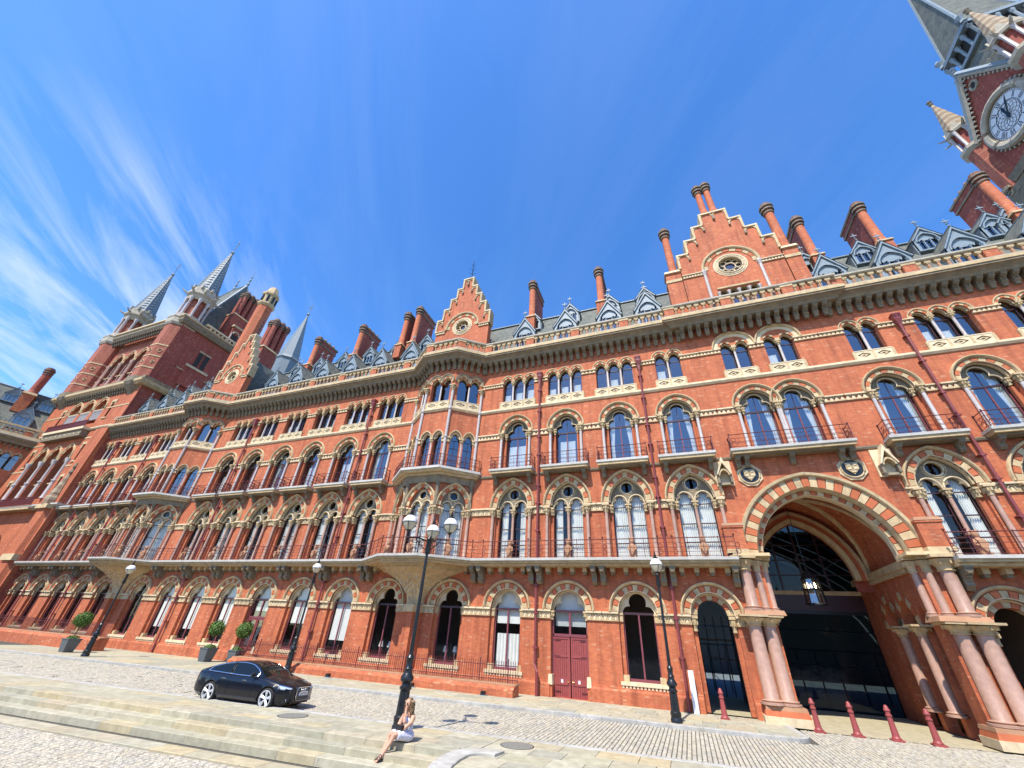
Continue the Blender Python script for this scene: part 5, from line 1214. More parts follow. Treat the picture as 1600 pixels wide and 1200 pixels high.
# steep hipped roof
s = MB(); rx0, rx1 = TX0+2.2, TX1-2.2
s.add([(rx0, 1.2, 45.6), (rx1, 1.2, 45.6), (rx1, 13, 45.6), (rx0, 13, 45.6), (-80.6, 7.0, 62.5), (-76.4, 7.0, 62.5)], [(0, 1, 5, 4), (1, 2, 5), (2, 3, 4, 5), (3, 0, 4)], 'slate'); rf = s.build('roof', wt)
s = MB()
for a, b in (((rx1, 1.2, 45.6), (-76.4, 7, 62.5)), ((rx0, 1.2, 45.6), (-80.6, 7, 62.5)), ((-80.6, 7, 62.5), (-76.4, 7, 62.5)), ((rx1, 13, 45.6), (-76.4, 7, 62.5))): s.tube([a, b], .2, 'lead', 6)
s.build('roof_ribs', rf)
for x in (-80.6, -76.4):
    s = MB(); s.lathe([(.16, 62.3), (.3, 62.9), (.1, 63.4), (.22, 64.1), (.08, 64.6), (.16, 65.2), (.04, 65.6), (.03, 67)], 'lead_dark', x, 7, 8); s.build('finial', rf)
put_dormer('dorm_low', -82.8, 1.6, wt, 0, 20.2)
# tall flues clustered behind the east parapet
def flue_cluster(x, y, zb, zt, par):
    c = inst('chimney', None, par, (x, y, 0)); s = MB(); s.box(-1.1, 1.1, -1.6, 1.6, zb, zt-6.2, 'brick_deep'); s.box(-1.25, 1.25, -1.75, 1.75, zt-6.2, zt-5.9, 'cream', .08); s.build('stack', c)
    for i in range(6): s = MB(); px, py = (-.55 if i % 2 else .55), -1.05+(i//2)*1.05; s.lathe([(.5, zt-5.9), (.42, zt-5.4), (.4, zt-1.3)], 'brick_deep', px, py, 10); rings(s, px, py, zt-1.3, .4, n=10); s.build('shaft', c)
flue_cluster(-73.4, 7.4, 45, 58.5, wt)
s = MB(); s.add([(-69.6, 8, 45), (-69.6, 12, 45), (-66.5, 12, 40), (-66.5, 8, 40)], [(0, 1, 2, 3)], 'slate')
c_ = inst('chimney', None, hotel, (-64.3, 6, 0)); s = MB(); s.lathe([(1.45, 30), (1.25, 33), (1.2, 51.6)], 'brick', n=8, ph=.5); s.build('shaft', c_)
s = MB(); s.lathe([(1.25, 51.6), (1.5, 52.0), (1.5, 52.3), (1.2, 52.4), (1.2, 54.0), (1.45, 54.4), (1.45, 54.8), (1.1, 55.0), (.75, 56.4), (.5, 56.6)], 'cream', n=8, ph=.5)
for i in range(8): a = 2*pi*i/8; s.box(1.22*cos(a)-.12, 1.22*cos(a)+.12, 1.22*sin(a)-.12, 1.22*sin(a)+.12, 52.4, 54, 'iron_black')
s.build('cap', c_)
flue_cluster(-58.3, 6.5, 30, 46.4, hotel)
s = MB(); s.lathe([(1.5, 33), (1.5, 36.5), (1.7, 36.8), (1.55, 37.2), (.1, 46.2), (.25, 46.5), (.06, 46.9), (.04, 48.8)], 'spire_lead', -51.6, 6.0, 8, True, .5); s.box(-51.95, -51.25, 5.97, 6.03, 48.0, 48.12, 'gold'); s.build('fleche', hotel)

# ------------------------------------------------------------------ wing beyond the tower, turning towards the street
TH = R(70.6); wg = thing('street_wing', 'angled brick wing with slate roof and dormers at the left edge', 'building', (-99.8, -23.1, 0), TH)
s = MB(); WB = [14.0, 18.1, 22.2]
for x, e0, e1 in edges(WB, 0, 26):
    s.holed([(e0, 19), (e1, 19), (e1, 24.3), (e0, 24.3)], [[(x+a, z) for a, z in H3]], 0, 'brick', .5, 'brick')
    s.holed([(e0, 13.2), (e1, 13.2), (e1, 19), (e0, 19)], [opening(SA, 13.45, SZ, SR, 0, 9, x)], 0, 'brick', .5, 'brick')
    s.holed([(e0, 7), (e1, 7), (e1, 13.2), (e0, 13.2)], [opening(FA, 7.14, FZ, FR, 0, 9, x)], 0, 'brick', .5, 'brick')
    s.holed([(e0, 0), (e1, 0), (e1, 7), (e0, 7)], [opening(GA, 1.0, GZ, GA, 0, 9, x)], 0, 'brick', .5, 'brick')
s.build('wall', wg)
for x in WB:
    for ks in (('t3_surround', 't3_frame'), ('s_surround', 's_frame', 's_hood', 's_paneL', 's_paneR', 's_paneT'), ('f_surround', 'f_frame', 'f_hood'), ('g_surround', 'g_frame', 'g_hood', 'g_paneL', 'g_paneR', 'g_paneT')):
        for k in ks: inst({'surround': 'window_surround', 'frame': 'window', 'hood': 'arch_moulding'}.get(k.split('_')[1], 'pane'), PM[k], wg, (x, 0, 0))
    for c_ in CS3: inst('pane', PM['t_pane'], wg, (x+c_, 0, 0))
    put_dormer('dorm_low', x-1.2, .85, wg); put_dormer('dorm_up', x, 3.05, wg)
s = MB(); s.box(0, 26, 4.5, 4.6, 0, 24.5, 'interior_warm'); s.build('interior_wall', wg)
q = [(0, 0), (25.4, 0)]
s = MB(); s.pathsweep(q, [(-.1, 23.6), (.6, 23.6), (.74, 23.95), (1.1, 24.28), (1.1, 24.5), (-.1, 24.5)], 'weathered_shaded'); s.pathsweep(q, [(-.1, 24.505), (1.16, 24.505), (1.16, 24.86), (-.1, 24.86)], 'cream_pale'); co = s.build('cornice', wg)
for x, y, rz, i, n in along([(10, 0), (25, 0)], .58): inst('bracket', PM['c_bracket'], co, (x, y, 0), rz)
s = MB(); s.pathsweep(q, [(.58, 24.862), (.98, 24.862), (.98, 25.02), (.58, 25.02)], 'cream'); s.pathsweep(q, [(.58, 26.05), (1.0, 26.05), (1.0, 26.34), (.58, 26.34)], 'cream'); bo = s.build('balustrade', wg)
for x, y, rz, i, n in along([(10, -.78), (25, -.78)], .52): inst('pedestal' if i % 8 == 0 else 'baluster', PM['pedestal' if i % 8 == 0 else 'baluster'], bo, (x, y, 0), rz)
s = MB(); s.add([(0, .25, 24.9), (26, .25, 24.9), (26, 5, 33.3), (0, 5, 33.3), (0, 9.8, 24.9), (26, 9.8, 24.9)], [(0, 1, 2, 3), (3, 2, 5, 4)], 'slate'); s.tube([(0, 5, 33.35), (26, 5, 33.35)], .15, 'lead', 6); s.build('roof', wg)
for x in (19.6, 24.3):
    c_ = inst('chimney', None, wg, (x, 3.2, 0)); s = MB(); s.box(-.7, .7, -.8, 2.4, 29, 32.2, 'brick'); s.box(-.85, .85, -.95, 2.5, 32.2, 32.6, 'cream', .1); s.box(-.45, .45, .3, 2.3, 32.6, 37.2, 'brick_deep'); s.build('stack', c_)
    s = MB(); s.lathe([(.7, 32.6), (.52, 33.1), (.5, 36.3)], 'brick_deep', n=12); rings(s, 0, 0, 36.3, .5); s.build('shaft', c_)

# ------------------------------------------------------------------ clock tower, right edge
ct = thing('clock_tower', 'clock tower with round white dial, brick turrets and steep slate roof at top right', 'tower', (36, 0, 0))
CY0, CY1, CW = .4, 9.0, 9.0; CYM = (CY0+CY1)/2
s = MB()
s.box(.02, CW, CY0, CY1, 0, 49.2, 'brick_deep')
s.build('wall', ct)
for fx, axis in ((0, 'w'),):
    s = MB(); s.add([(0, CY0+.6, 49.2), (0, CY1-.6, 49.2), (0, CYM, 55.4), (.5, CY0+.6, 49.2), (.5, CY1-.6, 49.2), (.5, CYM, 55.4)], [(0, 1, 2), (3, 5, 4), (0, 2, 5, 3), (1, 4, 5, 2)], 'brick_deep'); s.build('clock_gable', ct)
    s = MB()
    for sg in (-1, 1):
        a = Vector((-.25, CYM+sg*(4.0), 48.6)); b = Vector((-.25, CYM, 55.9))
        s.tube([a, b], .2, 'lead', 4); s.tube([a+Vector((.0, -sg*.3, -.2)), b+Vector((.05, 0, -.55))], .17, 'stone_grey', 4)
        d = b-a
        for k in range(16): p_ = a+d*((k+.5)/16)+Vector((.05, -sg*.5, -.35)); s.box(p_.x-.05, p_.x+.12, p_.y-.1, p_.y+.1, p_.z-.13, p_.z+.13, 'stone_grey', .03)
        s.add([(-.3, CYM+sg*4.2, 48.5), (-.3, CYM, 56.0), (3.2, CYM, 56.0), (3.2, CYM+sg*4.2, 48.5)], [(0, 1, 2, 3)], 'lead_dark')
    s.tube([(-.3, CYM, 56.05), (3.2, CYM, 56.05)], .12, 'lead', 6); s.build('gable_coping', ct)
    s = MB(); s.lathe([(.05, 55.9), (.25, 56.2), (.1, 56.4), (.3, 56.7), (.05, 57.0)], 'lead', -.2, CYM, 6); s.build('finial', ct)
    s = MB()
    s.tube([(-.06, CYM+.42*cos(k*pi/6), 53.0+.52*sin(k*pi/6)) for k in range(12)], .13, 'stone_grey', 5, True); s.add([(-.03, CYM+.36*cos(k*pi/6), 53.0+.46*sin(k*pi/6)) for k in range(12)], [list(range(12))], 'interior'); s.build('roundel', ct)
# dial
DZ, DR, DY = 46.75, 2.25, 4.75
def ring(mb, r0, r1, x, m, n=48):
    vs = []
    for i in range(n): a = 2*pi*i/n; vs += [(x, DY+r0*cos(a), DZ+r0*sin(a)), (x, DY+r1*cos(a), DZ+r1*sin(a))]
    mb.add(vs, [(2*i, 2*i+1, (2*i+3) % (2*n), (2*i+2) % (2*n)) for i in range(n)], m)
dl = inst('clock_dial', None, ct)
s = MB(); s.add([(-.28, DY+DR*cos(2*pi*i/48), DZ+DR*sin(2*pi*i/48)) for i in range(48)], [list(range(48))], 'white_paint'); s.build('face', dl)
s = MB(); s.tube([(-.25, DY+(DR+.35)*cos(2*pi*i/40), DZ+(DR+.35)*sin(2*pi*i/40)) for i in range(40)], .4, 'stone_grey', 8, True); s.tube([(-.35, DY+(DR+.02)*cos(2*pi*i/40), DZ+(DR+.02)*sin(2*pi*i/40)) for i in range(40)], .09, 'weathered_shaded', 6, True)
for i in range(40): a = 2*pi*i/40; s.box(-.2, 0, DY+(DR+.85)*cos(a)-.1, DY+(DR+.85)*cos(a)+.1, DZ+(DR+.85)*sin(a)-.1, DZ+(DR+.85)*sin(a)+.1, 'stone_grey')
s.build('dial_surround', dl)
s = MB(); ring(s, DR*.97, DR*.995, -.286, 'iron_black'); ring(s, DR*.60, DR*.62, -.286, 'iron_black'); ring(s, DR*.9, DR*.915, -.286, 'iron_black')
for i in range(60): a = 2*pi*i/60; u = Vector((0, cos(a), sin(a))); v = Vector((0, -sin(a), cos(a))); c0 = Vector((-.288, DY, DZ)); s.add([c0+u*DR*.915+v*.02, c0+u*DR*.97+v*.02, c0+u*DR*.97-v*.02, c0+u*DR*.915-v*.02], [(0, 1, 2, 3)], 'iron_black')
for i in range(12):                                      # rosette of ironwork
    a = 2*pi*i/12; s.tube([(-.289, DY+DR*(.3*cos(a)+.29*cos(a+k*pi/8)), DZ+DR*(.3*sin(a)+.29*sin(a+k*pi/8))) for k in range(16)], .018, 'iron_black', 4, True)
s.build('dial_ironwork', dl)
numer = ['XII', 'I', 'II', 'III', 'IIII', 'V', 'VI', 'VII', 'VIII', 'IX', 'X', 'XI']
s = MB()
for h, t in enumerate(numer):                            # the face looks west: seen from outside, right is towards -y
    a = pi/2-2*pi*h/12; rad = Vector((0, -cos(a), sin(a))); tan = Vector((0, -sin(a), -cos(a)))
    L = {'I': .13, 'V': .26, 'X': .26}; W = sum(L[c] for c in t); u = -W/2; c0 = Vector((-.287, DY, DZ))
    def st_(u0, r0, u1, r1, wd):
        p0, p1 = c0+rad*DR*r0+tan*u0, c0+rad*DR*r1+tan*u1; s.add([p0-tan*wd, p0+tan*wd, p1+tan*wd, p1-tan*wd], [(0, 1, 2, 3)], 'iron_black')
    for c in t:
        l = L[c]; m_ = u+l/2
        if c == 'I': st_(m_, .65, m_, .88, .036)
        elif c == 'V': st_(u+.02, .88, m_, .65, .04); st_(u+l-.02, .88, m_, .65, .022)
        else: st_(u+.02, .88, u+l-.02, .65, .04); st_(u+l-.02, .88, u+.02, .65, .022)
        u += l
s.build('numerals', dl)
s = MB()
for h, L, wd in ((12.08/12, .58, .10), (5/60, .86, .06)):
    a = pi/2-2*pi*h; rad = Vector((0, -cos(a), sin(a))); tan = Vector((0, -sin(a), -cos(a))); c0 = Vector((-.33, DY, DZ))
    s.add([c0-rad*.35-tan*wd*.6, c0-rad*.35+tan*wd*.6, c0+rad*DR*L*.7+tan*wd*1.5, c0+rad*DR*L, c0+rad*DR*L*.7-tan*wd*1.5], [(0, 1, 2, 3, 4)], 'iron_black')
s.add([(-.335, DY+.2*cos(k*pi/6), DZ+.2*sin(k*pi/6)) for k in range(12)], [list(range(12))], 'iron_black'); s.build('hands', dl)
s = MB(); s.box(-.35, .1, CY0+1, CY1-1, 42.2, 42.7, 'weathered_shaded'); s.box(-.7, .1, CY0+.8, CY1-.8, 41.4, 42.2, 'weathered_shaded', -.15)
rr = random.Random(5)
for i in range(90): y, z = rr.uniform(CY0-.5, CY1+.8), rr.uniform(38.6, 42); q = rr.uniform(.12, .3); s.box(-.75+(42-z)*.12, -.3, y-q, y+q, z-q, z+q, 'weathered_shaded', .05)
s.box(-.5, .1, CY0-.4, CY1+.6, 38.4, 41.4, 'weathered_shaded', -.1); s.build('carved_corbel', ct)
for y in (CY0, CY1+.3):
    t = inst('turret', None, ct, (.6 if y > 4 else .3, y, 0))
    s = MB(); s.lathe([(.9, 38), (1.3, 40.5), (1.3, 41.2)], 'weathered_shaded', n=8, ph=.5); s.build('corbel', t)
    s = MB(); s.lathe([(1.2, 41.2), (1.2, 48.2)], 'brick_tower', n=8, ph=.5); s.build('shaft', t)
    s = MB(); s.lathe([(1.2, 48.2), (1.5, 48.6), (1.5, 49.0), (.8, 49.0), (.75, 52.0)], 'stone_grey', n=8, ph=.5); s.lathe([(.85, 49.0), (.85, 51.9)], 'brick_deep', n=8, ph=.5); s.build('stage', t)
    for i in range(8): a = 2*pi*(i+.5)/8; s = MB(); s.lathe([(.2, 49.0), (.14, 49.3), (.14, 51.5), (.22, 51.9)], 'shaft_pale', 1.05*cos(a), 1.05*sin(a), 7); s.build('column', t, True)
    s = MB(); s.lathe([(1.25, 51.9), (1.35, 52.2), (1.2, 52.5)], 'stone_grey', n=8, ph=.5)
    for i in range(8):
        a = 2*pi*i/8; x, y2 = 1.15*cos(a), 1.15*sin(a); tx, ty = -sin(a)*.48, cos(a)*.48
        s.add([(x-tx, y2-ty, 52.2), (x+tx, y2+ty, 52.2), (x, y2, 53.5), (x*.5, y2*.5, 53.2)], [(0, 1, 2), (1, 3, 2), (3, 0, 2)], 'stone_grey'); a = 2*pi*(i+.5)/8; s.tube([(1.2*cos(a), 1.2*sin(a), 52.1), (1.7*cos(a), 1.7*sin(a), 52.2), (1.9*cos(a), 1.9*sin(a), 52.4)], [.16, .1, .04], 'stone_grey', 4)
    s.build('gablets', t)
    s = MB(); s.lathe([(1.1, 52.4), (.1, 58.6)], 'banded', n=8, ph=.5); s.build('spirelet', t)
    s = MB(); s.lathe([(.1, 58.5), (.24, 58.8), (.1, 59.0), (.26, 59.3), (.05, 59.6)], 'weathered_shaded', n=8); s.build('finial', t)
s = MB(); zb, z1 = 48.8, 58.0
s.add([(.6, CY0+.6, zb), (CW-.6, CY0+.6, zb), (CW-.6, CY1-.6, zb), (.6, CY1-.6, zb), (2.1, CY0+2.2, z1), (CW-2.1, CY0+2.2, z1), (CW-2.1, CY1-2.2, z1), (2.1, CY1-2.2, z1)], [(0, 1, 5, 4), (1, 2, 6, 5), (2, 3, 7, 6), (3, 0, 4, 7), (4, 5, 6, 7)], 'slate'); rf = s.build('roof', ct)
s = MB()
for a, b in ((0, 4), (1, 5), (3, 7)):
    P_ = [(.6, CY0+.6, zb), (CW-.6, CY0+.6, zb), 0, (.6, CY1-.6, zb), (2.1, CY0+2.2, z1), (CW-2.1, CY0+2.2, z1), 0, (2.1, CY1-2.2, z1)]; s.tube([P_[a], P_[b]], .17, 'lead', 5)
s.build('roof_ribs', rf)
s = MB(); s.box(1.7, CW-1.7, CY0+1.8, CY1-1.8, 58, 58.4, 'lead_dark'); s.box(2.5, CW-2.5, CY0+2.6, CY1-2.6, 58.4, 61.2, 'interior')
for i in range(5):
    y = CY0+2.3+i*(CY1-4.6)/4; s.lathe([(.16, 58.4), (.14, 60.4), (.25, 60.8), (.25, 61.2)], 'lead', 2.2, y, 6)
    x = 2.2+i*(CW-4.4)/4; s.lathe([(.16, 58.4), (.14, 60.4), (.25, 60.8), (.25, 61.2)], 'lead', x, CY0+2.3, 6)
s.box(1.9, CW-1.9, CY0+2, CY1-2, 61.2, 61.7, 'lead'); s.build('belvedere', rf)
for x, y in ((2.0, CY0+2.1), (2.0, CY1-2.1)): s = MB(); s.lathe([(.3, 61.5), (.15, 62.0), (.4, 62.6), (.05, 63.2)], 'lead', x, y, 6); s.build('finial', rf)
s = MB(); s.add([(2.2, CY0+2.3, 61.7), (CW-2.2, CY0+2.3, 61.7), (CW-2.2, CY1-2.3, 61.7), (2.2, CY1-2.3, 61.7), (CW/2, CYM, 80)], [(0, 1, 4), (1, 2, 4), (2, 3, 4), (3, 0, 4)], 'slate'); 
for p_ in ((2.2, CY0+2.3, 61.7), (CW-2.2, CY0+2.3, 61.7), (2.2, CY1-2.3, 61.7)): s.tube([p_, (CW/2, CYM, 80)], .16, 'lead', 5)
s.build('spire', ct)

# ------------------------------------------------------------------ paving
PZ0, RZ0 = .05, -.06                                # tops of the pavements and of the road setts
rg = random.Random(11)
def stone(mb, cx, cy, lx, ly, rz, top, m, h=.1, bev=.012, jit=.0):
    c_, s_ = cos(rz), sin(rz); a, b = lx/2, ly/2
    def P(u, v, z): return (cx+u*c_-v*s_, cy+u*s_+v*c_, z)
    j = [rg.uniform(-jit, jit) for _ in range(4)]
    mb.add([P(-a, -b, top-h), P(a, -b, top-h), P(a, b, top-h), P(-a, b, top-h), P(-a, -b, top-bev), P(a, -b, top-bev), P(a, b, top-bev), P(-a, b, top-bev),
            P(-a+bev, -b+bev, top+j[0]), P(a-bev, -b+bev, top+j[1]), P(a-bev, b-bev, top+j[2]), P(-a+bev, b-bev, top+j[3])],
           [(0, 1, 5, 4), (1, 2, 6, 5), (2, 3, 7, 6), (3, 0, 4, 7), (4, 5, 9, 8), (5, 6, 10, 9), (6, 7, 11, 10), (7, 4, 8, 11), (8, 9, 10, 11)], m)
def sheet(name, pts, z, m):
    s = MB(); s.add([(x, y, z) for x, y in pts], [list(range(len(pts)))], m); return struct(s.build(name))
XL = -110
road = sheet('road', [(XL, -40), (60, -40), (60, 12), (XL, 12)], -.10, 'joint') if False else None
s = MB()
xs = [XL, -60, -30, -10, 3.2, 20, 60]
s.add([(x, near_kerb(x)-.2, RZ0-.025) for x in xs]+[(x, 0.3 if x > 3 else far_kerb(x)+.2, RZ0-.025) for x in xs], [(i, i+1, i+8, i+7) for i in range(6)], 'joint')
road = struct(s.build('road'))
s = MB(); xs2 = [XL, -60, -30, -10, 3.2]
s.add([(x, far_kerb(x)+.1, PZ0-.02) for x in xs2]+[(x, 1.0, PZ0-.02) for x in xs2], [(i, i+1, i+6, i+5) for i in range(4)], 'joint')
pave = struct(s.build('pavement'))
s = MB(); s.add([(x, step_edge(x)+.02, PZ0-.03) for x in (XL, -30, -5.9)]+[(x, near_kerb(x)+.1, PZ0-.03) for x in (XL, -30, -5.9)], [(0, 1, 4, 3), (1, 2, 5, 4)], 'joint')
s.add([(-5.9, -30, PZ0-.03), (40, -30, PZ0-.03), (40, near_kerb(40)+.1, PZ0-.03), (-5.9, near_kerb(-5.9)+.1, PZ0-.03)], [(0, 1, 2, 3)], 'joint')
npave = struct(s.build('forecourt_pavement'))
def plaza_z(x): return -.47
s = MB(); s.add([(-60, -60, plaza_z(-60)-.02), (-5.6, -60, plaza_z(-8)-.02), (-5.6, -14, plaza_z(-8)-.02), (-60, -14, plaza_z(-60)-.02)], [(0, 1, 2, 3)], 'joint')
plaza = struct(s.build('lower_plaza'))
# setts of the road: courses run across it
cand = []
x = -50.0
while x < 13.0:
    dx = .145 if x > -26 else .19; y0, y1 = near_kerb(x)+.28, (far_kerb(x)-.06 if x < 4.1 else -.75)
    y = y0+rg.uniform(0, .15)
    while y < y1-.1:
        ly = rg.uniform(.20, .32)
        if x > -20 or rg.random() < .97: cand.append((x, y+ly/2, dx-.026, ly-.018, .0+rg.uniform(-.012, .012)+.06))
        y += ly
    x += dx
rs = MB()
def cdist(q): return (q[0]-CAM.x)**2+(q[1]-CAM.y)**2
indiv_px = []
# setts of the lower plaza, laid irregularly
pl_c = []
y = -20.6; row = 0
while y < -15.4:
    x = -24+rg.uniform(0, .2)
    while x < -8.6:
        lx = rg.uniform(.15, .27); u = x+lx/2; yy = y+.09*(u+6)*1.0+.55+rg.uniform(-.008, .008)
        if yy < step_edge(u)-1.98 and yy > -20.4: pl_c.append((u, yy, lx-.02, .125, R(5)+rg.uniform(-.05, .05)))
        x += lx
    y += .142
pl_c.sort(key=cdist)
for q in pl_c[:300]:
    m = MB(); stone(m, 0, 0, q[2], q[3], 0, 0, 'sett', .08, .02, .004); inst('sett', m.mesh('sett'), plaza, (q[0], q[1], plaza_z(q[0])+.035), q[4])
ps = MB()
for q in pl_c[300:]: stone(ps, q[0], q[1], q[2], q[3], q[4], plaza_z(q[0])+.035+rg.uniform(-.008, .008), 'sett', .08, .02, .004)
stuff(ps.build('setts', plaza))
for q in cand: stone(rs, q[0], q[1], q[2], q[3], q[4]-.06, RZ0+rg.uniform(-.006, .006), 'sett', .06, .014, .003)
stuff(rs.build('setts', road))
# flagstones
def flags(parent, x0, x1, fy0, fy1, rows, top, lo, hi, name='flagstone', skip=None):
    for r in range(rows):
        x = x0+rg.uniform(0, .6)*0
        while x < x1-.1:
            L = min(rg.uniform(lo, hi), x1-x)
            if x1-x-L < .35: L = x1-x
            xa, xb = x+.006, x+L-.006; P = []
            for u, v in ((xa, r), (xb, r), (xb, r+1), (xa, r+1)):
                a, b = fy0(u), fy1(u); t = v/rows; yy = a+(b-a)*t+(.006 if v == r else -.006); P.append((u, yy))
            cx, cy = sum(p[0] for p in P)/4, sum(p[1] for p in P)/4
            if not skip or not skip(cx, cy):
                m = MB(); z = rg.uniform(-.004, .004); b_ = .008
                m.add([(px-cx, py-cy, -.06) for px, py in P]+[(px-cx, py-cy, -b_) for px, py in P]+[((px-cx)*(1-b_*2), (py-cy)*(1-b_*2), z*.5) for px, py in P],
                      [(0, 1, 5, 4), (1, 2, 6, 5), (2, 3, 7, 6), (3, 0, 4, 7), (4, 5, 9, 8), (5, 6, 10, 9), (6, 7, 11, 10), (7, 4, 8, 11), (8, 9, 10, 11)], 'york')
                m.build(name, parent, loc=(cx, cy, top))
            x += L
flags(npave, -31, -5.9, lambda x: step_edge(x)+.42, lambda x: near_kerb(x)-.01, 3, PZ0, .8, 1.5)
flags(npave, -5.88, 4.0, lambda x: -17.0, lambda x: near_kerb(x)-.01, 6, PZ0, .8, 1.4)
flags(pave, -24, 3.3, lambda x: far_kerb(x)+.31, lambda x: .3, 5, PZ0, .9, 1.6)
flags(pave, -52, -24, lambda x: far_kerb(x)+.31, lambda x: -.1, 3, PZ0, 1.4, 2.4)
m = MB(); m.add([(3.4, -.75, -.055), (14, -.75, -.055), (14, 9.4, -.03), (3.4, 9.4, -.03)], [(0, 1, 2, 3)], 'york'); struct(m.build('porch_floor'))
m = MB(); m.add([(12.2, -1.2, .0), (34, -1.2, .0), (34, 9.4, .0), (12.2, 9.4, .0)], [(0, 1, 2, 3)], 'york'); m.add([(-.2, .3, .03), (3.2, .3, .03), (3.2, 12, .03), (-.2, 12, .03)], [(0, 1, 2, 3)], 'york'); struct(m.build('side_floor'))
# kerbs
def kerbrun(parent, x0, x1, fy, w, top, m, lo, hi, h=.2, name='kerbstone'):
    x = x0
    while x < x1-.05:
        L = min(rg.uniform(lo, hi), x1-x); a, b = (x+.004, fy(x)), (x+L-.004, fy(x+L))
        rz = math.atan2(b[1]-a[1], b[0]-a[0]); q = MB(); stone(q, 0, 0, math.dist(a, b), w, 0, 0, m, h, .012, .002)
        q.build(name, parent, loc=((a[0]+b[0])/2, (a[1]+b[1])/2+w/2, top), rz=rz); x += L
kerbrun(npave, -46, 10, lambda x: near_kerb(x), .26, PZ0+.006, 'granite_kerb', .9, 1.6)
kerbrun(pave, -60, 3.0, lambda x: far_kerb(x), .28, PZ0+.012, 'granite_kerb', .9, 1.6)
q = MB(); n = 7                                       # rounded corner of the pavement by the great arch
cx_, cy_ = 3.0, far_kerb(3.0)+.9
pts = [(cx_+.9*cos(t), cy_+.9*sin(t)) for t in [R(-90+100*i/n) for i in range(n+1)]]+[(3.75, -.9)]
for a, b in zip(pts, pts[1:]):
    rz = math.atan2(b[1]-a[1], b[0]-a[0]); k = MB(); stone(k, 0, 0, math.dist(a, b)-.005, .28, 0, 0, 'granite_kerb', .2, .012); k.build('kerbstone', pave, loc=((a[0]+b[0])/2-.14*sin(rz)*1, (a[1]+b[1])/2+.14*cos(rz), PZ0+.01), rz=rz)
m = MB(); m.add([(3.0, far_kerb(3)+.2, PZ0-.004), (3.6, far_kerb(3)+.4, PZ0-.004), (3.78, far_kerb(3)+.9, PZ0-.004), (3.7, -.8, PZ0-.004), (3.0, -.8, PZ0-.004)], [(0, 1, 2, 3, 4)], 'york'); m.build('corner_flag', pave)
# steps
steps = inst('steps', None); struct(steps)
for k in range(3):
    top = PZ0-.165*k; d = .46*k
    kerbrun(steps, -44, -6.35, lambda x: step_edge(x)-d, .5, top, 'york', 1.1, 2.2, .2, 'step_stone')
kerbrun(steps, -44, -6.5, lambda x: step_edge(x)-1.92, .62, plaza_z(-8)+.045, 'york', .8, 1.6, .1, 'step_stone')
n = 10; cx_, cy_ = -4.95, step_edge(-6.3)-.55                   # curved stone end of the steps
pts = [(cx_+1.15*cos(t), cy_+1.0*sin(t)) for t in [R(100+105*i/n) for i in range(n+1)]]+[(-6.0, -17)]
pts = [(-5.3+.72*cos(t), -14.72+.74*sin(t)) for t in [R(78+102*k/14) for k in range(15)]]+[(-6.0, -15.2), (-5.9, -15.8), (-5.7, -16.4), (-5.5, -17)]
m = MB(); m.pathsweep(pts, [(-.26, -.6), (.26, -.6), (.26, PZ0+.045), (.24, PZ0+.06), (-.24, PZ0+.06), (-.26, PZ0+.045)], 'white_granite')
m.build('curved_kerb', steps)
for x, y in ((-13.1, -13.35), (-5.15, -12.62)):
    m = MB(); m.lathe([(.47, PZ0-.02), (.47, PZ0+.008), (.44, PZ0+.012), (.0, PZ0+.012)], 'cast_iron', x, y, 28, False); m.lathe([(.5, PZ0-.02), (.5, PZ0+.005), (.47, PZ0+.005)], 'iron_black', x, y, 28, False); m.build('manhole_cover', npave)

# ------------------------------------------------------------------ area walls with railings
def area_wall(x0, x1, yf, label, rl, hgt=.52, back=.95):
    t = thing('area_wall', label, 'low wall', ((x0+x1)/2, yf, 0)); h = (x1-x0)/2
    m = MB(); side(m, [(0, 0), (0, hgt-.16), (.3, hgt), (back, hgt+.03), (back, 0)], -h, h, 'brick'); m.build('wall', t)
    m = MB(); side(m, [(.28, hgt-.01), (.28, hgt+.05), (back+.03, hgt+.09), (back+.03, hgt)], -h-.02, h+.02, 'terracotta'); m.build('coping', t)
    r = thing('iron_railing', rl, 'railing', ((x0+x1)/2, yf+back-.25, hgt+.06)); z = 0
    m = MB()
    for zz in (.16, .78): m.box(-h, h, -.018, .018, zz, zz+.035, 'iron_red')
    m.build('rails', r)
    b_ = MB(); b_.box(-.011, .011, -.011, .011, 0, .92, 'iron_red'); b_.lathe([(.012, .92), (.024, .96), (.0, 1.04)], 'iron_red', n=4); bm = b_.mesh('bar')
    p_ = MB(); p_.box(-.025, .025, -.025, .025, 0, 1.02, 'iron_red'); p_.lathe([(.02, 1.02), (.05, 1.08), (.0, 1.16)], 'iron_red', n=6); pm = p_.mesh('post')
    n = int((x1-x0)/.145)
    if n < 170:
        for i in range(n+1): inst('post' if i % 12 == 0 else 'bar', pm if i % 12 == 0 else bm, r, (-h+2*h*i/n, 0, 0))
    else:
        k = MB()
        for i in range(n+1): k.join(b_, (-h+2*h*i/n, 0, 0))
        stuff(k.build('bars', r))
    return t
area_wall(-30.6, -9.1, -2.45, 'low brick wall before the windows between the car and the red double door', 'dark red iron railing on the low wall left of the red double door')
area_wall(-71, -44.6, -3.6, 'low brick wall at the far left beyond the round topiary tree', 'dark red iron railing on the far left low wall', .9)
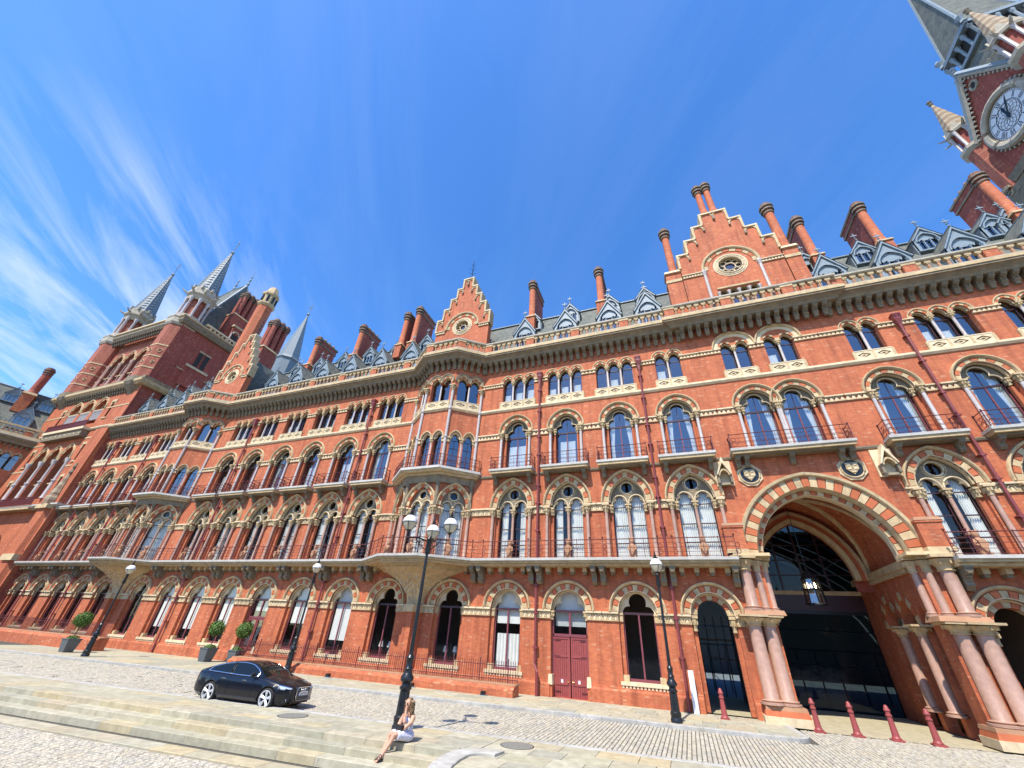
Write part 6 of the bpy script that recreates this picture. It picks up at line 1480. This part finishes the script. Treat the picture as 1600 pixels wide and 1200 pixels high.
for x, w in ((-21.3, 'leftmost'), (-15.2, 'middle one'), (-10.7, 'rightmost')):
    t = thing('ground_spotlight', 'small square black ground spotlight before the low brick wall, '+w, 'spotlight', (x, -2.72, PZ0), 0, 'spotlights along the low wall')
    m = MB(); m.box(-.2, .2, -.1, .2, -.01, .03, 'lead'); m.build('base_plate', t); m = MB(); m.box(-.11, .11, -.09, .16, .03, .2, 'iron_black', .01); m.build('housing', t)

# ------------------------------------------------------------------ lamp posts
def lamp_head(par, x, y, z, sc=1.0):
    h = inst('lamp_head', None, par, (x, y, z), 0, (sc, sc, sc))
    m = MB(); m.lathe([(.05, -.12), (.09, -.05), (.16, .0)], 'iron_black', n=10); m.build('cup', h, True)
    m = MB(); m.lathe([(.15, .0), (.31, .2), (.36, .36)], 'lamp_glass', n=12, cap=False); m.build('glass_bowl', h, True)
    m = MB(); m.lathe([(.37, .355), (.38, .40), (.33, .56), (.2, .70), (.12, .74)], 'lamp_white', n=16); m.build('dome', h, True)
    m = MB(); m.tube([(.37*cos(2*pi*i/16), .37*sin(2*pi*i/16), .37) for i in range(16)], .018, 'iron_black', 5, True)
    for i in range(4): a = 2*pi*i/4+.4; m.tube([(.15*cos(a), .15*sin(a), 0), (.32*cos(a), .32*sin(a), .2), (.38*cos(a), .38*sin(a), .37), (.34*cos(a), .34*sin(a), .55), (.12*cos(a), .12*sin(a), .74)], .014, 'iron_black', 4)
    m.lathe([(.13, .74), (.15, .80), (.07, .84), (.09, .93), (.04, .98), (.05, 1.05), (.015, 1.12), (.012, 1.26)], 'iron_black', n=10); m.build('crown', h, True)
glass_ = newmat('lamp_glass')[1]; out(glass_, principled(glass_, (.62, .55, .38), .15, spec=.6))
def lamp_post(x, y, zh, label, three=False, rz=0):
    t = thing('street_lamp', label, 'street lamp', (x, y, PZ0), rz, 'lamp posts in the forecourt')
    m = MB(); m.lathe([(.24, 0), (.24, .1), (.215, .14), (.21, .22), (.225, .25), (.225, .34), (.185, .38), (.16, 1.02), (.2, 1.05), (.2, 1.1), (.15, 1.13), (.14, 1.2), (.215, 1.28), (.22, 1.36), (.15, 1.46), (.125, 1.55), (.145, 1.6), (.1, 1.68), (.12, 1.85), (.135, 1.9), (.085, 1.98)], 'iron_black', n=16); m.build('pedestal', t, True)
    m = MB(); m.lathe([(.075, 1.95), (.07, 2.6), (.05, zh-.5), (.045, zh-.2)], 'iron_black', n=10)
    m.lathe([(.09, zh-.75), (.11, zh-.65), (.08, zh-.25), (.1, zh-.2), (.06, zh-.1)], 'iron_black', n=10); m.build('pole', t, True)
    m = MB(); m.prism([(-.035, .72), (.04, .72), (.04, .66), (-.035, .66)], -.215, -.2, 'iron_black'); m.build('plate', t)
    if three:
        for i in range(3):
            a = R(-4+120*i); dx, dy = cos(a)*.92, sin(a)*.92
            m = MB(); m.tube([(0, 0, zh-.3), (dx*.5, dy*.5, zh-.22), (dx, dy, zh-.28), (dx, dy, zh-.1)], .03, 'iron_black', 6)
            m.tube([(dx*.12, dy*.12, zh-.6), (dx*.45, dy*.45, zh-.42), (dx*.6, dy*.6, zh-.26)], .018, 'iron_black', 5); m.tube([(dx*.3+.1*cos(k*pi/4)*cos(a), dy*.3+.1*cos(k*pi/4)*sin(a), zh-.38+.1*sin(k*pi/4)) for k in range(8)], .014, 'iron_black', 4, True); m.build('arm', t)
            lamp_head(t, dx, dy, zh, .74)
    else: lamp_head(t, 0, 0, zh-.08, .84)
lamp_post(-8.98, -13.05, 5.95, 'tall black lamp post with three white domed lanterns behind the seated woman', True)
lamp_post(-.97, -4.1, 5.95, 'black lamp post with one lantern beside the side passage near the great arch')
lamp_post(-24.5, -2.9, 5.95, 'black lamp post with one lantern rising behind the parked car')
lamp_post(-39.5, -6.4, 5.3, 'black lamp post with one lantern at far left beside the topiary')

# ------------------------------------------------------------------ bollards
bm_ = MB(); bm_.lathe([(.2, 0), (.2, .06), (.16, .1), (.15, .14), (.115, .62), (.105, .76), (.135, .78), (.135, .82), (.105, .84), (.105, .94), (.135, .96), (.135, 1.0), (.1, 1.04), (.09, 1.1), (.05, 1.15), (.0, 1.17)], 'bollard_red', n=14)
bm_.v = [(x*.88, y*.88, z) for x, y, z in bm_.v]; bme = bm_.mesh('post', True); bb = MB(); bb.box(-.21, .21, -.21, .21, -.06, .02, 'bollard_red'); bbe = bb.mesh('foot')
for i, (x, y) in enumerate(((1.08, -1.1), (4.82, -.9), (6.23, -.9), (7.58, -.9), (8.94, -.9))):
    lab = 'dark red cast iron bollard before the small side passage' if i == 0 else 'dark red cast iron bollard in the great arch, %s of four from the left' % ('first', 'second', 'third', 'fourth')[i-1]
    t = thing('bollard', lab, 'bollard', (x, y, PZ0 if i == 0 else -.02), 0, 'bollards at the arch'); inst('post', bme, t); inst('foot', bbe, t)

# ------------------------------------------------------------------ clipped trees in tubs
plain('tub', (.10, .115, .12), .6); plain('bark', (.10, .065, .04), .9)
m_, nt = newmat('leaf'); gn = N(nt, 'ShaderNodeNewGeometry'); c = ramp(nt, gn.outputs['Random Per Island'], [(0, (.03, .085, .008)), (.5, (.07, .15, .015)), (1, (.14, .24, .03))]); out(nt, principled(nt, c, .5))
def topiary(x, y, label, sd_, zb=PZ0, sc=1.0):
    t = thing('topiary_tree', label, 'potted tree', (x, y, zb), 0, 'clipped trees in tubs'); t.scale = (sc, sc, sc)
    m = MB(); m.plan([(-.3, -.3), (.3, -.3), (.3, .3), (-.3, .3)], 0, .8, 'tub', [(-.42, -.42), (.42, -.42), (.42, .42), (-.42, .42)]); m.box(-.45, .45, -.45, .45, .8, .86, 'tub'); m.build('tub', t)
    m = MB(); m.tube([(0, 0, .8), (.02, .01, 1.3), (0, 0, 1.9)], [.035, .03, .03], 'bark', 6)
    q = random.Random(sd_)
    for i in range(9): a, b = q.uniform(0, 6.3), q.uniform(-.3, 1.2); m.tube([(0, 0, 1.75), (.4*cos(a)*cos(b), .4*sin(a)*cos(b), 2.0+.4*sin(b))], [.02, .006], 'bark', 4)
    m.build('trunk', t)
    def leaves(n, cx, cy, cz, r, fl):
        L = MB()
        for i in range(n):
            a = q.uniform(0, 2*pi); zz = q.uniform(-1, 1); rr = r*(.55+.45*q.random()**.4)*(1+.10*sin(a*5+zz*7)+.08*sin(a*11-zz*13))*(1.22 if q.random() < .03 else 1); h = sqrt(1-zz*zz)
            p = Vector((cx+rr*h*cos(a), cy+rr*h*sin(a), cz+rr*zz*fl)); nn = Vector((h*cos(a), h*sin(a), zz))+Vector((q.uniform(-.8, .8), q.uniform(-.8, .8), q.uniform(-.5, .9)))
            nn.normalize(); u = nn.cross(Vector((q.uniform(-1, 1), q.uniform(-1, 1), q.uniform(-1, 1)))).normalized(); v = nn.cross(u); l = q.uniform(.035, .075)
            L.add([p-u*l, p+v*l*.45+nn*.01, p+u*l, p-v*l*.45+nn*.01], [(0, 1, 2, 3)], 'leaf')
        return L
    leaves(2600, 0, 0, 2.1, .53, .92).build('crown', t); leaves(500, 0, 0, .88, .36, .5).build('underplanting', t)
topiary(-33.6, -1.9, 'round clipped tree in grey tub left of the pair behind the car', 1); topiary(-30.9, -1.7, 'round clipped tree in grey tub right of the pair behind the car', 2); topiary(-43.6, -5.6, 'round clipped tree in grey tub at the far left by the lamp post', 3)
# white conduit beside the drainpipe
t = thing('white_conduit', 'tall pale plastic conduit casing against the wall beside the side passage', 'conduit', (-.12, -.38, PZ0))
m = MB(); m.box(-.14, .12, -.06, .12, 0, 1.75, 'white_paint'); m.build('casing', t)
for x in (-.09, .0, .08): m = MB(); m.tube([(x, -.07, .02), (x, -.07, 1.7)], .022, 'white_paint', 6); m.build('pipe', t)

# ------------------------------------------------------------------ car
m_, nt = newmat('car_paint'); out(nt, principled(nt, (.003, .004, .009), .3, 0, coat=.55, spec=.25))
m_, nt = newmat('car_glass'); out(nt, principled(nt, (.006, .009, .010), .03, 0, spec=.4))
plain('chrome', (.75, .76, .78), .12, 1, vary=.05); plain('alloy', (.62, .63, .65), .4, .3, vary=.1); plain('lens', (.75, .8, .82), .08, .3, vary=.3, sc=30); plain('plate_white', (.82, .82, .78), .5); plain('trim_black', (.01, .01, .011), .4); plain('plate_blue', (.02, .05, .25), .4); plain('seat', (.03, .028, .026), .8)
hd = math.atan2(.24, 2.8)
car = thing('parked_car', 'dark navy five door fastback car with large silver wheels parked at the kerb', 'car', (-18.03-.86*-sin(hd)*-1, -13.02+.93, RZ0), hd)
def lerp(tab, x):
    for (a, va), (b, vb) in zip(tab, tab[1:]):
        if x <= b: t = (x-a)/(b-a); t = max(0, min(1, t)); t2 = t*t*(3-2*t)*.4+t*.6; return va+(vb-va)*t2
    return tab[-1][1]
Wd = [(-1.02, .66), (-.95, .78), (-.75, .875), (0, .92), (1.4, .925), (2.81, .915), (3.25, .86), (3.52, .74), (3.66, .58), (3.69, .45)]
Zt = [(-1.02, .92), (-.9, 1.0), (-.5, 1.0), (0, .985), (1.2, .955), (2.3, .955), (2.5, .945), (3.0, .86), (3.4, .76), (3.6, .66), (3.69, .58)]
Zb = [(-1.02, .42), (-.9, .28), (-.5, .2), (2.9, .19), (3.4, .2), (3.69, .26)]
sx = sorted(set([-1.02, -.99, -.93, -.85, -.75, -.6]+[a+d for a in (0, 2.81) for d in (-.40, -.375, -.34, -.29, -.22, -.14, -.05, .05, .14, .22, .29, .34, .375, .40)]+[.55, .8, 1.1, 1.4, 1.7, 2.0, 2.25, 3.3, 3.4, 3.5, 3.58, 3.64, 3.69]))
m = MB(); rows = []
for x in sx:
    w, zt, zb = lerp(Wd, x), lerp(Zt, x), lerp(Zb, x); za = zb
    for a in (0, 2.81):
        if abs(x-a) < .385: za = max(za, .33+sqrt(.385**2-(x-a)**2))
    prof = [(w*.88, max(zb, za-.02)), (w*.985, max(zb+.1, za)), (w*1.0, max(.50, za+.03)), (w*.992, max(.66, za+.06)), (w*.965, zt-.12), (w*.93, zt-.045), (w*.85, zt), (w*.5, zt+.025), (0, zt+.032)]
    rows.append([(x, -y, z) for y, z in prof]+[(x, y, z) for y, z in reversed(prof[:-1])])
k = len(rows[0]); m.add([p for r in rows for p in r], [(i*k+j, i*k+j+1, (i+1)*k+j+1, (i+1)*k+j) for i in range(len(rows)-1) for j in range(k-1)]+[list(range(k)), [(len(rows)-1)*k+j for j in range(k-1, -1, -1)]], 'car_paint')
body = m.build('body', car, True)
m = MB()                                               # dark floor and wheel housings
m.box(-.6, 3.4, -.74, .74, .17, .5, 'trim_black'); m.build('underbody', car)
Zr = [(-.98, .99), (-.6, 1.10), (-.2, 1.22), (.3, 1.33), (.8, 1.385), (1.15, 1.39), (1.5, 1.36), (1.85, 1.255), (2.15, 1.11), (2.45, .955)]
gs = [-.98, -.8, -.6, -.4, -.2, 0, .3, .6, .9, 1.15, 1.4, 1.55, 1.7, 1.85, 2.0, 2.15, 2.3, 2.45]
def gsec(x):
    zt = lerp(Zt, x)-.01; zr = max(zt+.004, lerp(Zr, x)); f = (zr-zt)/.43; wb = lerp(Wd, x)*.905; wr = wb-.27*max(0, f)
    return wb, zt, wr, zr
m = MB(); rows = []
for x in gs:
    wb, zt, wr, zr = gsec(x); pr = [(wb, zt-.03), (wb-(wb-wr)*.5+.012, zt+(zr-zt)*.52), (wr+.015, zr-.05), (wr-.05, zr-.012), (wr*.5, zr+.008), (0, zr+.012)]
    rows.append([(x, -y, z) for y, z in pr]+[(x, y, z) for y, z in reversed(pr[:-1])])
k = len(rows[0]); vs = [p for r in rows for p in r]
paint, gl = [], []
for i in range(len(rows)-1):
    for j in range(k-1):
        f = (i*k+j, i*k+j+1, (i+1)*k+j+1, (i+1)*k+j); sidef = j in (0, 1, k-2, k-3); x = (gs[i]+gs[i+1])/2
        glass_f = (sidef and -.3 < x < 2.05) or (not sidef and (x > 1.5 or -.75 < x < .15) and j not in (2, k-4))
        (gl if glass_f else paint).append(f)
m.add(vs, paint, 'car_paint'); m.build('roof', car, True)
m = MB(); m.add(vs, gl, 'car_glass'); m.build('window_glass', car, True)
for sgn in (-1, 1):                                     # bright window surround, pillars
    m = MB(); lo, hi_ = [], []
    for x in [-.42, -.3, -.1, .2, .5, .8, 1.1, 1.4, 1.6, 1.8, 1.95, 2.1]:
        wb, zt, wr, zr = gsec(x); lo.append((x, sgn*(wb+.008), zt+.012)); hi_.append((x, sgn*(wr+.024), zr-.05))
    m.tube(lo, .017, 'chrome', 5); m.tube([lo[0]]+hi_[1:]+[lo[-1]], .017, 'chrome', 5); m.build('window_trim', car)
    m = MB()
    for x in (.78, .72):
        wb, zt, wr, zr = gsec(x); m.tube([(x, sgn*(wb+.006), zt), (x-.1, sgn*(wr+.022), zr-.05)], .03, 'trim_black', 4)
    m.build('pillar', car)
    m = MB(); wb, zt, wr, zr = gsec(2.0); m.lathe([(.0, -.1), (.07, -.07), (.085, 0), (.07, .07), (.0, .1)], 'car_paint', 0, 0, 10); m.v = [(1.98+y*.9, sgn*(.97+z*.9), 1.02+x*.8) for x, y, z in m.v]; m.tube([(2.0, sgn*.84, .97), (1.98, sgn*.96, 1.0)], .025, 'trim_black', 5); m.build('mirror', car, True)
    for x, xd in ((.55, 'rear'), (1.6, 'front')):
        m = MB(); y = sgn*(lerp(Wd, x)*.975+.018); m.box(x-.11, x+.11, min(y, y-sgn*.03), max(y, y-sgn*.03), .80, .83, 'chrome'); m.build('door_handle', car)
    m = MB()                                            # door joints
    for x in (-.12, .82, 2.05):
        pts = [(x+(.0 if z > .6 else .02), sgn*(lerp(Wd, x)*(1.0 if .45 < z < .7 else .985)+.002), z) for z in (.26, .5, .68, .83, .90)]; m.tube(pts, .006, 'trim_black', 4)
    m.tube([(x, sgn*(lerp(Wd, x)*.99+.004), .30) for x in (.42, 1.0, 1.7, 2.38)], .02, 'trim_black', 4); m.build('door_joints', car)
    hl = MB(); hl.add([(3.30, sgn*.835, .66), (3.58, sgn*.60, .60), (3.60, sgn*.50, .585), (3.57, sgn*.52, .685), (3.40, sgn*.70, .735), (3.18, sgn*.845, .775)], [(0, 1, 2, 3, 4, 5)], 'lens'); hl.v = [(x+.035, y*1.03, z) for x, y, z in hl.v]; hl.tube([(x, y, z) for x, y, z in hl.v[:6]], .012, 'chrome', 4, True)
    hl.lathe([(.05, 0), (.05, .02)], 'trim_black', 0, 0, 10) if False else None; hl.build('headlight', car)
    m = MB(); m.tube([(3.56+.0*k, sgn*.62+.055*cos(k*pi/5), .34+.055*sin(k*pi/5)) for k in range(10)], .016, 'chrome', 5, True); m.box(3.50, 3.545, sgn*.62-.05, sgn*.62+.05, .29, .39, 'lens'); m.build('fog_light', car)
    m = MB(); m.box(3.40, 3.555, min(sgn*.42, sgn*.74), max(sgn*.42, sgn*.74), .25, .43, 'trim_black', .02); m.build('intake', car)
    m = MB(); m.box(-1.03, -.93, min(sgn*.45, sgn*.70), max(sgn*.45, sgn*.70), .74, .86, 'bollard_red', .02); m.build('tail_light', car)
m = MB(); gp = [(-.30, .30), (.30, .30), (.36, .40), (.36, .66), (.30, .70), (-.30, .70), (-.36, .66), (-.36, .40)]
m.add([(3.715-.0*z, y, z) for y, z in gp], [list(range(8))], 'trim_black'); m.add([(3.60, y, z) for y, z in gp]+[(3.715, y, z) for y, z in gp], [(i, (i+1) % 8, (i+1) % 8+8, i+8) for i in range(8)], 'trim_black'); m.tube([(3.72, y, z) for y, z in gp], .015, 'chrome', 5, True)
for z in (.36, .42, .60, .645): m.box(3.715, 3.722, -.33, .33, z, z+.012, 'lead_dark')
m.build('grille', car)
m = MB()
for i in range(4): m.tube([(3.735, (-.105+i*.07)+.048*cos(k*pi/7), .615+.048*sin(k*pi/7)) for k in range(14)], .009, 'chrome', 5, True)
m.build('ring_emblem', car)
pl_ = MB(); pl_.box(3.722, 3.734, -.27, .27, .45, .565, 'plate_white'); po = pl_.build('number_plate', car)
m = MB(); m.box(3.7345, 3.736, -.27, -.225, .45, .565, 'plate_blue'); m.build('blue_band', po)
def text_mesh(txt, size, mat):
    cu = bpy.data.curves.new('txt', 'FONT'); cu.body = txt; cu.size = size; cu.align_x = 'CENTER'; o = bpy.data.objects.new('txt', cu); C.objects.link(o)
    dg = bpy.context.evaluated_depsgraph_get(); me = bpy.data.meshes.new_from_object(o.evaluated_get(dg)); me.materials.clear(); me.materials.append(M[mat]); bpy.data.objects.remove(o); return me
to_ = inst('registration_text', text_mesh('SJ10 FNE', .098, 'trim_black'), po, (3.737, .02, .474)); to_.rotation_euler = (R(90), 0, R(90))
m = MB(); m.box(3.45, 3.62, -.5, .5, .2, .26, 'trim_black', .01); m.build('splitter', car)
for x, nm in ((0, 'r'), (2.81, 'f')):
    for sgn in (-1, 1):
        w = inst('wheel', None, car, (x, sgn*.80, .335))
        def lat(prof, mt, n=28):
            q = MB(); q.lathe(prof, mt, n=n, cap=False); q.v = [(a, sgn*c, b) for a, b, c in q.v]; return q
        lat([(.21, -.12), (.325, -.12), (.335, -.09), (.335, .08), (.325, .105), (.262, .112), (.255, .08)], 'rubber').build('tyre', w, True)
        q = lat([(.265, .108), (.265, .118), (.235, .118), (.23, .03)], 'alloy'); q.join(lat([(.06, .05), (.06, .095), (.0, .1)], 'alloy', 12))
        for i in range(5):
            for d in (-.13, .13):
                a = 2*pi*i/5+.3; b = a+d; p0 = (.04*cos(a), .085, .04*sin(a)); p1 = (.245*cos(b), .105, .245*sin(b)); q.tube([(p0[0], sgn*p0[1], p0[2]), (p1[0], sgn*p1[1], p1[2])], [.034, .026], 'alloy', 4)
        q.build('rim', w)
        lat([(.2, .028), (.2, .034), (.0, .034)], 'trim_black', 20).build('brake_disc', w)
for y in (-.38, .38): m = MB(); m.box(.95, 1.15, y-.22, y+.22, .5, 1.1, 'seat', .03); m.box(.98, 1.1, y-.12, y+.12, 1.1, 1.27, 'seat', .03); m.build('seat', car)

# ------------------------------------------------------------------ seated woman
plain('skin', (.56, .30, .19), .5, vary=.1); plain('sandal', (.035, .025, .025), .5); plain('bag_leather', (.012, .012, .016), .3); plain('sunglass', (.01, .008, .008), .1)
m_, nt = newmat('dress'); t = N(nt, 'ShaderNodeTexCoord'); vo = N(nt, 'ShaderNodeTexVoronoi', i_Scale=26); nt.links.new(t.outputs['Object'], vo.inputs['Vector'])
c = mixrgb(nt, ramp(nt, vo.outputs['Distance'], [(.25, (1, 1, 1)), (.42, (0, 0, 0))]), (.62, .60, .66), (.30, .32, .46)); out(nt, principled(nt, c, .85))
m_, nt = newmat('hair'); gn = N(nt, 'ShaderNodeNewGeometry'); c = ramp(nt, gn.outputs['Random Per Island'], [(0, (.07, .035, .016)), (.5, (.22, .12, .055)), (1, (.50, .32, .16))]); out(nt, principled(nt, c, .45))
wom = thing('person', 'woman in a pale patterned dress sitting on the steps, hand raised to her face', 'person', (-8.0, -14.16, PZ0), R(163)); wom.scale = (1.12, 1.1, 1.08)
# local frame: +y is the way she faces, +x her right... built facing +y, seat at the origin
def blob(mb, c, r, m, n=10):
    cx, cy, cz = c; rx, ry, rz_ = r; q = MB(); q.lathe([(max(.001, sin(pi*i/n)), -cos(pi*i/n)) for i in range(n+1)], m, n=12); mb.v; o = [(cx+x*rx, cy+y*ry, cz+z*rz_) for x, y, z in q.v]; q.v = o; mb.join(q)
def body_obj(name, mb, parent, voxel, sm=6):
    o = mb.build(name, parent); r = o.modifiers.new('remesh', 'REMESH'); r.mode = 'VOXEL'; r.voxel_size = voxel; r.use_smooth_shade = True
    s = o.modifiers.new('smooth', 'SMOOTH'); s.factor = .5; s.iterations = sm; return o
b = MB(); sk = 'skin'
blob(b, (0, -.02, .12), (.18, .15, .13), sk); blob(b, (0, -.01, .3), (.145, .105, .17), sk); blob(b, (0, .0, .45), (.17, .11, .13), sk)
b.tube([(0, 0, .52), (0, .03, .64), (0, .05, .7)], [.085, .055, .052], sk, 10)
blob(b, (0, .075, .785), (.078, .098, .115), sk); blob(b, (0, .165, .77), (.017, .028, .022), sk); blob(b, (0, .12, .70), (.045, .05, .035), sk)
for s in (-1, 1): blob(b, (s*.078, .06, .775), (.014, .024, .032), sk)
RA = [(.17, .0, .53), (.225, .05, .40), (.21, .16, .27), (.10, .27, .25), (.0, .29, .26)]           # lower arm lies across the lap
LA = [(-.17, .0, .53), (-.205, .09, .41), (-.15, .25, .30), (-.12, .25, .42), (-.085, .215, .60), (-.065, .20, .67)]   # forearm raised to the face
b.tube(RA, [.066, .06, .05, .04, .028], sk, 10); b.tube(LA, [.066, .06, .052, .045, .032, .026], sk, 10)
for s, a in ((1, RA[-1]), (-1, LA[-1])):
    blob(b, a, (.035, .022, .042) if s < 0 else (.045, .035, .022), sk)
    for k in range(4):
        L = (.065, .075, .07, .055)[k]
        if s < 0: x0 = a[0]-.026+.017*k; b.tube([(x0, a[1], a[2]+.02), (x0+.004, a[1]+.004, a[2]+.03+L*.5), (x0+.008, a[1]-.022, a[2]+.02+L)], [.0095, .009, .007], sk, 6)
        else: y0 = a[1]-.03+.018*k; b.tube([(a[0]-.02, y0, a[2]), (a[0]-.03-L*.5, y0, a[2]+.006), (a[0]-.03-L, y0, a[2]-.02)], [.0095, .009, .007], sk, 6)
    if s < 0: b.tube([(a[0]+.02, a[1], a[2]-.02), (a[0]+.05, a[1]-.005, a[2]+.01), (a[0]+.058, a[1]-.012, a[2]+.04)], [.012, .01, .008], sk, 6)
    else: b.tube([(a[0], a[1]+.03, a[2]), (a[0]-.025, a[1]+.055, a[2]+.005), (a[0]-.05, a[1]+.06, a[2])], [.012, .01, .008], sk, 6)
for s, kn, an, to in ((1, (.10, .46, .17), (.05, .70, -.24), (.06, .84, -.325)), (-1, (-.07, .47, .19), (-.04, .74, -.20), (-.06, .89, -.30))):
    b.tube([(s*.09, .02, .09), (s*.095, .25, .14), kn], [.105, .085, .06], sk, 12)
    mid = tuple(kn[i]*.62+an[i]*.38+(0, -.02, 0)[i] for i in range(3)); b.tube([kn, mid, an], [.06, .056, .036], sk, 12); b.tube([an, tuple((an[i]+to[i])/2 for i in range(3)), to], [.036, .034, .024], sk, 8)
    blob(b, (an[0], an[1]-.035, an[2]-.03), (.03, .035, .04), sk)
body_obj('body', b, wom, .011)
d = MB(); dr = 'dress'
blob(d, (0, -.02, .12), (.205, .18, .145), dr); blob(d, (0, -.01, .3), (.162, .122, .175), dr); blob(d, (0, .005, .44), (.178, .125, .105), dr)
for s in (-1, 1): d.tube([(s*.10, .0, .11), (s*.10, .24, .155), (s*.09, .40, .165)], [.12, .108, .10], dr, 12); d.tube([(s*.10, -.03, .46), (s*.11, -.02, .56), (s*.105, .06, .53)], [.03, .028, .03], dr, 8)
d.tube([(0, .05, .13), (0, .3, .15), (.01, .38, .14)], [.1, .09, .08], dr, 10); body_obj('dress', d, wom, .013, 4)
h = MB(); q = random.Random(4)
blob(h, (0, .045, .815), (.09, .1, .1), 'hair')
for i in range(260):
    a = q.uniform(R(-30), R(210)); top = Vector((.07*cos(a)*q.uniform(.2, 1), .03-.09*abs(sin(a))*q.uniform(.1, 1)+.03, .90+q.uniform(-.03, .01))); ss = 1 if cos(a) >= 0 else -1
    L = q.uniform(.25, .46); pts = [top]; x_, y_ = cos(a)*q.uniform(.085, .125), -sin(a)*q.uniform(.06, .12)+.05; ph = q.uniform(0, 6)
    for k in range(1, 7): f = k/6; pts.append(Vector((x_*(1+.25*f)+.02*sin(ph+f*11), y_-.02*f+.02*cos(ph+f*10), .88-L*f)))
    h.tube(pts, [.009, .011, .011, .010, .009, .007, .003], 'hair', 4)
h.build('hair', wom, True)
for s in (-1, 1): m = MB(); m.lathe([(.001, -.01), (.024, -.004), (.027, .004), (.001, .01)], 'sunglass', n=12); m.v = [(s*.033+x, .158+z, .79+y*.85) for x, y, z in m.v]; m.build('sunglasses', wom)
for to, an in (((.06, .84, -.325), (.05, .70, -.24)), ((-.06, .89, -.30), (-.04, .74, -.20))):
    m = MB(); dv = Vector(to)-Vector(an); dv.normalize(); base = Vector(an)+Vector((0, -.06, -.055)); tip = Vector(to)+dv*.04+Vector((0, 0, -.03))
    m.tube([base, (base+tip)/2+Vector((0, 0, -.01)), tip], [.035, .042, .034], 'sandal', 8)
    for f in (.15, .45, .75): c_ = Vector(an)*(1-f)+Vector(to)*f; m.tube([c_+Vector((.042*cos(k*pi/5), 0, .042*sin(k*pi/5))) for k in range(10)], .012, 'sandal', 5, True)
    m.build('sandal', wom)
bag = thing('handbag', 'small black handbag on the lap of the seated woman', 'handbag', (-8.0, -14.16, PZ0), R(163)); bag.scale = (1.12, 1.1, 1.08)
m = MB(); m.box(-.15, .12, .24, .33, .20, .36, 'bag_leather', .012); m.build('pouch', bag); m = MB(); m.box(-.152, .122, .325, .342, .28, .365, 'bag_leather', .006); m.build('flap', bag)
m = MB(); m.tube([(-.14, .28, .34), (-.19, .1, .45), (-.12, -.07, .56), (.1, -.12, .35), (.16, .1, .25), (.12, .26, .33)], .008, 'bag_leather', 5); m.build('strap', bag)
for o in bpy.data.objects:
    if o.type == 'MESH' and not o.data.materials: o.data.materials.append(M['cream'])

# ------------------------------------------------------------------ terrace across the street, behind the camera: it shows in the lower windows as dark reflections
tb = thing('terrace_building', 'brown brick terrace across the street, seen only reflected in the lower windows', 'building', (-10, -95, 0))
plain('terrace_brick', (.13, .085, .06), .9)
m = MB()
for i in range(16):
    x = -110+i*14; m.box(x, x+13.9, -10, 0, 0, 15+2.5*((i*7) % 3), 'terrace_brick')
m.build('wall', tb)
m = MB()
for i in range(16):
    x = -110+i*14
    for k in range(4):
        for j in range(3): m.box(x+1.5+k*3, x+2.9+k*3, -.1, .06, 3+j*4, 5.4+j*4, 'interior')
stuff(m.build('windows', tb))
